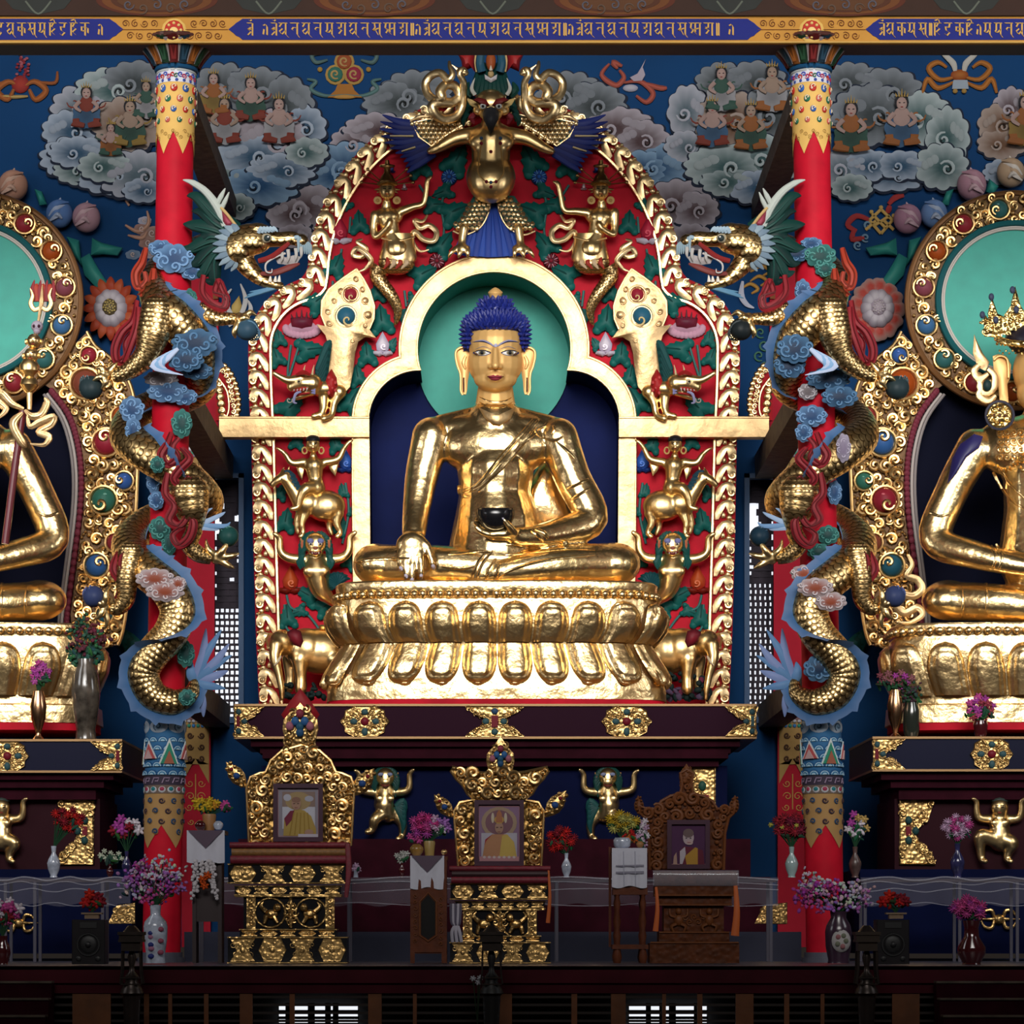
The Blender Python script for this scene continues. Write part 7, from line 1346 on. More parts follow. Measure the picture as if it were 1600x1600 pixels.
def throne(label, cx, OL, seat, base, m, gm, plumes, fr_, kind, plab, fin, dark=False):
    f = Fr(TH_Y); R6 = random.Random(int(cx)); T = thing('carved_throne', label, 'throne', f(cx, 1505, -30)); x0, x1 = seat[0], seat[1]
    b = MB(f); b.prism(OL, -52, -44, bev=2); o = b.obj('back_rest', m, T)
    b = MB(f); b.tube([(x, y, -43) for x, y in OL], 2.6, 7); bb = (min(p[0] for p in OL), min(p[1] for p in OL), max(p[0] for p in OL), max(p[1] for p in OL)); fx0, fy0, fx1, fy1 = fr_
    scrollfill(b, lambda x, y: inpoly(x, y, OL) and not (fx0-3 < x < fx1+3 and y > fy0-3), bb, [], 2600, R6, -44); b.obj('back_scrolls', gm if dark else G_FRM, T)
    for (px, py, s_, h_) in plumes:                          # side plumes with set stones
        b = MB(f); a = radians(h_); ux, uy = cos(a), -sin(a); vx, vy = -uy, ux; Q = lambda p, q: (px+ux*p*s_+vx*q*s_, py+uy*p*s_+vy*q*s_)
        b.pillow([Q(*p) for p in ((-1, 0), (-.6, .3), (-.2, .5), (.3, .5), (.7, .3), (1.2, 0), (.7, -.3), (.3, -.5), (-.2, -.5), (-.6, -.3))], -50, 9, rings=3, edge=4)
        for k in range(10): p_ = Q(-.7+k*.18, .34*(1 if k % 2 else -1)*(1-abs(k-5)*.1)); b.ell((*p_, -42), (s_*.13, s_*.13, 3), 7, 5)
        pl = b.obj('side_plume', gm, T)
        if not dark: b = MB(f); b.ell((*Q(0, 0), -40), (s_*.22, s_*.22, 4), 10, 7, col=(.02, .06, .2)); b.ell((*Q(.55, 0), -41), (s_*.13, s_*.13, 3), 8, 6, col=(.2, .02, .03)); b.obj('stone', GLOSSP, pl)
    if fin:
        fx, fy, fs_ = fin; b = MB(f); b.pillow([(fx+x*fs_, fy+y*fs_) for x, y in ((0, -1.1), (.35, -.6), (.7, -.2), (.75, .2), (.6, .9), (.3, 1.2), (-.3, 1.2), (-.6, .9), (-.75, .2), (-.7, -.2), (-.35, -.6))], -52, 10, rings=3, edge=5)
        for k in range(12): b.curl(fx+fs_*.55*(1 if k % 2 else -1)*(1-.05*k), fy+fs_*(1.05-k*.15), fs_*.2, 1.3, k, fs_*.06, -42, n=5)
        fo = b.obj('finial', gm, T)
        if not dark:
            b = MB(f); [b.ell((fx+x*fs_, fy+y*fs_, -38), (fs_*.17, fs_*.2, 5), 9, 7, col=c) for x, y, c in ((-.2, -.1, (.03, .10, .25)), (.2, -.1, (.03, .10, .25)), (0, .12, (.02, .08, .14)), (-.42, .1, (.3, .1, .14)), (.42, .1, (.3, .1, .14)), (0, -.42, (.2, .03, .05)), (0, .36, (.02, .07, .16)))]
            if kind == 0: b.pillow([(fx+x*fs_, fy+y*fs_) for x, y in ((0, -1.5), (.4, -1.0), (.8, -.4), (.6, -.1), (0, -.7), (-.6, -.1), (-.8, -.4), (-.4, -1.0))], -50, 5, (fx, fy-fs_*.9), 2, (.22, .01, .015), (.3, .015, .02))
            b.obj('stones', GLOSSP, fo)
    sy = seat[2]                                             # cushions
    for k, (dy, h, mm, e, nm) in enumerate(seat[3]): b = MB(f); b.grid(lambda u, v: (x0-e+(x1-x0+2*e)*u, sy+dy+h*v, 2+3*sin(pi*v)**.6), 16, 6); b.grid(lambda u, v: (x0-e+(x1-x0+2*e)*u, sy+dy, -44+46*v), 4, 2); b.grid(lambda u, v: (x0-e+(x1-x0+2*e)*u, sy+dy+h, -44+46*v), 4, 2); b.obj(nm, mm, T)
    if not dark:
        b = MB(f); bk = MB(f); bk.smooth = False; B0, B1, y0 = base
        hgt = 1505-y0; Y = lambda t: y0+hgt*t; ins = (B1-B0)*.1
        tier(b, bk, B0+4, B1-4, Y(0), Y(.19), -4, 4 if kind == 0 else 4); tier(b, bk, B0+ins*.7, B1-ins*.7, Y(.22), Y(.31), -12, 6); bk.box(B0+ins*1.4, Y(.31), B1-ins*1.4, Y(.66), -60, -16)
        tier(b, bk, B0+ins*1.1, B1-ins*1.1, Y(.66), Y(.74), -14, 5, 1); tier(b, bk, B0+ins*.2, B1-ins*.2, Y(.74), Y(.995), -1, 4, 1); b.box(B0+ins*.7, Y(.31)-1, B1-ins*.7, Y(.33), -60, -10)
        for e in (-1, 1):
            xm = cx+e*(B1-B0)*.165; ym = Y(.49); xe = cx+e*((B1-B0)/2-ins*1.4-8)
            b.tube([(xm+24*cos(k*.35), ym+23*sin(k*.35), -15) for k in range(18)], 1.8, 6, closed=True); b.box(xe-7, Y(.33), xe+7, Y(.65), -16, -13); [b.curl(xe, Y(.36)+k*9, 5, 1.3, k, 1.2, -12, n=5) for k in range(5)]
            b.ell((xm-e*2, ym+2, -12), (10, 7, 5), 10, 7); b.ell((xm-e*11, ym-8, -9), (6, 6, 5), 9, 7); b.tube([(xm+e*6, ym-2, -12), (xm+e*14, ym-10, -12), (xm+e*10, ym-17, -12)], [4, 3, 1], 7, sm=4); b.tube([(xm-e*6, ym+6, -10), (xm-e*12, ym+16, -8)], [3.4, 2.4], 7); b.tube([(xm+e*6, ym+5, -10), (xm+e*9, ym+17, -8)], [4, 2.4], 7)
        [b.curl(cx+7*cos(k*pi/4), Y(.49)+14*sin(k*pi/4), 6, 1.3, k, 1.6, -13, n=5) for k in range(8)]; b.tube([(cx, Y(.34), -14), (cx, Y(.64), -14)], 3, 7)
        bk.obj('black_base', BLACK, T); b.obj('gold_panels', gm, T)
    return T
OLA = [(386, 1320), (382, 1228), (388, 1212), (402, 1206), (412, 1204), (420, 1186), (438, 1170), (467, 1162), (496, 1170), (514, 1186), (522, 1204), (532, 1206), (546, 1212), (551, 1228), (546, 1320)]
throne('gold carved throne left of centre with red flame finial and a framed photograph', 453, OLA, (362, 541, 1316, ((0, 9, BROC, 3, 'seat_cover'), (10, 11, TAN, 0, 'cushion'), (21, 12, BROC, 2, 'cushion'))), (352, 546, 1350), G_OLD, G_ANT, ((366, 1210, 24, 128), (564, 1222, 26, 52)), (425, 1223, 503, 1314), 0, 0, (466, 1128, 38))
photo(Fr(TH_Y), 425, 1223, 503, 1314, -30, ('framed photograph of a monk in yellow robe on the left gold throne', 'photograph'), 0)
OLB = [(716, 1352), (709, 1266), (718, 1252), (738, 1248), (730, 1238), (722, 1224), (712, 1214), (704, 1202), (706, 1196), (724, 1200), (742, 1204), (760, 1206), (782, 1198), (802, 1206), (820, 1204), (838, 1200), (856, 1196), (858, 1202), (850, 1214), (840, 1224), (832, 1238), (822, 1248), (842, 1252), (850, 1266), (846, 1352)]
throne('gold carved throne in the middle with framed photograph of a crowned monk', 781, OLB, (704, 858, 1353, ((0, 8, BROC, 2, 'seat_cover'), (8, 9, mat('dark_cushion', (.03, .008, .01), .6), -2, 'cushion'), (17, 10, BROC, -1, 'cushion'))), (700, 863, 1381), G_OLD, G_ANT, ((694, 1259, 22, 130), (868, 1256, 25, 52)), (741, 1249, 819, 1352), 1, 1, (782, 1180, 30))
photo(Fr(TH_Y), 741, 1249, 819, 1352, -30, ('framed photograph of a crowned monk on the middle throne', 'photograph'), 1)
OLC = [(1018, 1358), (1016, 1300), (1010, 1276), (1002, 1268), (1000, 1256), (1012, 1262), (1028, 1262), (1036, 1250), (1050, 1242), (1066, 1238), (1069, 1222), (1066, 1206), (1076, 1200), (1086, 1206), (1083, 1222), (1086, 1238), (1102, 1242), (1116, 1250), (1124, 1262), (1140, 1262), (1152, 1256), (1150, 1268), (1142, 1276), (1136, 1300), (1134, 1358)]
T = throne('dark brown carved wooden throne on the right with framed dark portrait', 1076, OLC, (1022, 1152, 1360, ((0, 24, FILM2, 2, 'plastic_cover'), (1, 22, DKW, 0, 'seat_box'))), None, DKW, mat('carved_brown_relief', (.13, .04, .011), .5, spec=.2, bump=.3, bscale=20), ((1001, 1258, 15, 95), (1151, 1258, 15, 85)), (1044, 1280, 1111, 1357), 2, '', (1076, 1208, 16), True)
photo(Fr(TH_Y), 1044, 1280, 1111, 1357, -30, ('framed portrait of a monk in maroon and yellow on the brown wooden throne', 'photograph'), 2)
f = Fr(TH_Y); b = MB(f); b.smooth = False
for x0, x1, y0, y1, d in ((1024, 1150, 1384, 1400, 0), (1030, 1144, 1400, 1415, -6), (1038, 1132, 1415, 1458, -12), (1030, 1140, 1456, 1474, -4), (1015, 1155, 1474, 1505, 2)): b.box(x0, y0, x1, y1, -60, d)
b.obj('stepped_base', DKW, T); b = MB(f)
for y, x0, x1, d in ((1399, 1022, 1152, 1), (1414, 1030, 1144, -5), (1473, 1016, 1154, 3), (1457, 1030, 1140, -3)): b.tube([(x0, y, d), (x1, y, d)], 1.5, 6)
for e in (-1, 1):
    xm = 1085+e*24; b.ell((xm, 1424, -11), (5, 5.5, 4), 10, 7); b.ell((xm, 1438, -11), (7, 9, 4), 10, 7); [b.tube([(xm+q*5, 1433, -11), (xm+q*13, 1430, -10), (xm+q*14, 1420, -10)], [2.6, 2.2, 1.4], 6, sm=4) for q in (-1, 1)]; [b.tube([(xm+q*4, 1444, -10), (xm+q*11, 1448, -8), (xm+q*8, 1456, -8)], [3, 2.6, 1.6], 6, sm=4) for q in (-1, 1)]
[b.curl(1085+(k-2)*7, 1437+(k % 2)*8-4, 5, 1.3, k, 1.2, -11, n=5) for k in range(5)]; b.obj('base_carving', MATS['carved_brown_relief'], T)
for x, y0, y1, w_, lab in ((858, 1360, 1442, 3, 'thin orange ribbon hanging at the right side of the middle throne'), (1026, 1386, 1455, 4, 'orange ribbon hanging at the left side of the brown throne'), (1150, 1384, 1462, 6, 'wide orange ribbon hanging at the right side of the brown throne')):
    b = MB(Fr(TH_Y-.015)); b.tube([(x-1, y0, 2), (x+1, (y0+y1)/2, 4), (x-2, y1, 3)], [w_*.5, w_*.8, w_*1.1], 8, sm=5, flat=.4); o = b.obj('hanging_ribbon', ORG); tag(o, lab, 'ribbon')
b = MB(Fr(TH_Y-.06)); b.tube([(543, 1318, 0), (545, 1360, 2), (541, 1402, 2)], [4, 4.5, 3], 8, sm=5, flat=.5); o = b.obj('red_sash', BROC); tag(o, 'red sash hanging at the right side of the left gold throne', 'sash')
b = MB(Fr(TH_Y+.01)); [b.tube([(704+k*4, 1412, 2), (705+k*3.4, 1440, 4), (710+k*1.5, 1446, 3)], 2., 7, sm=4, flat=.5, col=(.4, .38, .45) if k % 2 else (.10, .09, .13)) for k in range(5)]; [b.tube([(711+k*2, 1446, 3), (706+k*6, 1456, 4), (707+k*7, 1472, 2)], 2.6, 7, sm=4, flat=.4, col=(.4, .38, .45)) for k in range(3)]; o = b.obj('white_scarf', PAINT); tag(o, 'knotted white scarf hanging on the left of the middle throne base', 'scarf')
# ================================================================ side tables
CLOTH = mat('white_cloth', (.5, .5, .58), .7, bump=.2, bscale=20); SY = -7.9; STW = mat('brown_table_wood', (.10, .025, .009), .5, spec=.2, bump=.25, bscale=12, var=.3)
def cloth(f, T, x0, x1, y0, y1, point=None, lab=None):
    b = MB(f); n = 16
    b.grid(lambda u, v: (x0+(x1-x0)*u, y0+(y1-y0)*v+(2*sin(u*9)*v), 1+1.6*sin(u*17)*v), n, 8); b.grid(lambda u, v: (x0+(x1-x0)*u, y0, -50+51*v), n, 3); o = b.obj('white_cloth', CLOTH); tag(o, lab, 'cloth')
    if point: b = MB(f); b.prism([(x0+2, y0), (x1-2, y0), ((x0+x1)/2, y0+point)], 3.4, 4, (.10, .07, .10)); b.obj('dark_corner', PAINT, o)
    return o
f = Fr(SY)
T = thing('side_table', 'tall dark side table under a white cloth beside the left pillar', 'table', f(320, 1505, -25)); b = MB(f); b.smooth = False; b.box(294, 1298, 352, 1304, -50, -1); b.box(300, 1304, 306, 1505, -46, -4); b.box(340, 1304, 346, 1505, -46, -4); b.box(304, 1304, 342, 1440, -44, -8); b.obj('frame', mat('black_brown_wood', (.02, .008, .01), .5), T)
cloth(f, None, 292, 351, 1297.5, 1347, 28, 'white cloth with dark corner on the side table beside the left pillar')
T = thing('side_table', 'brown side table with arched opening left of the middle throne', 'table', f(669, 1505, -25)); b = MB(f); b.smooth = False; b.box(640, 1338, 699, 1344, -50, 0)
b.prism([(641, 1344), (698, 1344), (698, 1505), (690, 1505), (690, 1488), (648, 1488), (648, 1505), (641, 1505)], -4, 0); b.box(641, 1344, 645, 1505, -48, -4); b.box(694, 1344, 698, 1505, -48, -4); b.box(641, 1484, 698, 1490, -48, -2); b.obj('frame', STW, T)
b = MB(f); b.smooth = False; b.prism([(658, 1460), (658, 1410), (669, 1398), (680, 1410), (680, 1460), (669, 1468)], 0, .8); b.obj('arched_recess_shade', MATS['recess_shade_black'], T); b = MB(f); b.tube([(x, y, 1) for x, y in ((656, 1462), (656, 1409), (669, 1395), (682, 1409), (682, 1462), (669, 1471))], 1.4, 6, closed=True); [b.curl(649+(k % 2)*40, 1400+k*5, 3.4, 1.2, k, .8, 1, n=5) for k in range(16)]; b.obj('carving', MATS['carved_brown_relief'], T)  # flat black plate painted in as the shade inside the arched opening
cloth(f, None, 641, 694, 1337, 1388, 26, 'white cloth with grey corner on the brown side table left of the middle throne')
T = thing('side_table', 'brown stand with turned legs left of the brown throne', 'table', f(984, 1505, -25)); b = MB(f); b.smooth = False; b.box(956, 1326, 1013, 1332, -50, 0); b.box(958, 1384, 1012, 1398, -46, -2); b.box(957, 1476, 1013, 1483, -48, 0); b.box(953, 1322, 957, 1480, -50, -46); b.obj('frame', STW, T)
for x in (965, 1005):
    for d in (-6, -44): b = MB(f); b.lathe(x, [(4, 1332), (4, 1398), (3, 1402), (5, 1412), (3, 1424), (5.4, 1440), (3.4, 1452), (5.6, 1462), (4, 1472), (5, 1484), (7, 1496), (5, 1505)], d, 12); b.obj('leg', STW, T)
o = cloth(f, None, 956, 1011, 1325, 1386, None, 'white printed cloth on the stand left of the brown throne'); b = MB(f); [b.prism([(962, y), (1006, y-1), (1006, y+2+k), (962, y+2+k)], 2.8, 3.4, (.22, .21, .27)) for k, y in enumerate((1352, 1362))]; [b.tube([(x, 1330, 3), (x+1, 1384, 3)], .6, 5, col=(.36, .36, .44)) for x in (974, 992)]; b.obj('printed_lines', PAINT, o)
# ================================================================ flowers and vases
def bloom(b, x, y, d, r, c, R, kind=0):
    n = 6 if kind == 0 else 11; c2 = tuple(q*.7 for q in c); a0 = R.random()*6
    for k in range(n):
        a = a0+k*2*pi/n; b.ell((x+cos(a)*r*.55, y+sin(a)*r*.5, d+R.uniform(-.2, .3)*r), (r*.5, r*(.3 if kind == 0 else .16), r*.3), 7, 5, a, c if k % 2 else c2)
    b.ell((x, y, d+r*.25), (r*.3, r*.28, r*.3), 7, 5, col=tuple(min(1, q*1.2) for q in c))
def bouquet(f, T, x, y, rx, ry, n, cols, r, seed, foot, leaf_=(.012, .05, .022), kind=0, spray=False, leaves=14):
    R = random.Random(seed); S_ = MB(f); pts = []
    for k in range(n):
        a = 2.4*k; q = sqrt((k+.5)/n); px, py, pd = x+rx*q*cos(a), y+ry*q*sin(a), R.uniform(-.6, .7)*rx*.5*(1.1-q*.6); pts.append((px, py, pd))
        S_.tube([(foot[0], foot[1], foot[2] if len(foot) > 2 else 0), ((px+foot[0])/2, (py*1.2+foot[1])/2.2, pd*.5), (px, py, pd)], .8, 5, sm=3, col=leaf_)
    for k in range(leaves): a = R.uniform(.1, 3.04); q = R.uniform(.3, 1); S_.ell((x+rx*q*cos(a), y+ry*.5+ry*.6*q*sin(a)*(1 if k % 2 else -.6), R.uniform(-10, 6)), (R.uniform(4, 8), R.uniform(1.6, 3), 1.2), 7, 5, R.uniform(0, 3), tuple(q_*R.uniform(.6, 1.8) for q_ in leaf_))
    S_.obj('stems_and_leaves', PAINT, T, kind='stuff')
    for k, p in enumerate(pts): 
        b = MB(f); c = cols[k % len(cols)]
        if spray: [b.ell((p[0]+R.gauss(0, r*.85), p[1]+R.gauss(0, r*.85), p[2]+R.gauss(0, r*.5)), (R.uniform(.3, .62)*r, R.uniform(.25, .45)*r, r*.3), 6, 4, R.random()*3, tuple(q_*R.uniform(.7, 1.25) for q_ in c)) for j in range(12)]
        else: bloom(b, *p, r*R.uniform(.85, 1.15), c, R, kind)
        b.obj('blossom', PAINT, T)
def vase(f, x, prof, m, T, name='vase', n=18, deco=None):
    b = MB(f); b.lathe(x, prof, 0, n); o = b.obj(name, m, T, ang=50)
    if deco: b = MB(f); deco(b); b.obj('painted_flower', GLOSSP, o)
    return o
PORC = mat('blue_white_porcelain', (.42, .46, .56), .15, var=.5, bscale=14, coat=.4); GREYV = mat('pale_green_porcelain', (.25, .34, .34), .15, coat=.4); DKV = mat('dark_red_glaze', (.05, .006, .008), .1, coat=.6); DBV = mat('dark_blue_glaze', (.03, .03, .10), .15, coat=.4, var=.6, bscale=16); COP = gold('copper_gilt', (.7, .4, .22), .22, .1, 6); BRV = mat('brown_figured_vase', (.10, .06, .055), .3, var=.6, bscale=16); TERR = mat('terracotta_pot', (.28, .13, .04), .5)
PK, WH, MG, RD, DR, YE, VI, PW = (.45, .06, .24), (.55, .5, .56), (.34, .05, .28), (.40, .012, .012), (.20, .01, .02), (.50, .33, .02), (.32, .14, .42), (.46, .3, .44)
def fv(label, fY, x, prof, m, flowers, deco=None, name='flower_vase', cat_='vase'):
    f = Fr(fY); T = thing(name, label, cat_, f(x, prof[-1][1], 0)); 
    if prof: vase(f, x, prof, m, T, deco=deco)
    for a in flowers: bouquet(f, T, *a[:8], (x, prof[0][1]+3, 0), **(a[8] if len(a) > 8 else {}))
    return T
V_ = lambda x, y0, y1, w: [(w*.42, y0), (w*.36, y0+(y1-y0)*.12), (w*.3, y0+(y1-y0)*.22), (w*.8, y0+(y1-y0)*.42), (w, y0+(y1-y0)*.55), (w*.85, y0+(y1-y0)*.75), (w*.5, y0+(y1-y0)*.93), (w*.6, y1)]
TT = TY+.3
fv('blue and white vase with red flowers on the left plastic covered table', TT, 84, V_(84, 1322, 1371, 10.5), PORC, [(106, 1280, 22, 18, 14, (RD, DR, RD), 8, 1, {'kind': 1})])
fv('dark vase with crimson and white blossoms between the left altar and the left pillar', TT-.02, 198, V_(198, 1330, 1371, 8), DBV, [(198, 1292, 22, 16, 10, (DR, MG, WH), 9, 2)])
fv('small dark vase with white blossoms low beside the left pillar', TT-.02, 172, V_(172, 1350, 1371, 6), DKV, [(172, 1338, 20, 10, 9, ((.42, .46, .36),), 5, 3)])
fv('white vase with a round head of red flowers right of the middle throne', TT, 885, V_(885, 1333, 1371, 8), PORC, [(877, 1312, 22, 17, 16, (RD, DR), 8, 4, {'kind': 1})])
fv('pale green vase with dark red flowers left of the right pillar', TT, 1237, V_(1237, 1323, 1371, 10.5), GREYV, [(1234, 1292, 24, 20, 14, (DR, DR, (.14, .01, .03)), 9, 5, {'kind': 1}), (1234, 1290, 34, 8, 6, ((.34, .3, .05),), 4, 6, {'leaves': 0})])
fv('brown figured vase with white and magenta flowers right of the right pillar', TT, 1336, V_(1336, 1323, 1371, 10), BRV, [(1340, 1288, 16, 20, 10, (WH, MG, (.45, .3, .1)), 8, 7)])
fv('dark blue patterned vase with pale pink flowers on the right plastic covered table', TT, 1496, V_(1496, 1318, 1371, 11.5), DBV, [(1496, 1292, 22, 18, 20, (PW, PK, PW), 7, 8, {'kind': 1})])
fv('tiny white vase with a pale flower on the table between the thrones', TT, 556, [(3.5, 1360), (3, 1364), (4, 1371)], PORC, [(556, 1356, 6, 4, 4, (PW,), 5, 9, {'leaves': 3})])
fv('small dark vase with white buds beside the brown side table', TT, 628, V_(628, 1347, 1371, 5), DKV, [(628, 1338, 10, 8, 7, ((.34, .34, .32),), 5, 10, {'leaves': 8})])
def med(b): b.pillow(arc(1312, 1470, 15, 0, 360, 18, 18), 19, 5, rings=3, col=(.38, .36, .36), col2=(.46, .43, .42)); [b.ell((1312+7*cos(k*1.3), 1470+9*sin(k*1.3), 24), (4, 4, 1.5), 8, 5, col=(.3, .12, .13) if k % 2 else (.16, .17, .12)) for k in range(5)]
fv('tall blue and white vase with purple sprays before the left pillar', -7.8, 243, [(9, 1414), (8, 1424), (8, 1430), (17, 1440), (19, 1448), (18, 1470), (15, 1490), (16, 1505)], PORC, [(238, 1378, 48, 26, 30, (MG, VI, WH, PK), 7, 11, {'spray': True}), (240, 1362, 40, 22, 12, (WH, PW), 6, 12, {'spray': True, 'leaves': 4})], lambda b: [b.ell((243+10*cos(k*2.1), 1452+k*6, 16), (5, 4, 3), 8, 6, col=((.25, .06, .10), (.02, .03, .16), (.3, .12, .2))[k % 3]) for k in range(8)])
fv('large dark vase with white medallion and pink sprays before the right pillar', -7.8, 1310, [(13, 1424), (12, 1434), (19, 1446), (21, 1456), (20, 1480), (16, 1500), (17, 1505)], mat('plum_vase', (.045, .02, .04), .25, coat=.3, var=.3), [(1302, 1400, 60, 22, 34, (MG, PW, PK, WH, VI), 7, 13, {'spray': True}), (1270, 1384, 24, 16, 8, (PW, WH), 6, 14, {'spray': True, 'leaves': 3})], med)
fv('dark red glazed vase with bright pink flowers near the right edge', -8.2, 1518, [(14, 1438), (11, 1450), (12, 1464), (22, 1480), (22, 1490), (14, 1505), (15, 1507)], DKV, [(1513, 1419, 24, 16, 18, (PK, (.5, .06, .22), MG), 9, 15, {'kind': 1})])
fv('dark red vase with crimson and white flowers cut by the left edge', -8.2, 4, [(8, 1462), (7, 1470), (11, 1478), (13, 1490), (8, 1505), (9, 1507)], DKV, [(6, 1424, 24, 20, 14, (DR, WH, PK), 9, 16)])
lf = Fr(LY+.5)
fv('slender copper gilt vase with magenta flowers on the left altar ledge', LY+.25, 60, [(8, 1080), (9, 1084), (13, 1104), (11, 1124), (5, 1142), (4, 1148), (9, 1155)], COP, [(63, 1052, 15, 16, 16, (PK, MG, (.4, .08, .3)), 6, 17)])
fv('tall figured vase with dark green foliage on the left altar ledge', LY+.35, 134, [(13, 1030), (14, 1040), (20, 1054), (23, 1080), (20, 1110), (15, 1140), (17, 1155)], mat('mottled_glass_vase', (.09, .075, .06), .15, var=.9, bscale=8, coat=.5), [(134, 1005, 28, 34, 16, ((.02, .07, .04), (.10, .02, .03), (.03, .10, .06)), 8, 18, {'spray': True, 'leaves': 70, 'leaf_': (.012, .06, .035)})])
fv('slender copper gilt vase with dusty pink flowers on the right altar ledge', LY+.25, 1399, [(8, 1078), (9, 1082), (13, 1102), (11, 1122), (5, 1140), (4, 1146), (10, 1151)], COP, [(1398, 1062, 28, 14, 14, ((.2, .05, .07), (.24, .09, .1), MG), 6, 19, {'leaves': 30})])
fv('dark glass vase of dark foliage beside the copper vase on the right ledge', LY+.3, 1424, [(10, 1098), (13, 1110), (13, 1140), (10, 1151)], mat('dark_glass', (.02, .025, .02), .1, coat=.5), [(1420, 1082, 18, 16, 8, ((.02, .05, .03), (.05, .02, .03)), 6, 20, {'leaves': 40, 'spray': True})])
fv('low pot of pink and magenta flowers on the right altar ledge', LY+.2, 1532, [(10, 1126), (12, 1134), (9, 1151)], DKV, [(1532, 1106, 22, 18, 16, (PK, MG, (.28, .04, .06)), 7, 21, {'leaves': 40})])
# pots on the side tables
fv('pot of yellow and pink flowers on the side table beside the left pillar', SY+.25, 327, [(10, 1272), (11, 1275), (8, 1298)], TERR, [(322, 1257, 18, 9, 14, (YE, YE, (.5, .22, .02)), 7, 22), (352, 1260, 7, 6, 5, (PK,), 6, 23)], name='flower_pot', cat_='pot')
fv('pot of magenta and white flowers on the brown side table', SY+.25, 671, [(8, 1314), (9, 1317), (7, 1337)], mat('ochre_pot', (.3, .2, .06), .4), [(662, 1290, 20, 16, 16, (PK, (.5, .04, .2), MG), 8, 24, {'kind': 1}), (686, 1290, 14, 13, 9, (WH, PW, VI), 7, 25), (650, 1308, 10, 8, 5, (PK,), 7, 26, {'leaves': 2})], name='flower_pot', cat_='pot')
fv('blue and white bowl of yellow flowers on the stand left of the brown throne', SY+.25, 972, [(11, 1309), (14, 1313), (13, 1322), (8, 1326)], PORC, [(972, 1285, 24, 13, 16, (YE, (.45, .3, .03), (.4, .38, .1)), 8, 27, {'kind': 1}), (1004, 1300, 9, 20, 12, (WH, PW), 6, 28), (986, 1306, 10, 8, 5, (RD, (.4, .1, .02)), 6, 29, {'leaves': 4})], name='flower_pot', cat_='pot')
for (x, y, r, c, m_, lab, Y_) in ((313, 1289, 9, 0, DKV, 'dark red round jar left on the side table beside the left pillar', SY+.12), (341, 1289, 8, 0, PORC, 'white round jar right on the side table beside the left pillar', SY+.12), (651, 1327, 11, 0, mat('gold_red_jar', (.3, .16, .04), .25, var=.7, bscale=8), 'round gold and red jar on the brown side table', SY+.12), (694, 1331, 5, 0, G_FIG, 'small gold cup at the right end of the brown side table', SY+.12), (1000, 1319, 6, 0, TERR, 'small orange and white cup on the stand left of the brown throne', SY+.12)):
    f = Fr(Y_); b = MB(f); b.lathe(x, [(r*.4, y-r*.75), (r*.5, y-r*.7), (r*.9, y-r*.3), (r, y), (r*.85, y+r*.5), (r*.5, y+r*.9)], 0, 16); o = b.obj('jar', m_); tag(o, lab, 'jar')
T = thing('flower_garland', 'hanging white flower garlands with an orange bloom below the cloth beside the left pillar', 'garland', Fr(SY-.06)(320, 1405, 0)); f = Fr(SY-.06); R = random.Random(5)
for x, y1 in ((300, 1404), (306, 1392), (316, 1374), (326, 1376), (334, 1394), (339, 1404)):
    b = MB(f); [b.ell((x+(316-x)*.3*(1-k/14)+R.uniform(-2.5, 2.5), 1346+(y1-1346)*k/14, R.uniform(0, 4)), (R.uniform(2.4, 3.6),)*2+(2.4,), 7, 5, col=(.5, .47, .5)) for k in range(15)]; b.obj('garland_string', PAINT, T)
b = MB(f); [bloom(b, 320+dx, 1384+dy, 6, 7, (.5, .07, .01), R) for dx, dy in ((0, 0), (-3, -10), (5, -16))]; b.obj('orange_bloom', PAINT, T)
# ================================================================ loudspeakers and bronze stands
SPK = mat('speaker_cabinet', (.012, .010, .012), .5, spec=.2, var=.2); CONE = mat('speaker_cone', (.006, .006, .007), .5)
for x0, x1, lab, sd in ((112, 164, 'black loudspeaker on the stage left of the left pillar', 0), (1370, 1421, 'black loudspeaker on the stage right of the right pillar', 1)):
    f = Fr(-9.2); T = thing('loudspeaker', lab, 'speaker', f((x0+x1)/2, 1507, -18)); b = MB(f); b.box(x0, 1437, x1, 1506.5, -40, 0, bev=1.5); b.obj('cabinet', SPK, T, ang=20); cx = (x0+x1)/2
    b = MB(f); b.tube([(cx+17*cos(k*.3), 1476+17*sin(k*.3), 0) for k in range(21)], 2, 6, closed=True); b.ell((cx, 1476, -1), (15, 15, 3), 18, 8); b.ell((cx, 1476, 2), (5, 5, 3), 10, 6); [b.ell((cx+q*15, 1498, 0), (4.6, 4.6, 1.5), 12, 6) for q in (-1, 1)]; b.box(cx-13, 1441, cx+13, 1450, -1, 1); b.obj('drivers', CONE, T)
    f2 = Fr(-9.05); fx = cx+(6 if sd == 0 else 4); t = thing('flower_box', ('shallow beige box with red flowers on top of the left loudspeaker' if sd == 0 else 'shallow beige box with red flowers on top of the right loudspeaker'), 'flowers', f2(fx, 1437, 0)); b = MB(f2); b.smooth = False; b.box(fx-16, 1426, fx+16, 1428.5, -9, 9); b.box(fx-11, 1428.5, fx+11, 1435.5, -7, 7); b.obj('box', mat('beige_box', (.22, .14, .08), .6), t); bouquet(f2, t, fx+2 if sd == 0 else fx-2, 1406, 14 if sd == 0 else 20, 12 if sd == 0 else 9, 10, (RD, (.5, .02, .01), DR), 9, 31+sd, (fx, 1426))
BRZ = mat('dark_bronze_stand', (.07, .055, .05), .35, .7, var=.3)
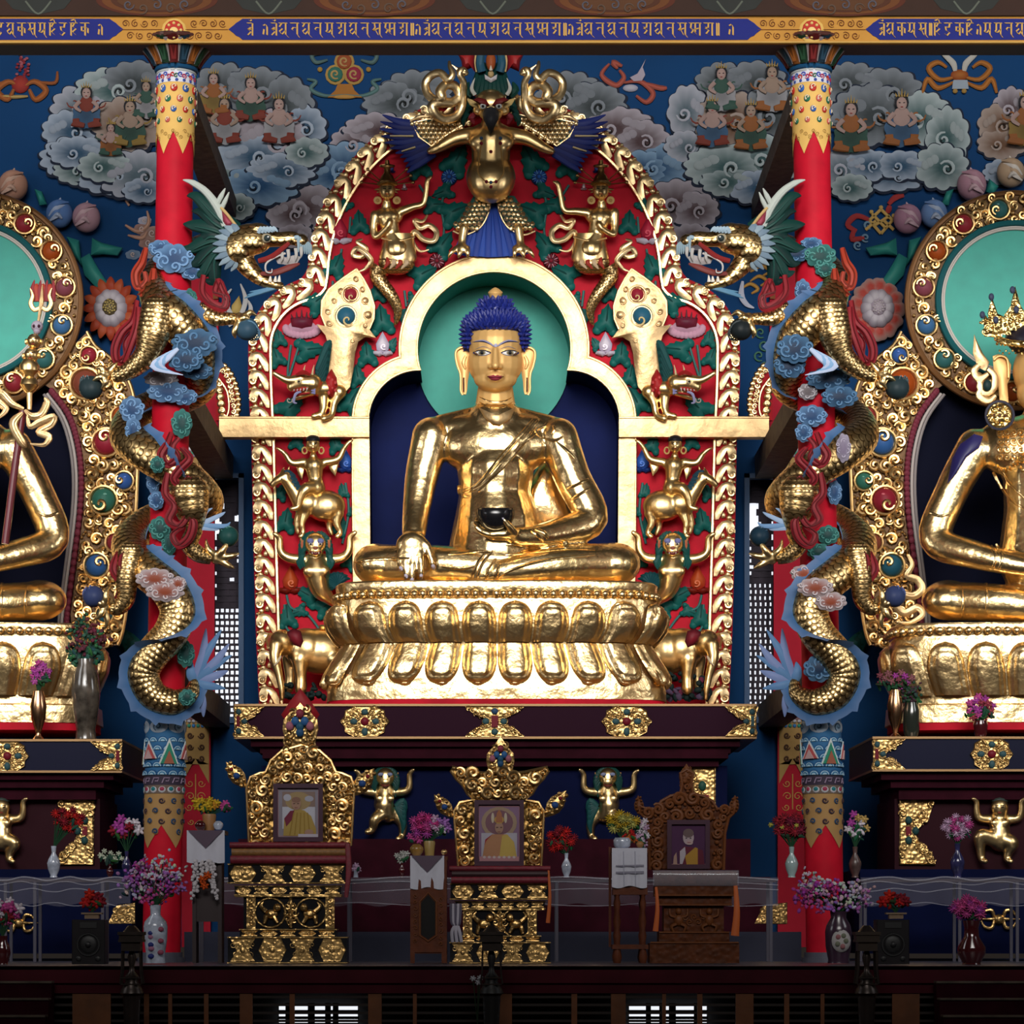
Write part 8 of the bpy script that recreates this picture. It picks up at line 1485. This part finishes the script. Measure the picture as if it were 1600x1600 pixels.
for cx, lab, sd in ((206, 'dark bronze incense stand in front of the stage at left', 0), (768, 'dark incense stand in front of the middle throne', 1), (1354, 'bronze incense stand with polished brackets in front of the stage at right', 2)):
    f = Fr(-10.8); T = thing('incense_stand', lab, 'stand', f(cx, 1640, 0)); b = MB(f); b.smooth = False
    for w_, y0, y1 in ((20, 1456, 1461), (18, 1461, 1468), (19, 1468, 1472), (15, 1472, 1486)): b.box(cx-w_, y0, cx+w_, y1, -w_, w_)
    b.obj('square_bowl', BRZ if sd < 2 else mat('polished_bronze', (.15, .12, .10), .3, .8), T); b = MB(f); b.lathe(cx, [(5, 1446), (9, 1450), (14, 1456)], 0, 14); b.obj('lid', BRZ, T)
    for q in (-1, 1):
        for d in (-11, 11): b = MB(f); b.tube([(cx+q*14, 1486, d), (cx+q*14.5, 1515, d), (cx+q*17, 1537, d)], 1.5 if sd < 2 else 2.4, 6); b.obj('leg', BRZ, T)
    b = MB(f); b.lathe(cx, [(4, 1486), (7, 1496), (4, 1510), (5, 1518), (11, 1526), (10, 1534), (17, 1546), (19, 1552), (14, 1556), (12, 1600), (14, 1690), (20, 1708)], 0, 16); b.obj('stem', BRZ if sd != 1 else CONE, T); b = MB(f); b.tube([(cx-16, 1528, 12), (cx+16, 1528, 12)], 1.3, 6); b.tube([(cx-16, 1538, 12), (cx+16, 1538, 12)], 1.3, 6); b.obj('brace', BRZ, T)
f = Fr(-10.5); T = thing('small_flowers', 'tiny white flowers low beside the middle incense stand', 'flowers', f(744, 1540, 0)); [(lambda b: (bloom(b, x, y, 0, 5, (.5, .5, .56), rnd), b.tube([(x, y, 0), (746, 1600, 0)], .8, 5, col=(.02, .04, .02)), b.obj('blossom', PAINT, T)))(MB(f)) for x, y in ((739, 1529), (747, 1535), (750, 1528))]
# ---------------------------------------------------------------- things of one kind share a group phrase
GP = {'flower_vase': 'vases of flowers', 'flower_pot': 'flower pots on the side tables', 'orb': 'orbs in the dragon claws', 'scarf_ribbon': 'gold fluttering ribbons', 'lion_figure': 'gold lion figures', 'carved_throne': 'thrones on the stage', 'framed_photo': 'framed photographs on the thrones', 'jar': 'jars on the side tables', 'side_table': 'side tables on the stage', 'white_cloth': 'white cloths on the side tables', 'incense_stand': 'incense stands before the stage', 'painted_cloud': 'painted clouds on the back wall', 'painted_emblem': 'painted emblems on the back wall', 'offering_table': 'plastic covered offering tables', 'hanging_ribbon': 'orange ribbons on the thrones', 'painted_inscription': 'script panels on the lintel'}
for o in SC.objects:
    k = o.name.split('.')[0]
    if o.parent is None and k in GP: o['group'] = GP[k]
